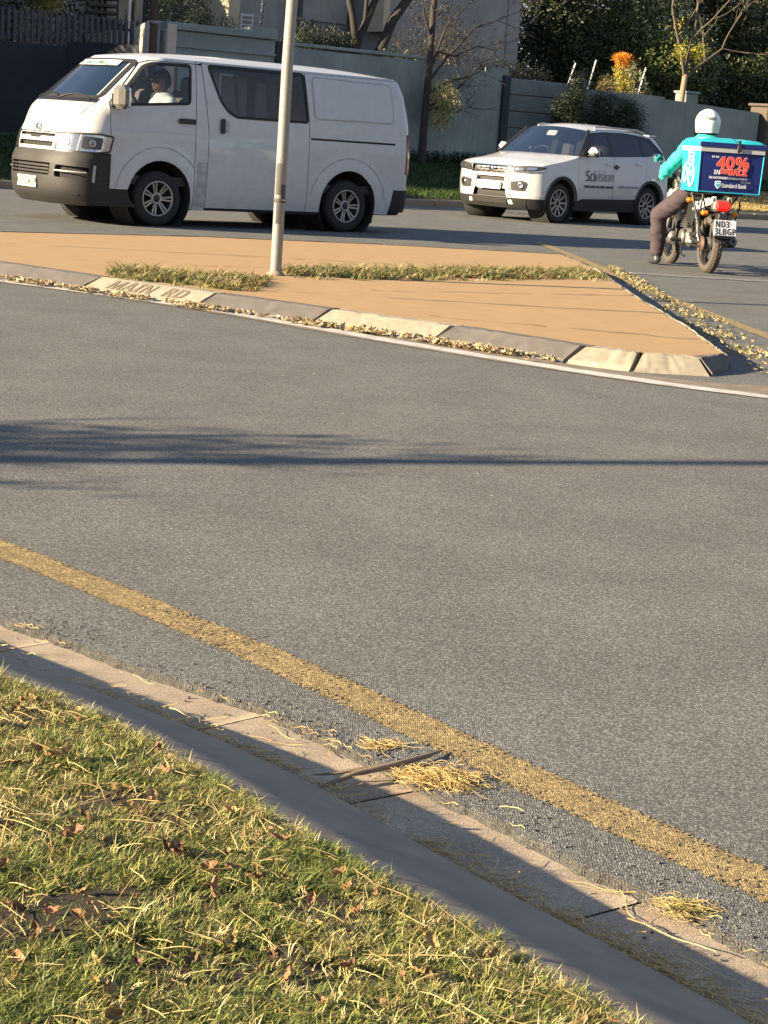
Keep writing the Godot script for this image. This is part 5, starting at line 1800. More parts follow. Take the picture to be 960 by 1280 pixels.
func build_van():
	var t := vehicle_root("minibus", "white panel minibus with dark tinted side windows driving left past the island", "minibus", VAN_AT, VAN_TURN, 1.0, 0.80)
	var bd := Body.new()
	bd.xf = Crv.new([[0.18, -0.08], [0.26, -0.18], [0.36, -0.225], [0.50, -0.235], [0.70, -0.225], [0.78, -0.185], [0.95, -0.15], [1.10, -0.09], [1.22, -0.05], [1.31, 0.0], [1.37, 0.07], [1.42, 0.13], [1.60, 0.33], [1.75, 0.50], [1.86, 0.635], [1.91, 0.72]])
	bd.xr = Crv.new([[0.18, 4.60], [0.3, 4.69], [0.55, 4.70], [1.2, 4.685], [1.6, 4.64], [1.86, 4.54], [1.91, 4.48]])
	bd.w = Crv.new([[0.18, 0.80], [0.40, 0.838], [0.75, 0.85], [1.05, 0.853], [1.10, 0.843], [1.30, 0.83], [1.6, 0.785], [1.86, 0.735], [1.91, 0.715]])
	bd.rx = 0.40
	bd.rz = 0.66
	bd.qx = 0.16
	bd.qz = 0.14
	bd.flare = [[1.0, 0.32, 0.50, 0.62, 0.014], [3.71, 0.32, 0.50, 0.62, 0.014]]
	var arch1 := circle(1.0, 0.33, 0.425)
	var arch2 := circle(3.71, 0.33, 0.425)
	var xe := func(y: float) -> float: return bd.xr.at(y)
	# side outline from the front corner to the rear corner
	var outline := PackedVector2Array()
	for i in 18:
		var y := 0.20 + (1.91 - 0.20) * i / 17.0
		outline.append(Vector2(bd.xs(y), y))
	for i in 12:
		var y := 1.91 - (1.91 - 0.20) * i / 11.0
		outline.append(Vector2(xe.call(y), y))
	# windows
	var win1 := soften(poly([0.365, 1.34, 0.80, 1.80, 0.90, 1.842, 1.41, 1.855, 1.385, 1.415]), 0.05)
	var win2 := soften(poly([1.64, 1.87, 3.01, 1.87, 3.06, 1.30, 2.02, 1.30, 1.90, 1.36, 1.80, 1.48]), 0.05)
	var cut := func(p: PackedVector2Array) -> PackedVector2Array: return Geometry2D.intersect_polygons(p, outline)[0]
	var paint: Material = M.van_paint
	# seams that part the panels
	var top := 1.905
	var bump_zone := poly([-0.3, 0.0, 0.60, 0.0, 0.60, 0.405, 0.335, 0.405, 0.335, 0.795, -0.3, 0.795])
	var fr: PackedVector2Array = cut.call(poly([-0.3, 0.0, 1.46, 0.0, 1.455, 1.0, 1.475, 1.87, 0.78, 1.87, -0.3, 1.0]))
	var door := poly([0.345, 0.41, 0.605, 0.41, 0.60, 0.21, 1.455, 0.21, 1.455, 1.0, 1.475, 1.868, 0.90, 1.868, 0.78, 1.83, 0.34, 1.36])
	var nose: PackedVector2Array = Geometry2D.clip_polygons(cut.call(poly([-0.3, 0.80, 0.337, 0.80, 0.332, 1.366, 0.772, 1.838, 0.89, 1.876, 1.48, 1.876, 1.48, 1.91, -0.3, 1.91])), PackedVector2Array())[0]
	obj("front_pillar_panel", side_panel(bd, nose, []), paint, t)
	obj("front_door", side_panel(bd, door, [win1, arch1]), paint, t)
	var post: PackedVector2Array = cut.call(poly([1.462, 0.2, 1.636, 0.2, 1.636, 1.1, 1.555, 1.86, 1.483, 1.868, 1.462, 1.0]))
	obj("middle_post", side_panel(bd, post, []), paint, t)
	var slide: PackedVector2Array = cut.call(poly([1.643, 0.235, 3.085, 0.235, 3.07, 1.30, 3.02, 1.885, 1.562, 1.885, 1.643, 1.1]))
	obj("sliding_door", side_panel(bd, slide, [win2, arch2]), paint, t)
	var rear: PackedVector2Array = cut.call(poly([3.092, 0.235, 4.75, 0.235, 4.75, 1.885, 3.027, 1.885, 3.077, 1.30]))
	obj("rear_quarter", side_panel(bd, rear, [arch2, poly([4.36, 0.2, 4.8, 0.2, 4.8, 0.545, 4.42, 0.545])]), paint, t)
	var rail: PackedVector2Array = cut.call(poly([1.49, 1.876, 1.56, 1.89, 4.7, 1.89, 4.7, 1.912, 1.49, 1.912]))
	obj("roof_rail", side_panel(bd, rail, []), paint, t)
	obj("sill", side_panel(bd, cut.call(poly([1.40, 0.195, 3.30, 0.195, 3.30, 0.228, 1.40, 0.228])), [], -0.01), M.shadow_gap, t)
	# dark backing seen in the gaps
	var whole: PackedVector2Array = cut.call(poly([0.30, 0.22, 4.6, 0.22, 4.6, 1.90, 0.30, 1.90]))
	obj("inner_shell", side_panel(bd, whole, [grown(win1, 0.03), grown(win2, 0.03), grown(arch1, 0.01), grown(arch2, 0.01)], -0.02, false, 0.14), M.shadow_gap, t)
	obj("far_side", side_panel(bd, outline, [win1, win2, arch1, arch2], 0.0, true, 0.14), paint, t)
	# raised and pressed lines of the bodywork
	for ln in [[0.34, 1.062, 1.45, 1.072], [1.645, 1.085, 3.08, 1.105]]:
		obj("waist_line", side_panel(bd, poly([ln[0], ln[1], ln[2], ln[3], ln[2], ln[3] + 0.012, ln[0], ln[1] + 0.012]), [], 0.004), paint, t)
	obj("slide_rail", side_panel(bd, poly([3.10, 1.10, 4.40, 1.098, 4.40, 1.122, 3.10, 1.124]), [], 0.004), M.shadow_gap, t)
	obj("slide_rail_trim", side_panel(bd, poly([3.10, 1.124, 4.40, 1.122, 4.40, 1.150, 3.10, 1.152]), [], 0.006), paint, t)
	obj("lower_crease", side_panel(bd, poly([1.66, 0.475, 3.07, 0.48, 3.07, 0.496, 1.66, 0.492]), [], 0.004), paint, t)
	# blank rear panel with its pressed frame
	var pr := soften(poly([3.16, 1.36, 4.36, 1.37, 4.33, 1.82, 3.13, 1.84]), 0.06)
	obj("blank_panel", side_panel(bd, pr, [], 0.006), paint, t)
	obj("blank_panel_edge", side_panel(bd, grown(pr, 0.018), [grown(pr, 0.002)], 0.002), M.van_panel_dirty, t)
	for x in [1.0, 3.71]:
		var rg := Geometry2D.intersect_polygons(circle(x, 0.32, 0.592, 40), poly([0.36, 0.42, 4.35, 0.42, 4.35, 2.0, 0.36, 2.0]))[0] as PackedVector2Array
		obj("arch_line", side_panel(bd, rg, [circle(x, 0.32, 0.578, 40)], 0.005), M.van_panel_dirty, t)
	# flap, handles
	obj("fuel_flap", side_panel(bd, rounded(1.475, 0.78, 1.61, 1.0, 0.02), [], 0.004), paint, t)
	obj("grime", side_panel(bd, poly([1.47, 0.24, 1.625, 0.24, 1.625, 0.76, 1.50, 0.76]), [], 0.0025), M.van_panel_dirty, t)
	obj("door_handle", side_panel(bd, rounded(1.215, 1.185, 1.455, 1.245, 0.022), [], 0.022), M.car_black, t)
	obj("door_handle", side_panel(bd, rounded(1.79, 1.10, 1.855, 1.275, 0.022), [], 0.022), M.car_black, t)
	obj("handle_recess", side_panel(bd, rounded(1.86, 1.12, 1.92, 1.26, 0.02), [], 0.003), M.van_panel_dirty, t)
	# glass with seals
	var k := 0
	for w in [win1, win2]:
		var o := obj("side_window", side_panel(bd, grown(w, -0.004), [], -0.006), M.glass_clear if k == 0 else M.glass, t)
		obj("seal", side_panel(bd, grown(w, 0.012), [grown(w, -0.020)], 0.004), M.rubber, o)
		obj("far_window", side_panel(bd, grown(w, -0.004), [], -0.004, true, 0.2), M.glass, o)
		k += 1
	obj("window_bar", side_panel(bd, poly([2.02, 1.31, 2.06, 1.31, 2.06, 1.86, 2.00, 1.86]), [], -0.012), M.rubber, t)
	obj("window_bar", side_panel(bd, poly([2.46, 1.31, 2.56, 1.31, 2.56, 1.86, 2.46, 1.86]), [], -0.012), M.rubber, t)
	obj("tint_band", side_panel(bd, poly([1.66, 1.80, 3.00, 1.80, 3.00, 1.865, 1.65, 1.865]), [], -0.009), M.rubber, t)
	# nose: bonnet, grille, lamps, bumper
	var full := func(y0: float, y1: float, q1: float) -> PackedVector2Array:
		var p := PackedVector2Array()
		for i in 9: p.append(Vector2(-q1, y0 + (y1 - y0) * i / 8.0))
		for i in 9: p.append(Vector2(q1, y1 - (y1 - y0) * i / 8.0))
		return p
	var front_w := func(y0: float, y1: float) -> PackedVector2Array:
		var p := PackedVector2Array()
		for i in 9:
			var y := y0 + (y1 - y0) * i / 8.0
			p.append(Vector2(-bd.zs(y) - 0.002, y))
		for i in 9:
			var y := y1 - (y1 - y0) * i / 8.0
			p.append(Vector2(bd.zs(y) + 0.002, y))
		return p
	var wind := soften(poly([-0.66, 1.405, 0.66, 1.405, 0.585, 1.855, -0.585, 1.855]), 0.05)
	obj("front_panel", wrap_panel(bd, front_w.call(0.80, 1.52), [wind, poly([-0.43, 0.82, 0.43, 0.82, 0.44, 0.982, -0.44, 0.982])]), paint, t)
	obj("roof_front_panel", wrap_panel(bd, front_w.call(1.80, 1.91), [wind]), paint, t)
	obj("far_corner_panel", side_panel(bd, cut.call(poly([-0.3, 0.2, 0.4, 0.2, 0.4, 1.3, -0.3, 1.3])), [], 0.002, true, 0.14), paint, t)
	obj("bonnet_edge", wrap_panel(bd, poly([-0.60, 0.990, 0.60, 0.990, 0.60, 1.0, -0.60, 1.0]), [], 0.002), M.shadow_gap, t)
	for s in [-1, 1]:
		obj("bonnet_seam", wrap_panel(bd, poly([s * 0.60, 1.0, s * 0.607, 1.0, s * 0.667, 1.36, s * 0.66, 1.36]), [], 0.002), M.van_panel_dirty, t)
	var ws := obj("windscreen", wrap_panel(bd, grown(wind, -0.003), [], -0.008), M.screen_glass, t)
	obj("seal", wrap_panel(bd, grown(wind, 0.012), [grown(wind, -0.022)], 0.003), M.rubber, ws)
	obj("sun_strip", wrap_panel(bd, poly([-0.40, 1.785, 0.46, 1.785, 0.45, 1.845, -0.39, 1.845]), [], 0.004), M.sticker_white, ws)
	var fn := func(v: Vector2) -> Vector3: return bd.wrap(v.x, v.y)
	var c := bd.front(0.02, 1.80)
	var up := (bd.front(0.02, 1.83) - c).normalized()
	var tn := Vector3(0, 0, 1)
	text("strip_lettering", "GOODSERVICES", 0.058, 0.003, M.sticker_green, ws, Transform3D(Basis(tn, up, tn.cross(up)), c + tn.cross(up) * 0.012 + up * 0.014), true, 1.05)
	obj("cowl", wrap_panel(bd, poly([-0.68, 1.352, 0.68, 1.352, 0.665, 1.40, -0.665, 1.40]), [], 0.003), M.car_black, t)
	for s in [[-0.45, 0.10], [0.10, 0.62]]:
		var g := Geo.new()
		var pts := []
		for i in 7: pts.append(bd.out(bd.wrap(lerp(s[0], s[1], i / 6.0), 1.375 + 0.055 * sin(PI * i / 6.0)), 0.022, fn, Vector2(lerp(s[0], s[1], i / 6.0), 1.40)))
		g.tube(pts, 0.008, 6)
		obj("wiper", g, M.car_black, t)
	# round badge: an oval ring with a crossed oval inside
	var badge := Geo.new()
	for e in [[0.062, 0.045, 0.0], [0.020, 0.040, 0.0], [0.042, 0.016, 0.016]]:
		var pts := []
		for i in 21: pts.append(Vector3(0, e[1] * sin(TAU * i / 20.0) + e[2], e[0] * cos(TAU * i / 20.0)))
		badge.tube(pts, 0.007, 6, false)
	var bo := obj("badge", badge, M.chrome, t)
	bo.position = bd.front(0, 1.035) + Vector3(-0.012, 0, 0)
	var slot1 := soften(poly([-0.42, 0.945, -0.14, 0.945, -0.10, 0.925, 0.10, 0.925, 0.14, 0.945, 0.42, 0.945, 0.42, 0.978, -0.42, 0.978]), 0.012)
	var slot2 := soften(poly([-0.40, 0.835, 0.40, 0.835, 0.41, 0.892, -0.41, 0.892]), 0.012)
	var gr := obj("grille", wrap_panel(bd, soften(poly([-0.43, 0.815, 0.43, 0.815, 0.45, 0.985, -0.45, 0.985]), 0.03), [slot1, slot2], 0.003), paint, t)
	obj("opening", wrap_panel(bd, grown(slot1, 0.015), [], -0.04), M.shadow_gap, gr)
	obj("opening", wrap_panel(bd, grown(slot2, 0.015), [], -0.04), M.shadow_gap, gr)
	for z in 9: obj("grille_bar", wrap_panel(bd, poly([-0.36 + z * 0.09, 0.842, -0.352 + z * 0.09, 0.842, -0.352 + z * 0.09, 0.884, -0.36 + z * 0.09, 0.884]), [], 0.009), M.bumper_grey, gr)
	for s in [-1, 1]:
		var hp := poly([0.455, 0.80, 0.86, 0.80, 1.045, 0.815, 1.055, 0.985, 0.86, 1.005, 0.465, 0.995])
		if s < 0:
			for i in hp.size(): hp[i].x = -hp[i].x
		hp = soften(hp, 0.03)
		var h := obj("headlight", wrap_panel(bd, hp, [], 0.006), M.lamp_silver, t)
		obj("bezel", wrap_panel(bd, grown(hp, 0.010), [grown(hp, -0.010)], 0.010), M.car_black, h)
		obj("divider", wrap_panel(bd, poly([s * 0.70, 0.81, s * 0.712, 0.81, s * 0.722, 0.99, s * 0.71, 0.99]), [], 0.012), M.satin_silver, h)
		obj("dark_chamber", wrap_panel(bd, soften(poly([s * 0.735, 0.835, s * 0.93, 0.835, s * 0.93, 0.965, s * 0.735, 0.975]), 0.02), [], 0.010), M.bumper_grey, h)
		for lz in [[0.60, 0.90, 0.055], [0.83, 0.90, 0.042]]:
			var g := Geo.new()
			var p := bd.out(bd.wrap(s * lz[0], lz[1]), 0.006, fn, Vector2(s * lz[0], lz[1]))
			var nn := (bd.out(p, 1.0, fn, Vector2(s * lz[0], lz[1])) - p).normalized()
			g.lathe([Vector2(lz[2], 0), Vector2(lz[2] * 0.8, 0.012), Vector2(lz[2] * 0.4, 0.004), Vector2(0, 0.010)], 18, Transform3D(Basis(Quaternion(Vector3.UP, nn)), p))
			obj("reflector", g, M.chrome, h)
		obj("lens", wrap_panel(bd, hp, [], 0.016), M.lamp_glass, h)
	var bp := full.call(0.215, 0.795, 1.06) as PackedVector2Array
	var low := poly([-1.06, 0.215, 1.06, 0.215, 1.335, 0.215, 1.335, 0.40, 1.075, 0.40, 1.075, 0.79, -1.075, 0.79, -1.075, 0.40, -1.06, 0.40])
	var intake := soften(poly([-0.44, 0.52, 0.44, 0.52, 0.46, 0.655, -0.46, 0.655]), 0.02)
	var fogs := [soften(poly([0.52, 0.51, 0.82, 0.50, 0.86, 0.63, 0.53, 0.645]), 0.03), soften(poly([-0.52, 0.51, -0.82, 0.50, -0.86, 0.63, -0.53, 0.645]), 0.03)]
	var b := obj("bumper", wrap_panel(bd, low, [intake, fogs[0], fogs[1]], 0.008), M.bumper_grey, t)
	obj("bumper_side", side_panel(bd, poly([0.11, 0.22, 0.60, 0.22, 0.60, 0.40, 0.345, 0.40, 0.345, 0.785, 0.14, 0.785]), [arch1], 0.014), M.cladding, b)
	obj("air_intake", wrap_panel(bd, grown(intake, 0.02), [], -0.05), M.shadow_gap, b)
	for i in 3: obj("intake_slat", wrap_panel(bd, poly([-0.445, 0.545 + i * 0.036, 0.445, 0.545 + i * 0.036, 0.447, 0.559 + i * 0.036, -0.447, 0.559 + i * 0.036]), [], 0.020), M.bumper_grey, b)
	for s in [-1, 1]:
		obj("fog_recess", wrap_panel(bd, grown(fogs[0] if s > 0 else fogs[1], 0.02), [], -0.04), M.shadow_gap, b)
		obj("fog_slat", wrap_panel(bd, poly([s * 0.53, 0.575, s * 0.83, 0.57, s * 0.83, 0.583, s * 0.53, 0.588]), [], 0.018), M.satin_silver, b)
		obj("corner_rib", wrap_panel(bd, soften(poly([s * 0.885, 0.47, s * 0.915, 0.47, s * 0.925, 0.66, s * 0.895, 0.66]), 0.01), [], 0.018), M.satin_silver, b)
	obj("lower_slot", wrap_panel(bd, poly([-0.74, 0.325, 0.74, 0.325, 0.74, 0.342, -0.74, 0.342]), [], 0.011), M.shadow_gap, b)
	plate(t, "number_plate", "KV132MGP", Transform3D(Basis(Vector3.UP, -PI / 2), Vector3(-0.258, 0.43, 0.0)), 0.46, 0.125, M.plate_white, 0.085)
	# roof
	var roof := coons(
		func(u): return bd.wrap(lerp(-bd.zs(1.91), bd.zs(1.91), u), 1.91),
		func(u): return Vector3(4.48 - 0.02 * pow(absf(2 * u - 1), 4.0), 1.91, lerp(-0.60, 0.60, u)),
		func(v):
			var x: float = lerp(bd.xs(1.91), 4.48, v)
			var p := bd.side(min(x, 4.478), 1.91)
			return Vector3(p.x, p.y, -lerp(p.z, 0.60, smoothstep(0.97, 1.0, v))),
		func(v):
			var x: float = lerp(bd.xs(1.91), 4.48, v)
			var p := bd.side(min(x, 4.478), 1.91)
			return Vector3(p.x, p.y, lerp(p.z, 0.60, smoothstep(0.97, 1.0, v))), Vector3(0, 0.085, 0), 18, 26)
	obj("roof", roof, paint, t)
	# back end
	var tail := Geo.new()
	var ys := []
	for i in 15: ys.append(0.25 + (1.91 - 0.25) * i / 14.0)
	tail.grid(func(u, y): return Vector3(bd.xr.at(y) - 0.0, y, u * (bd.w.at(y) - bd.qz)), [-1, -0.5, 0, 0.5, 1], ys)
	obj("tailgate", tail, paint, t)
	obj("rear_bumper", side_panel(bd, poly([4.37, 0.27, 4.71, 0.27, 4.715, 0.54, 4.43, 0.54]), [], 0.008), M.cladding, t)
	obj("tail_light", side_panel(bd, poly([4.595, 0.745, 4.69, 0.745, 4.685, 1.24, 4.60, 1.24]), [], 0.010), M.red_lens, t)
	# door mirror
	var g := Geo.new()
	g.box(Vector3(0, 0, 0), Vector3(0.15, 0.27, 0.23), 0.055)
	var mo := obj("door_mirror", g, M.mirror_shell, t)
	mo.position = Vector3(0.385, 1.435, 0.985)
	g = Geo.new(); g.box(Vector3(0.05, 0, 0), Vector3(0.05, 0.22, 0.185), 0.012)
	obj("mirror_face", g, M.mirror_glass, mo)
	g = Geo.new(); g.tube([Vector3(0.0, -0.09, -0.04), Vector3(0.03, -0.115, -0.10), Vector3(0.04, -0.09, -0.17)], 0.03, 8)
	g.box(Vector3(0.03, -0.04, -0.155), Vector3(0.14, 0.16, 0.03), 0.012)
	obj("mirror_arm", g, M.car_black, mo)
	# wheel housings and wheels
	for x in [1.0, 3.71]:
		for s in [1, -1]:
			g = Geo.new()
			var q := Transform3D(Basis(Vector3(1, 0, 0), PI / 2), Vector3(x, 0.33, 0))
			g.lathe([Vector2(0.427, s * 0.845), Vector2(0.427, s * 0.40), Vector2(0.0, s * 0.40)], 28, q)
			obj("wheel_housing", g, M.shadow_gap, t)
	g = Geo.new()
	g.box(Vector3(2.3, 0.34, 0), Vector3(4.5, 0.20, 0.84), 0.03)
	g.box(Vector3(2.36, 0.31, 0), Vector3(1.75, 0.16, 1.56), 0.03)
	g.box(Vector3(4.40, 0.36, 0), Vector3(0.5, 0.2, 1.4), 0.03)
	g.tube([Vector3(2.0, 0.2, -0.3), Vector3(3.2, 0.2, -0.3), Vector3(4.6, 0.24, -0.35)], 0.035, 8)
	obj("underbody", g, M.shadow_gap, t)
	g = Geo.new(); g.box(Vector3(4.13, 0.24, 0.70), Vector3(0.015, 0.24, 0.22), 0.003)
	obj("mud_flap", g, M.rubber, t)
	for x in [1.0, 3.71]:
		wheel(t, Vector3(x, 0.318, 0.725), 0.318, 0.203, 0.205, 7, true, M.tyre, 0.0085)
		wheel(t, Vector3(x, 0.318, -0.725), 0.318, 0.203, 0.205, 7, true, M.tyre, 0.0085, -1.0)
	# inside
	g = Geo.new()
	g.box(Vector3(2.5, 0.52, 0), Vector3(4.0, 0.10, 1.5), 0.0)
	g.box(Vector3(0.46, 1.20, 0), Vector3(0.36, 0.26, 1.40), 0.06)
	g.box(Vector3(4.45, 1.1, 0), Vector3(0.05, 1.3, 1.3), 0.0)
	obj("cabin_floor", g, M.interior, t)
	steering_wheel(t, Vector3(0.80, 1.34, -0.38))
	seat(t, Vector3(1.22, 0.82, 0.42), M.seat_cloth)
	seat(t, Vector3(1.22, 0.82, -0.40), M.seat_cloth)
	g = Geo.new(); g.box(Vector3(2.02, 1.55, -0.60), Vector3(0.05, 0.62, 0.04), 0.012)
	obj("pale_inner_post", g, M.sticker_white, t)
	g = Geo.new(); g.box(Vector3(1.93, 1.5, 0.40), Vector3(0.24, 0.62, 0.03), 0.01, Basis(Vector3.UP, 0.3))
	g.box(Vector3(1.86, 1.55, 0.55), Vector3(0.03, 0.56, 0.03), 0.008, Basis(Vector3(0, 0, 1), -0.06))
	obj("cargo_sheet", g, M.cargo_grey, t)
	g = Geo.new(); g.box(Vector3(2.27, 1.48, 0.36), Vector3(0.36, 0.6, 0.03), 0.01)
	g.box(Vector3(2.74, 1.44, 0.34), Vector3(0.30, 0.6, 0.03), 0.01)
	obj("cargo_board", g, M.cargo_brown, t)
	build_occupants(t)

func build_occupants(van: Node3D):
	var at := van.transform
	# passenger by the near window, light jacket, facing forward (towards -x of the minibus)
	for who in [[Vector3(1.22, 0.045, 0.50), "person in a pale jacket sitting by the near front window of the minibus", M.pale_cloth, 1], [Vector3(1.22, 0.0, -0.38), "driver in dark clothes behind the steering wheel of the minibus", M.seat_cloth, 2]]:
		var t := thing("person", who[1], "person", Vector3.ZERO)
		t.transform = at * Transform3D(Basis(), who[0])
		var hd := Vector3(-0.06, 1.60, 0)
		obj("body", sdf([
			[hd + Vector3(0.015, 0.02, 0), hd + Vector3(-0.01, -0.04, 0), 0.088, 0.075], [hd + Vector3(-0.03, -0.07, 0), hd + Vector3(-0.055, -0.075, 0), 0.05, 0.04],
			[hd + Vector3(-0.088, -0.02, 0), hd + Vector3(-0.10, -0.035, 0), 0.014, 0.016],
			[hd + Vector3(0.02, -0.06, 0), Vector3(-0.01, 1.38, 0), 0.055, 0.06], [Vector3(0.0, 1.33, 0), Vector3(0.06, 0.95, 0), 0.13, 0.15],
			[Vector3(-0.03, 1.32, 0.17), Vector3(-0.16, 1.10, 0.20), 0.05, 0.045], [Vector3(-0.16, 1.10, 0.20), Vector3(-0.38, 1.20, 0.10), 0.042, 0.032],
			[Vector3(-0.03, 1.32, -0.17), Vector3(-0.16, 1.10, -0.20), 0.05, 0.045], [Vector3(-0.16, 1.10, -0.20), Vector3(-0.38, 1.20, -0.10), 0.042, 0.032],
			[Vector3(0.04, 0.95, 0.1), Vector3(-0.36, 0.97, 0.12), 0.09, 0.075], [Vector3(0.04, 0.95, -0.1), Vector3(-0.36, 0.97, -0.12), 0.09, 0.075]], 0.03, 0.014), M.skin_tone, t)
		obj("hair", sdf([[hd + Vector3(0.03, 0.045, 0), hd + Vector3(0.05, 0.0, 0), 0.096, 0.085], [hd + Vector3(-0.03, 0.075, 0), hd + Vector3(0.02, 0.08, 0), 0.06, 0.07]], 0.03, 0.014), M.hair_black, t)
		obj("jacket", sdf([
			[Vector3(0.0, 1.36, 0.0), Vector3(0.06, 0.95, 0), 0.145, 0.165], [Vector3(-0.0, 1.36, 0.14), Vector3(0.0, 1.36, -0.14), 0.08, 0.08],
			[Vector3(-0.02, 1.34, 0.18), Vector3(-0.16, 1.10, 0.21), 0.072, 0.062], [Vector3(-0.16, 1.10, 0.21), Vector3(-0.33, 1.185, 0.12), 0.06, 0.048],
			[Vector3(-0.02, 1.34, -0.18), Vector3(-0.16, 1.10, -0.21), 0.072, 0.062], [Vector3(-0.16, 1.10, -0.21), Vector3(-0.33, 1.185, -0.12), 0.06, 0.048]], 0.035, 0.015), who[2], t)

# ---- the compact white car
func build_car():
	var t := vehicle_root("compact_car", "white compact sport utility car with dark lettering on its door, facing left", "car", Vector3(2.49, 0, -30.77), 48.0, 0.80, 0.83)
	var bd := Body.new()
	bd.xf = Crv.new([[0.18, 0.14], [0.28, 0.08], [0.42, 0.05], [0.62, 0.05], [0.80, 0.06], [0.88, 0.08], [0.93, 0.14]])
	bd.xr = Crv.new([[0.18, 3.86], [0.32, 3.96], [0.60, 3.99], [0.95, 3.96], [1.15, 3.92], [1.25, 3.88], [1.45, 3.74], [1.58, 3.62]])
	bd.w = Crv.new([[0.18, 0.83], [0.40, 0.872], [0.58, 0.89], [0.80, 0.885], [0.95, 0.872], [1.10, 0.850], [1.15, 0.835], [1.35, 0.745], [1.55, 0.645], [1.60, 0.62]])
	bd.rx = 0.34
	bd.rz = 0.62
	bd.qx = 0.20
	bd.qz = 0.16
	bd.flare = [[0.80, 0.33, 0.44, 0.56, 0.018], [3.32, 0.33, 0.44, 0.56, 0.018]]
	var arch1 := circle(0.80, 0.335, 0.385)
	var arch2 := circle(3.32, 0.335, 0.385)
	var paint: Material = M.car_paint
	var hood := Crv.new([[0.20, 0.885], [0.45, 0.935], [0.8, 0.99], [1.15, 1.06], [1.28, 1.10]])
	var belt := Crv.new([[1.28, 1.10], [2.0, 1.12], [3.2, 1.165], [3.95, 1.22]])
	var roofe := Crv.new([[1.72, 1.525], [2.1, 1.565], [2.7, 1.575], [3.2, 1.545], [3.62, 1.49]])
	# lower body
	var lowp := PackedVector2Array()
	for i in 8:
		var y := 0.37 + (0.885 - 0.37) * i / 7.0
		lowp.append(Vector2(bd.xs(y), y))
	for i in range(1, 9): lowp.append(Vector2(lerp(0.20, 1.28, i / 8.0), hood.at(lerp(0.20, 1.28, i / 8.0))))
	for i in range(1, 9): lowp.append(Vector2(lerp(1.28, 3.90, i / 8.0), belt.at(lerp(1.28, 3.90, i / 8.0))))
	for i in 6:
		var y := 1.20 - (1.20 - 0.37) * i / 5.0
		lowp.append(Vector2(bd.xr.at(y), y))
	for far in [false, true]:
		var nm := "side_body" if not far else "far_side"
		# doors as panels of their own on the near side
		if not far:
			var d1 := poly([1.26, 0.37, 2.25, 0.37, 2.24, 1.0, 2.27, 1.128, 1.33, 1.102, 1.25, 1.0])
			var d2 := poly([2.258, 0.37, 2.95, 0.37, 3.02, 0.56, 3.20, 0.78, 3.22, 1.165, 2.278, 1.128, 2.248, 1.0])
			obj(nm, side_panel(bd, lowp, [arch1, arch2, grown(d1, 0.005), grown(d2, 0.005)], 0.0), paint, t)
			var o := obj("front_door", side_panel(bd, d1, [arch1]), paint, t)
			obj("handle", side_panel(bd, rounded(2.02, 0.985, 2.20, 1.02, 0.014), [], 0.02), paint, o)
			o = obj("rear_door", side_panel(bd, d2, [arch2]), paint, t)
			obj("handle", side_panel(bd, rounded(2.90, 1.01, 3.08, 1.045, 0.014), [], 0.02), paint, o)
			obj("inner_shell", side_panel(bd, poly([1.15, 0.38, 3.1, 0.38, 3.3, 0.8, 3.3, 1.1, 1.15, 1.04]), [arch1, arch2], -0.015, false, 0.2), M.shadow_gap, t)
			obj("door_crease", side_panel(bd, poly([1.30, 0.545, 2.95, 0.60, 2.98, 0.625, 1.30, 0.575]), [], 0.007), paint, t)
		else: obj(nm, side_panel(bd, lowp, [arch1, arch2], 0.0, true, 0.12), paint, t)
		var clad := Geometry2D.clip_polygons(poly([0.14, 0.21, 3.92, 0.21, 3.96, 0.37, 3.0, 0.37, 2.9, 0.43, 1.4, 0.41, 1.26, 0.37, 0.10, 0.37]), PackedVector2Array())[0] as PackedVector2Array
		obj("sill_cladding", side_panel(bd, clad, [arch1, arch2], 0.012, far, 0.09), M.cladding, t)
		for a in [[0.80, arch1], [3.32, arch2]]:
			var ring := Geometry2D.intersect_polygons(circle(a[0], 0.335, 0.432), poly([-1, 0.22, 5, 0.22, 5, 2, -1, 2]))[0] as PackedVector2Array
			obj("arch_cladding", side_panel(bd, ring, [a[1]], 0.020, far, 0.06), M.cladding, t)
		# greenhouse
		var gh := PackedVector2Array()
		gh.append(Vector2(1.28, 1.10))
		for i in 9: gh.append(Vector2(lerp(1.72, 3.62, i / 8.0), roofe.at(lerp(1.72, 3.62, i / 8.0))))
		gh.append(Vector2(3.90, 1.215))
		for i in range(1, 8): gh.append(Vector2(lerp(3.90, 1.28, i / 8.0), belt.at(lerp(3.90, 1.28, i / 8.0)) + 0.002))
		var w1 := soften(poly([1.55, 1.135, 1.86, 1.49, 2.20, 1.52, 2.20, 1.145]), 0.02)
		var w2 := soften(poly([2.29, 1.147, 2.29, 1.522, 2.86, 1.52, 3.12, 1.47, 3.14, 1.175]), 0.02)
		var w3 := soften(poly([3.19, 1.185, 3.18, 1.465, 3.36, 1.44, 3.68, 1.215]), 0.02)
		obj("pillar_black", side_panel(bd, gh, [w1, w2, w3], 0.0, far, 0.1), M.car_black, t)
		for w in [w1, w2, w3]: obj("side_window", side_panel(bd, grown(w, 0.004), [], -0.003, far, 0.12), M.glass_dark, t)
		obj("rear_pillar", side_panel(bd, poly([3.42, 1.50, 3.62, 1.485, 3.92, 1.215, 3.78, 1.212, 3.50, 1.44]), [], 0.008, far), paint, t)
		obj("roof_edge", side_panel(bd, poly([1.72, 1.525, 2.1, 1.562, 2.7, 1.572, 3.2, 1.542, 3.62, 1.488, 3.60, 1.455, 3.2, 1.505, 2.7, 1.535, 2.1, 1.525, 1.74, 1.49]), [], 0.006, far), paint, t)
		var g := Geo.new()
		var s := -1.0 if far else 1.0
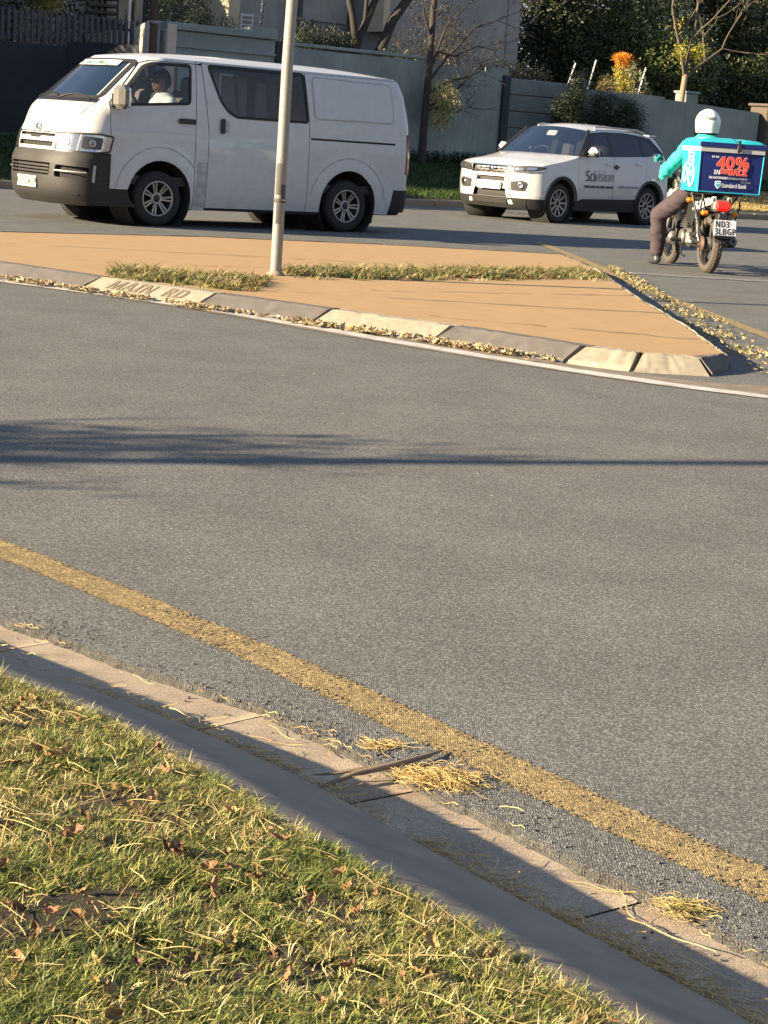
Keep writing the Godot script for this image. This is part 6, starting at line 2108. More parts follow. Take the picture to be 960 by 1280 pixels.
		g.tube([Vector3(1.95, 1.585, s * 0.60), Vector3(2.05, 1.612, s * 0.595), Vector3(3.2, 1.605, s * 0.595), Vector3(3.42, 1.56, s * 0.61)], 0.016, 8)
		obj("roof_rail", g, M.satin_silver, t)
		# door mirror
		g = Geo.new()
		g.box(Vector3(0, 0, 0), Vector3(0.15, 0.145, 0.20), 0.06)
		var mo := obj("door_mirror", g, paint, t)
		mo.position = Vector3(1.50, 1.19, s * 0.965)
		g = Geo.new(); g.box(Vector3(0, -0.06, 0), Vector3(0.13, 0.05, 0.19), 0.02)
		g.tube([Vector3(0, -0.05, -0.05 * s), Vector3(0.02, -0.07, -0.16 * s)], 0.03, 6)
		obj("mirror_base", g, M.car_black, mo)
		g = Geo.new(); g.box(Vector3(0.07, 0.0, 0), Vector3(0.02, 0.11, 0.16), 0.008)
		obj("mirror_face", g, M.mirror_glass, mo)
	# nose
	var front_w := func(y0: float, y1: float) -> PackedVector2Array:
		var p := PackedVector2Array()
		for i in 9:
			var y := y0 + (y1 - y0) * i / 8.0
			p.append(Vector2(-bd.zs(y) - 0.002, y))
		for i in 9:
			var y := y1 - (y1 - y0) * i / 8.0
			p.append(Vector2(bd.zs(y) + 0.002, y))
		return p
	var cut_grille := soften(poly([-0.42, 0.765, 0.42, 0.765, 0.43, 0.872, -0.43, 0.872]), 0.02)
	var cut_upper := soften(poly([-0.36, 0.625, 0.36, 0.625, 0.37, 0.70, -0.37, 0.70]), 0.01)
	var cut_lower := soften(poly([-0.36, 0.372, 0.36, 0.372, 0.34, 0.51, -0.34, 0.51]), 0.01)
	obj("front_panel", wrap_panel(bd, front_w.call(0.37, 0.887), [cut_grille, cut_upper, cut_lower]), paint, t)
	obj("front_cladding", wrap_panel(bd, front_w.call(0.21, 0.372), [], 0.008), M.cladding, t)
	var gr := obj("grille", wrap_panel(bd, grown(cut_grille, 0.03), [], -0.035), M.car_black, t)
	for i in 7:
		for j in 2:
			var q := -0.385 + i * 0.108 + j * 0.06
			obj("chrome_bar", wrap_panel(bd, soften(poly([q, 0.78 + j * 0.046, q + 0.09, 0.783 + j * 0.046, q + 0.10, 0.800 + j * 0.046, q + 0.01, 0.803 + j * 0.046]), 0.008), [], 0.014), M.chrome, gr)
	obj("chrome_frame", wrap_panel(bd, soften(poly([-0.435, 0.752, 0.435, 0.752, 0.445, 0.88, -0.445, 0.88]), 0.02), [soften(poly([-0.42, 0.766, 0.42, 0.766, 0.43, 0.868, -0.43, 0.868]), 0.02)], 0.012), M.chrome, gr)
	var em := Geo.new()
	em.lathe([Vector2(0.055, 0), Vector2(0.05, 0.012), Vector2(0.0, 0.016)], 20, Transform3D(Basis(Vector3(0, 0, 1), PI / 2), bd.front(0, 0.82) + Vector3(-0.012, 0, 0)))
	obj("emblem", em, M.chrome, gr)
	for s in [-1, 1]:
		var hp := poly([0.44, 0.775, 0.70, 0.79, 0.87, 0.84, 0.90, 0.885, 0.70, 0.89, 0.45, 0.872])
		var fp := poly([0.43, 0.49, 0.66, 0.49, 0.70, 0.62, 0.64, 0.655, 0.41, 0.63])
		if s < 0:
			for i in hp.size(): hp[i].x = -hp[i].x
			for i in fp.size(): fp[i].x = -fp[i].x
		var h := obj("headlight", wrap_panel(bd, soften(hp, 0.02), [], 0.010), M.bumper_grey, t)
		obj("chrome_trim", wrap_panel(bd, poly([s * 0.425, 0.768, s * 0.715, 0.785, s * 0.885, 0.835, s * 0.880, 0.85, s * 0.715, 0.80, s * 0.425, 0.782]), [], 0.016), M.chrome, h)
		obj("running_light", wrap_panel(bd, soften(poly([s * 0.465, 0.81, s * 0.615, 0.815, s * 0.625, 0.855, s * 0.475, 0.85]), 0.015), [], 0.018), M.lamp_silver, h)
		obj("running_light", wrap_panel(bd, soften(poly([s * 0.665, 0.825, s * 0.765, 0.835, s * 0.775, 0.872, s * 0.675, 0.868]), 0.015), [], 0.018), M.lamp_silver, h)
		obj("lens", wrap_panel(bd, soften(hp, 0.02), [], 0.024), M.lamp_glass, h)
		var f := obj("fog_light_pocket", wrap_panel(bd, soften(fp, 0.03), [], 0.006), M.cladding, t)
		var g := Geo.new()
		var wf := func(v: Vector2) -> Vector3: return bd.wrap(v.x, v.y)
		var p := bd.out(bd.wrap(s * 0.595, 0.575), 0.006, wf, Vector2(s * 0.595, 0.575))
		var nn := (bd.out(p, 1.0, wf, Vector2(s * 0.595, 0.575)) - p).normalized()
		g.lathe([Vector2(0.052, 0.0), Vector2(0.048, 0.022), Vector2(0.03, 0.010), Vector2(0.0, 0.014)], 18, Transform3D(Basis(Quaternion(Vector3.UP, nn)), p))
		obj("fog_light", g, M.chrome, f)
	obj("upper_intake", wrap_panel(bd, grown(cut_upper, 0.03), [], -0.05), M.cladding, t)
	obj("lower_intake", wrap_panel(bd, grown(cut_lower, 0.03), [], -0.05), M.cladding, t)
	obj("skid_plate", wrap_panel(bd, soften(poly([-0.36, 0.275, 0.36, 0.275, 0.36, 0.355, -0.36, 0.355]), 0.015), [], 0.022), M.bumper_grey, t)
	for s in [-1, 1]:
		obj("bumper_horn", wrap_panel(bd, soften(poly([s * 0.295, 0.69, s * 0.355, 0.69, s * 0.465, 0.27, s * 0.385, 0.27, s * 0.325, 0.50]), 0.015), [], 0.008), paint, t)
	plate(t, "number_plate", "JX 10 XN-GP", Transform3D(Basis(Vector3.UP, -PI / 2), Vector3(0.018, 0.555, 0.0)), 0.48, 0.125, M.plate_white, 0.085)
	# bonnet, windscreen, roof as surfaces between shared edges
	var zh := func(x: float) -> float: return bd.side(x, hood.at(x)).z
	var fedge := func(u: float) -> Vector3: return bd.wrap(lerp(-bd.zs(0.885) - 0.02, bd.zs(0.885) + 0.02, u), 0.885)
	var f0: Vector3 = fedge.call(0.0)
	var cowl := func(u: float) -> Vector3:
		var k := pow(absf(2 * u - 1), 2.0)
		return Vector3(lerp(1.04, 1.28, k), lerp(1.115, 1.10, k), lerp(-1.0, 1.0, u) * zh.call(1.28))
	var roof_front := func(u: float) -> Vector3:
		var k := pow(absf(2 * u - 1), 2.0)
		return Vector3(lerp(1.58, 1.72, k), lerp(1.575, 1.525, k), lerp(-1.0, 1.0, u) * bd.side(1.72, 1.525).z)
	var roof_rear := func(u: float) -> Vector3:
		var k := pow(absf(2 * u - 1), 2.0)
		return Vector3(lerp(3.74, 3.62, k), lerp(1.52, 1.488, k), lerp(-1.0, 1.0, u) * bd.side(3.62, 1.488).z)
	obj("bonnet", coons(fedge, cowl,
		func(v): var x: float = lerp(f0.x, 1.28, v); return Vector3(x, hood.at(x), -zh.call(x)),
		func(v): var x: float = lerp(f0.x, 1.28, v); return Vector3(x, hood.at(x), zh.call(x)), Vector3(0, 0.045, 0), 22, 18), paint, t)
	var ws := obj("windscreen", coons(cowl, roof_front,
		func(v): return Vector3(lerp(1.28, 1.72, v), lerp(1.10, 1.525, v), -bd.side(lerp(1.28, 1.72, v), lerp(1.10, 1.525, v)).z),
		func(v): return Vector3(lerp(1.28, 1.72, v), lerp(1.10, 1.525, v), bd.side(lerp(1.28, 1.72, v), lerp(1.10, 1.525, v)).z), Vector3(-0.02, 0.01, 0), 14, 10), M.screen_glass, t)
	for s in [-1, 1]:
		var g := Geo.new().smooth()
		g.tube([Vector3(1.28, 1.102, s * 0.848), Vector3(1.5, 1.318, s * 0.755), Vector3(1.72, 1.53, s * 0.658)], 0.03, 8)
		obj("screen_pillar", g, M.car_black, ws)
	var st := Geo.new()
	st.prism(rounded(-0.10, -0.055, 0.10, 0.055, 0.03), 0.006, Transform3D(Basis(Vector3.UP, -PI / 2) * Basis(Vector3(1, 0, 0), -0.7), Vector3(1.52, 1.46, 0.05)))
	obj("interior_mirror", st, M.sticker_white, ws)
	obj("roof", coons(roof_front, roof_rear,
		func(v): var x: float = lerp(1.72, 3.62, v); return Vector3(x, roofe.at(x), -bd.side(x, roofe.at(x)).z),
		func(v): var x: float = lerp(1.72, 3.62, v); return Vector3(x, roofe.at(x), bd.side(x, roofe.at(x)).z), Vector3(0, 0.035, 0), 16, 16), paint, t)
	var g := Geo.new()
	g.box(Vector3(3.72, 1.525, 0), Vector3(0.24, 0.035, 1.16), 0.012)
	obj("roof_spoiler", g, paint, t)
	g = Geo.new()
	var ys := []
	for i in 13: ys.append(0.25 + (1.50 - 0.25) * i / 12.0)
	g.grid(func(u, y): return Vector3(bd.xr.at(y) - 0.005, y, u * (bd.w.at(y) - bd.qz)), [-1, -0.5, 0, 0.5, 1], ys)
	obj("tailgate", g, paint, t)
	obj("tail_light", side_panel(bd, poly([3.80, 0.92, 3.955, 0.92, 3.93, 1.08, 3.78, 1.06]), [], 0.010), M.red_lens, t)
	g = Geo.new(); g.tube([Vector3(2.0, 1.61, 0), Vector3(2.06, 1.66, 0)], 0.012, 6)
	obj("aerial", g, M.car_black, t)
	for x in [0.80, 3.32]:
		for s in [1, -1]:
			g = Geo.new()
			g.lathe([Vector2(0.39, s * 0.885), Vector2(0.39, s * 0.50), Vector2(0.0, s * 0.50)], 28, Transform3D(Basis(Vector3(1, 0, 0), PI / 2), Vector3(x, 0.335, 0)))
			obj("wheel_housing", g, M.shadow_gap, t)
		wheel(t, Vector3(x, 0.325, 0.765), 0.325, 0.222, 0.205, 10, false, M.tyre, 0.012)
		wheel(t, Vector3(x, 0.325, -0.765), 0.325, 0.222, 0.205, 10, false, M.tyre, 0.012, -1.0)
	g = Geo.new()
	g.box(Vector3(2.0, 0.36, 0), Vector3(3.7, 0.24, 0.94), 0.03)
	g.box(Vector3(2.06, 0.33, 0), Vector3(1.65, 0.18, 1.6), 0.03)
	obj("underbody", g, M.shadow_gap, t)
	g = Geo.new()
	g.box(Vector3(1.42, 0.98, 0), Vector3(0.5, 0.22, 1.4), 0.08)
	g.box(Vector3(2.4, 0.50, 0), Vector3(2.6, 0.1, 1.5), 0.0)
	obj("cabin_floor", g, M.interior, t)
	steering_wheel(t, Vector3(1.72, 1.10, -0.36))
	for z in [0.36, -0.36]:
		seat(t, Vector3(2.1, 0.62, z), M.seat_cloth)
		seat(t, Vector3(2.9, 0.62, z), M.seat_cloth, 0.62)
	# lettering and emblem on the doors
	var fl := func(x: float, y: float) -> Transform3D:
		var p := bd.side(x, y)
		var u := (bd.side(x, y + 0.02) - p).normalized()
		var nx := (bd.side(x + 0.02, y) - p).normalized()
		return Transform3D(Basis(nx, u, nx.cross(u).normalized()), p + nx.cross(u).normalized() * 0.012)
	text("lettering", "Sci", 0.17, 0.003, M.ink, t, fl.call(1.58, 0.79), false, 0.95)
	text("lettering", "vision", 0.165, 0.003, M.faint_ink, t, fl.call(1.97, 0.79), false, 0.95)
	for q in [[1.44, 2.22, 0.60, M.ink], [2.42, 2.98, 0.615, M.faint_ink]]:
		var x: float = q[0]
		var sm := Geo.new()
		while x < q[1]:
			var wd := 0.018 + 0.014 * absf(sin(x * 91.0))
			var f: Transform3D = fl.call(x, q[2])
			sm.box(f * Vector3(0, 0.018, 0), Vector3(wd, 0.030 + 0.012 * absf(sin(x * 57.0)), 0.003), 0.0, f.basis)
			x += wd + (0.022 if fmod(x * 7.0, 1.0) > 0.75 else 0.010)
		obj("small_print", sm, q[3], t)
	var eg := Geo.new()
	eg.prism(poly([-0.10, 0, -0.04, 0.028, 0.0, 0.05, 0.04, 0.028, 0.10, 0, 0.03, -0.018, 0.0, -0.045, -0.03, -0.018]), 0.003)
	var eo := obj("emblem", eg, M.ink, t)
	eo.transform = fl.call(2.31, 0.955)

# ------------------------------------------------------------------ bodies: smooth union of tapered capsules, meshed as surface nets
func sdf(bones: Array, k: float, cell: float, fold := 0.0) -> Geo:
	var lo := Vector3.ONE * 1e9
	var hi := -lo
	for b in bones:
		var r: float = max(b[2], b[3])
		lo = lo.min(b[0] - Vector3.ONE * r).min(b[1] - Vector3.ONE * r)
		hi = hi.max(b[0] + Vector3.ONE * r).max(b[1] + Vector3.ONE * r)
	lo -= Vector3.ONE * (cell * 2.5 + k * 0.3)
	hi += Vector3.ONE * (cell * 2.5 + k * 0.3)
	var nx := int((hi.x - lo.x) / cell) + 2
	var ny := int((hi.y - lo.y) / cell) + 2
	var nz := int((hi.z - lo.z) / cell) + 2
	var f := PackedFloat32Array()
	f.resize(nx * ny * nz)
	f.fill(1.0)
	for b in bones:
		var A: Vector3 = b[0]
		var B: Vector3 = b[1]
		var ra: float = b[2]
		var rb: float = b[3]
		var r: float = max(ra, rb) + k + cell * 2.0
		var a := ((A.min(B) - Vector3.ONE * r - lo) / cell).floor()
		var c := ((A.max(B) + Vector3.ONE * r - lo) / cell).ceil()
		var ab := B - A
		var inv: float = 1.0 / max(ab.length_squared(), 1e-9)
		for iz in range(max(0, int(a.z)), min(nz, int(c.z) + 1)):
			for iy in range(max(0, int(a.y)), min(ny, int(c.y) + 1)):
				var at := (iz * ny + iy) * nx
				for ix in range(max(0, int(a.x)), min(nx, int(c.x) + 1)):
					var p := lo + Vector3(ix, iy, iz) * cell
					var t: float = clampf((p - A).dot(ab) * inv, 0.0, 1.0)
					var d := (p - A - ab * t).length() - lerpf(ra, rb, t)
					var o := f[at + ix]
					var h := maxf(k - absf(o - d), 0.0) / k
					f[at + ix] = minf(o, d) - h * h * k * 0.25
	if fold > 0.0:      # creases of cloth
		var crease := FastNoiseLite.new()
		crease.seed = 6
		crease.frequency = 5.0
		for i in f.size():
			if absf(f[i]) < cell * 2.5:
				var ix := i % nx
				var iy := (i / nx) % ny
				var iz := i / (nx * ny)
				var q := lo + Vector3(ix, iy, iz) * cell
				f[i] += fold * crease.get_noise_3d(q.x + q.y, q.y * 2.4 + q.z * 1.6, q.z)
	var vid := {}
	var pts := []
	var sx := 1
	var sy := nx
	var sz := nx * ny
	var offs := [0, sx, sy, sx + sy, sz, sx + sz, sy + sz, sx + sy + sz]
	var cor := [Vector3(0, 0, 0), Vector3(1, 0, 0), Vector3(0, 1, 0), Vector3(1, 1, 0), Vector3(0, 0, 1), Vector3(1, 0, 1), Vector3(0, 1, 1), Vector3(1, 1, 1)]
	var edges := [[0, 1], [2, 3], [4, 5], [6, 7], [0, 2], [1, 3], [4, 6], [5, 7], [0, 4], [1, 5], [2, 6], [3, 7]]
	for iz in nz - 1:
		for iy in ny - 1:
			var at := (iz * ny + iy) * nx
			for ix in nx - 1:
				var i := at + ix
				var neg := 0
				for o in offs:
					if f[i + o] < 0.0: neg += 1
				if neg == 0 or neg == 8: continue
				var s := Vector3.ZERO
				var n := 0
				for e in edges:
					var u := f[i + offs[e[0]]]
					var v := f[i + offs[e[1]]]
					if (u < 0.0) != (v < 0.0):
						s += cor[e[0]].lerp(cor[e[1]], u / (u - v))
						n += 1
				vid[i] = pts.size()
				pts.append(lo + (Vector3(ix, iy, iz) + s / n) * cell)
	var g := Geo.new().smooth()
	for i in vid:
		for ax in [[sx, sy, sz], [sy, sz, sx], [sz, sx, sy]]:
			var u := f[i]
			var j: int = i + ax[0]
			if j >= f.size(): continue
			if (u < 0.0) == (f[j] < 0.0): continue
			var a: int = i - ax[1]
			var b: int = i - ax[2]
			var c: int = i - ax[1] - ax[2]
			if vid.has(a) and vid.has(b) and vid.has(c):
				if u < 0.0: g.quad(pts[vid[i]], pts[vid[b]], pts[vid[c]], pts[vid[a]])
				else: g.quad(pts[vid[i]], pts[vid[a]], pts[vid[c]], pts[vid[b]])
	return g

# ---- motorcycle: local x to its right, -z forward, the rear tyre touches the ground at the origin
const BIKE_AT := Vector3(3.31, 0, -20.10)
const BIKE_TURN := 9.5

func bike_wheel(t: Node3D, at: Vector3, R: float, rim: float, w: float, drum: float):
	var n := Node3D.new()
	n.name = "wheel"
	t.add_child(n, true)
	n.position = at
	var xf := Transform3D(Basis(Vector3(0, 0, 1), PI / 2), Vector3.ZERO)
	var g := Geo.new()
	var prof := []
	for i in 13:
		var a: float = PI * i / 12.0
		prof.append(Vector2(rim + 0.005 + (R - rim - 0.005) * pow(sin(a), 0.75), w * 0.5 * cos(a) * (1.0 if i > 0 and i < 12 else 0.8)))
	g.lathe(prof, 40, xf)
	for k in 40:     # tread blocks
		var a := TAU * k / 40.0
		for s in [-1, 1]:
			var b := Basis(Vector3(1, 0, 0), a)
			g.box(b * Vector3(s * w * 0.24, R - 0.006, 0.006 * s), Vector3(w * 0.34, 0.009, 0.030), 0.0, b * Basis(Vector3(0, 0, 1), -s * 0.5))
	obj("tyre", g, M.dusty_tyre, n)
	g = Geo.new()
	g.lathe([Vector2(rim + 0.008, -w * 0.36), Vector2(rim - 0.012, -w * 0.36), Vector2(rim - 0.020, -w * 0.2), Vector2(rim - 0.020, w * 0.2), Vector2(rim - 0.012, w * 0.36), Vector2(rim + 0.008, w * 0.36)], 36, xf)
	for k in 5:
		for s in [-0.16, 0.16]:
			var a: float = TAU * k / 5.0 + s
			var b: float = TAU * k / 5.0 + s * 0.5
			g.tube([Vector3(0, cos(a) * 0.05, sin(a) * 0.05), Vector3(0, cos(b) * (rim - 0.015), sin(b) * (rim - 0.015))], [0.016, 0.011], 6)
	obj("rim", g, M.alloy_dark, n)
	g = Geo.new()
	g.lathe([Vector2(0.0, -0.06), Vector2(0.03, -0.06), Vector2(drum, -0.045), Vector2(drum, 0.045), Vector2(0.03, 0.07), Vector2(0.0, 0.07)], 24, xf)
	obj("hub", g, M.engine_metal, n)

func build_motorcycle():
	var t := thing("motorcycle", "dusty delivery motorcycle with white tail panels stopped beside the island corner", "motorcycle", BIKE_AT, deg_to_rad(BIKE_TURN))
	bike_wheel(t, Vector3(0, 0.305, 0), 0.305, 0.222, 0.115, 0.075)
	bike_wheel(t, Vector3(0, 0.305, -1.34), 0.305, 0.228, 0.095, 0.09)
	var P := func(called: String, g: Geo, m: Material, parent = null) -> MeshInstance3D: return obj(called, g, m, parent if parent else t)
	var g := Geo.new()
	for s in [-1, 1]: g.tube([Vector3(s * 0.075, 0.305, 0.03), Vector3(s * 0.075, 0.315, -0.2), Vector3(s * 0.06, 0.34, -0.46)], [0.022, 0.022, 0.026], 8)
	P.call("swingarm", g, M.bike_black)
	g = Geo.new()
	for z in range(0, 26):
		pass
	g.box(Vector3(-0.095, 0.395, -0.22), Vector3(0.03, 0.05, 0.42), 0.012, Basis(Vector3(1, 0, 0), -0.06))
	g.box(Vector3(-0.095, 0.275, -0.22), Vector3(0.012, 0.016, 0.42), 0.0)
	P.call("chain_guard", g, M.bike_black)
	g = Geo.new()
	g.lathe([Vector2(0.0, -0.01), Vector2(0.085, -0.01), Vector2(0.085, 0.01), Vector2(0.0, 0.01)], 24, Transform3D(Basis(Vector3(0, 0, 1), PI / 2), Vector3(-0.09, 0.305, 0)))
	P.call("sprocket", g, M.rust_brown)
	for s in [-1, 1]:
		g = Geo.new()
		var a := Vector3(s * 0.118, 0.33, -0.04)
		var b := Vector3(s * 0.125, 0.63, -0.17)
		g.tube([a, b], 0.014, 8)
		var pts := []
		var ax := (b - a).normalized()
		var u := ax.cross(Vector3(1, 0, 0)).normalized()
		var v := ax.cross(u)
		for i in 73: pts.append(a.lerp(b, 0.12 + 0.70 * i / 72.0) + (u * cos(TAU * i / 8.0) + v * sin(TAU * i / 8.0)) * 0.027)
		g.tube(pts, 0.0055, 5)
		g.tube([b - ax * 0.055, b + ax * 0.01], [0.033, 0.028], 12)
		P.call("shock_absorber", g, M.chrome)
	# frame and engine
	g = Geo.new()
	g.tube([Vector3(0, 0.92, -1.02), Vector3(0, 0.70, -0.90), Vector3(0, 0.30, -0.86), Vector3(0, 0.24, -0.60), Vector3(0, 0.32, -0.44), Vector3(0, 0.70, -0.40)], 0.024, 8)
	for s in [-1, 1]:
		g.tube([Vector3(0, 0.90, -1.0), Vector3(s * 0.08, 0.72, -0.66), Vector3(s * 0.11, 0.66, -0.2), Vector3(s * 0.10, 0.68, 0.10)], 0.018, 8)
		g.tube([Vector3(s * 0.06, 0.34, -0.46), Vector3(s * 0.11, 0.64, -0.22)], 0.016, 8)
	P.call("frame", g, M.bike_black)
	g = Geo.new()
	g.box(Vector3(0, 0.34, -0.64), Vector3(0.22, 0.20, 0.36), 0.05)
	for s in [-1, 1]: g.lathe([Vector2(0.0, 0.0), Vector2(0.09, 0.0), Vector2(0.085, 0.035), Vector2(0.05, 0.05), Vector2(0.0, 0.05)], 20, Transform3D(Basis(Vector3(0, 0, 1), -s * PI / 2), Vector3(s * 0.10, 0.34, -0.62)))
	P.call("crankcase", g, M.engine_metal)
	g = Geo.new()
	for i in 7: g.box(Vector3(0, 0.45 + i * 0.024, -0.74 - i * 0.006), Vector3(0.17, 0.011, 0.17), 0.003)
	g.box(Vector3(0, 0.52, -0.75), Vector3(0.11, 0.22, 0.11), 0.01)
	g.tube([Vector3(-0.06, 0.62, -0.76), Vector3(0.06, 0.62, -0.76)], 0.06, 12)
	P.call("cylinder", g, M.engine_metal)
	g = Geo.new()
	g.tube([Vector3(0.03, 0.52, -0.84), Vector3(0.10, 0.36, -0.90), Vector3(0.13, 0.24, -0.74), Vector3(0.14, 0.24, -0.42), Vector3(0.155, 0.29, -0.28)], 0.02, 10)
	P.call("exhaust_pipe", g, M.chrome)
	g = Geo.new()
	g.tube([Vector3(0.155, 0.285, -0.32), Vector3(0.165, 0.30, -0.24), Vector3(0.185, 0.345, 0.16), Vector3(0.188, 0.352, 0.19)], [0.025, 0.052, 0.058, 0.045], 16)
	var mf: Node = P.call("muffler", g, M.bike_black)
	g = Geo.new(); g.lathe([Vector2(0.045, 0), Vector2(0.046, 0.012), Vector2(0.02, 0.012), Vector2(0.018, -0.02)], 16, Transform3D(Basis(Vector3(1, 0, 0), PI / 2), Vector3(0.188, 0.353, 0.185)))
	P.call("muffler_tip", g, M.engine_metal, mf)
	# pegs, side stand, gear lever
	g = Geo.new()
	g.tube([Vector3(-0.26, 0.31, -0.58), Vector3(0.26, 0.31, -0.58)], 0.016, 8)
	for s in [-1, 1]: g.tube([Vector3(s * 0.14, 0.31, -0.58), Vector3(s * 0.245, 0.31, -0.58)], 0.022, 8)
	g.tube([Vector3(-0.12, 0.27, -0.62), Vector3(-0.17, 0.16, -0.45), Vector3(-0.18, 0.15, -0.28)], 0.013, 6)
	g.tube([Vector3(-0.15, 0.30, -0.66), Vector3(-0.17, 0.25, -0.80), Vector3(-0.22, 0.255, -0.81)], 0.008, 6)
	P.call("foot_peg", g, M.bike_black)
	# tank, seat, side covers
	P.call("fuel_tank", sdf([[Vector3(0, 0.83, -0.98), Vector3(0, 0.80, -0.66), 0.135, 0.11], [Vector3(0.07, 0.78, -0.9), Vector3(0.06, 0.74, -0.62), 0.10, 0.07], [Vector3(-0.07, 0.78, -0.9), Vector3(-0.06, 0.74, -0.62), 0.10, 0.07]], 0.05, 0.018), M.bike_white)
	for s in [-1, 1]:
		g = Geo.new(); g.prism(soften(poly([-1.12, 0.66, -0.86, 0.60, -0.78, 0.72, -0.98, 0.86, -1.10, 0.80]), 0.04), 0.02, Transform3D(Basis(Vector3.UP, PI / 2) * Basis(Vector3(0, 1, 0), 0.0), Vector3(s * 0.155 - 0.01, 0, 0)) * Transform3D(Basis(Vector3(-1, 0, 0), Vector3(0, 1, 0), Vector3(0, 0, -1)), Vector3.ZERO))
		P.call("tank_shroud", g, M.bike_white)
	P.call("seat", sdf([[Vector3(0, 0.795, -0.60), Vector3(0, 0.80, -0.02), 0.065, 0.06], [Vector3(0.06, 0.79, -0.52), Vector3(0.05, 0.80, -0.04), 0.055, 0.05], [Vector3(-0.06, 0.79, -0.52), Vector3(-0.05, 0.80, -0.04), 0.055, 0.05]], 0.05, 0.016), M.bike_black)
	for s in [-1, 1]:
		g = Geo.new(); g.box(Vector3(s * 0.115, 0.60, -0.40), Vector3(0.03, 0.20, 0.24), 0.014, Basis(Vector3(1, 0, 0), 0.3))
		P.call("side_cover", g, M.bike_black)
		g = Geo.new().smooth()
		g.grid(func(u, v): return Vector3(s * (0.125 - 0.035 * u * u + 0.015 * sin(PI * v)), lerp(0.625, 0.735, u) + v * lerp(0.10, 0.075, u) + 0.01, lerp(-0.30, 0.25, u)), [0, 0.25, 0.5, 0.75, 1.0], [0, 0.3, 0.7, 1.0])
		g.grid(func(u, v): return Vector3(s * (0.105 - 0.035 * u * u), lerp(0.625, 0.735, u) + v * lerp(0.10, 0.075, u) + 0.01, lerp(-0.30, 0.25, u)), [0, 0.5, 1.0], [0, 1.0])
		P.call("tail_panel", g, M.bike_white)
	# tail lamp, indicators, plate, mudguard
	g = Geo.new(); g.box(Vector3(0, 0.725, 0.235), Vector3(0.20, 0.13, 0.14), 0.03)
	var tl: Node = P.call("tail_light_housing", g, M.engine_metal)
	g = Geo.new(); g.box(Vector3(0, 0.725, 0.295), Vector3(0.165, 0.105, 0.06), 0.03)
	P.call("tail_light", g, M.lit_red, tl)
	for s in [[-0.165, 0.64, 0.20], [0.165, 0.64, 0.20], [-0.235, 0.76, -0.12]]:
		g = Geo.new()
		g.tube([Vector3(s[0] * 0.4, s[1], s[2] - 0.03), Vector3(s[0], s[1], s[2])], 0.010, 6)
		var st: Node = P.call("indicator_stalk", g, M.bike_black)
		g = Geo.new(); g.box(Vector3(s[0], s[1], s[2] + 0.01), Vector3(0.085, 0.05, 0.055), 0.02)
		P.call("indicator", g, M.amber, st)
	g = Geo.new().smooth()
	g.grid(func(u, v): return Vector3(v * 0.07, 0.305 + (0.355 - 0.02 * v * v) * sin(u), (0.355 - 0.02 * v * v) * cos(u)), [2.0, 1.6, 1.2, 0.8, 0.4, 0.12], [-1, -0.5, 0, 0.5, 1])
	P.call("mudguard", g, M.bike_black)
	g = Geo.new(); g.box(Vector3(0.02, 0.405, 0.355), Vector3(0.24, 0.025, 0.06), 0.008)
	g.box(Vector3(0.0, 0.61, 0.27), Vector3(0.10, 0.08, 0.12), 0.01)
	g.box(Vector3(0.02, 0.50, 0.345), Vector3(0.16, 0.20, 0.03), 0.008)
	P.call("plate_holder", g, M.bike_black)
	var pl: Node = plate(t, "number_plate", "", Transform3D(Basis(Vector3(1, 0, 0), -0.18), Vector3(0.02, 0.50, 0.375)), 0.245, 0.165, M.plate_grey, 0.06)
	text("plate_lettering", "ND3", 0.066, 0.002, M.ink, pl, Transform3D(Basis(), Vector3(-0.035, 0.038, 0.0075)), true, 0.86)
	text("plate_lettering", "3LBGP", 0.066, 0.002, M.ink, pl, Transform3D(Basis(), Vector3(0.0, -0.040, 0.0075)), true, 0.86)
	g = Geo.new(); g.lathe([Vector2(0.012, 0), Vector2(0.0, 0.001)], 12, Transform3D(Basis(Vector3(1, 0, 0), PI / 2), Vector3(0.06, 0.045, 0.0065)))
	P.call("licence_disc", g, M.box_pink, pl)
	# rack under the box
	g = Geo.new()
	for s in [-1, 1]:
		g.tube([Vector3(s * 0.12, 0.64, -0.25), Vector3(s * 0.20, 0.83, -0.32), Vector3(s * 0.20, 0.845, 0.20)], 0.011, 8)
		g.tube([Vector3(s * 0.11, 0.66, 0.08), Vector3(s * 0.20, 0.84, 0.18)], 0.010, 8)
		g.tube([Vector3(s * 0.11, 0.40, 0.0), Vector3(s * 0.17, 0.60, -0.02), Vector3(s * 0.22, 0.84, -0.12)], 0.012, 8)
		g.tube([Vector3(s * 0.20, 0.84, 0.20), Vector3(s * 0.215, 0.72, 0.22), Vector3(s * 0.20, 0.58, 0.15)], 0.010, 8)
	for z in [-0.30, -0.05, 0.20]: g.tube([Vector3(-0.24, 0.85, z), Vector3(0.24, 0.85, z)], 0.010, 8)
	P.call("luggage_rack", g, M.bike_black)
	# front end
	g = Geo.new()
	for s in [-1, 1]: g.tube([Vector3(s * 0.095, 0.98, -1.03), Vector3(s * 0.095, 0.62, -1.18), Vector3(s * 0.095, 0.305, -1.34)], [0.02, 0.02, 0.028], 10)
	g.box(Vector3(0, 0.94, -1.05), Vector3(0.24, 0.03, 0.08), 0.01)
	g.box(Vector3(0, 0.74, -1.13), Vector3(0.24, 0.03, 0.08), 0.01)
	P.call("fork", g, M.satin_silver)
	g = Geo.new().smooth()
	g.grid(func(u, v): return Vector3(v * 0.06, 0.305 + (0.335 - 0.03 * v * v) * sin(u), -1.34 + (0.335 - 0.03 * v * v) * cos(u)), [0.35, 0.7, 1.05, 1.4, 1.75, 2.1], [-1, -0.5, 0, 0.5, 1])
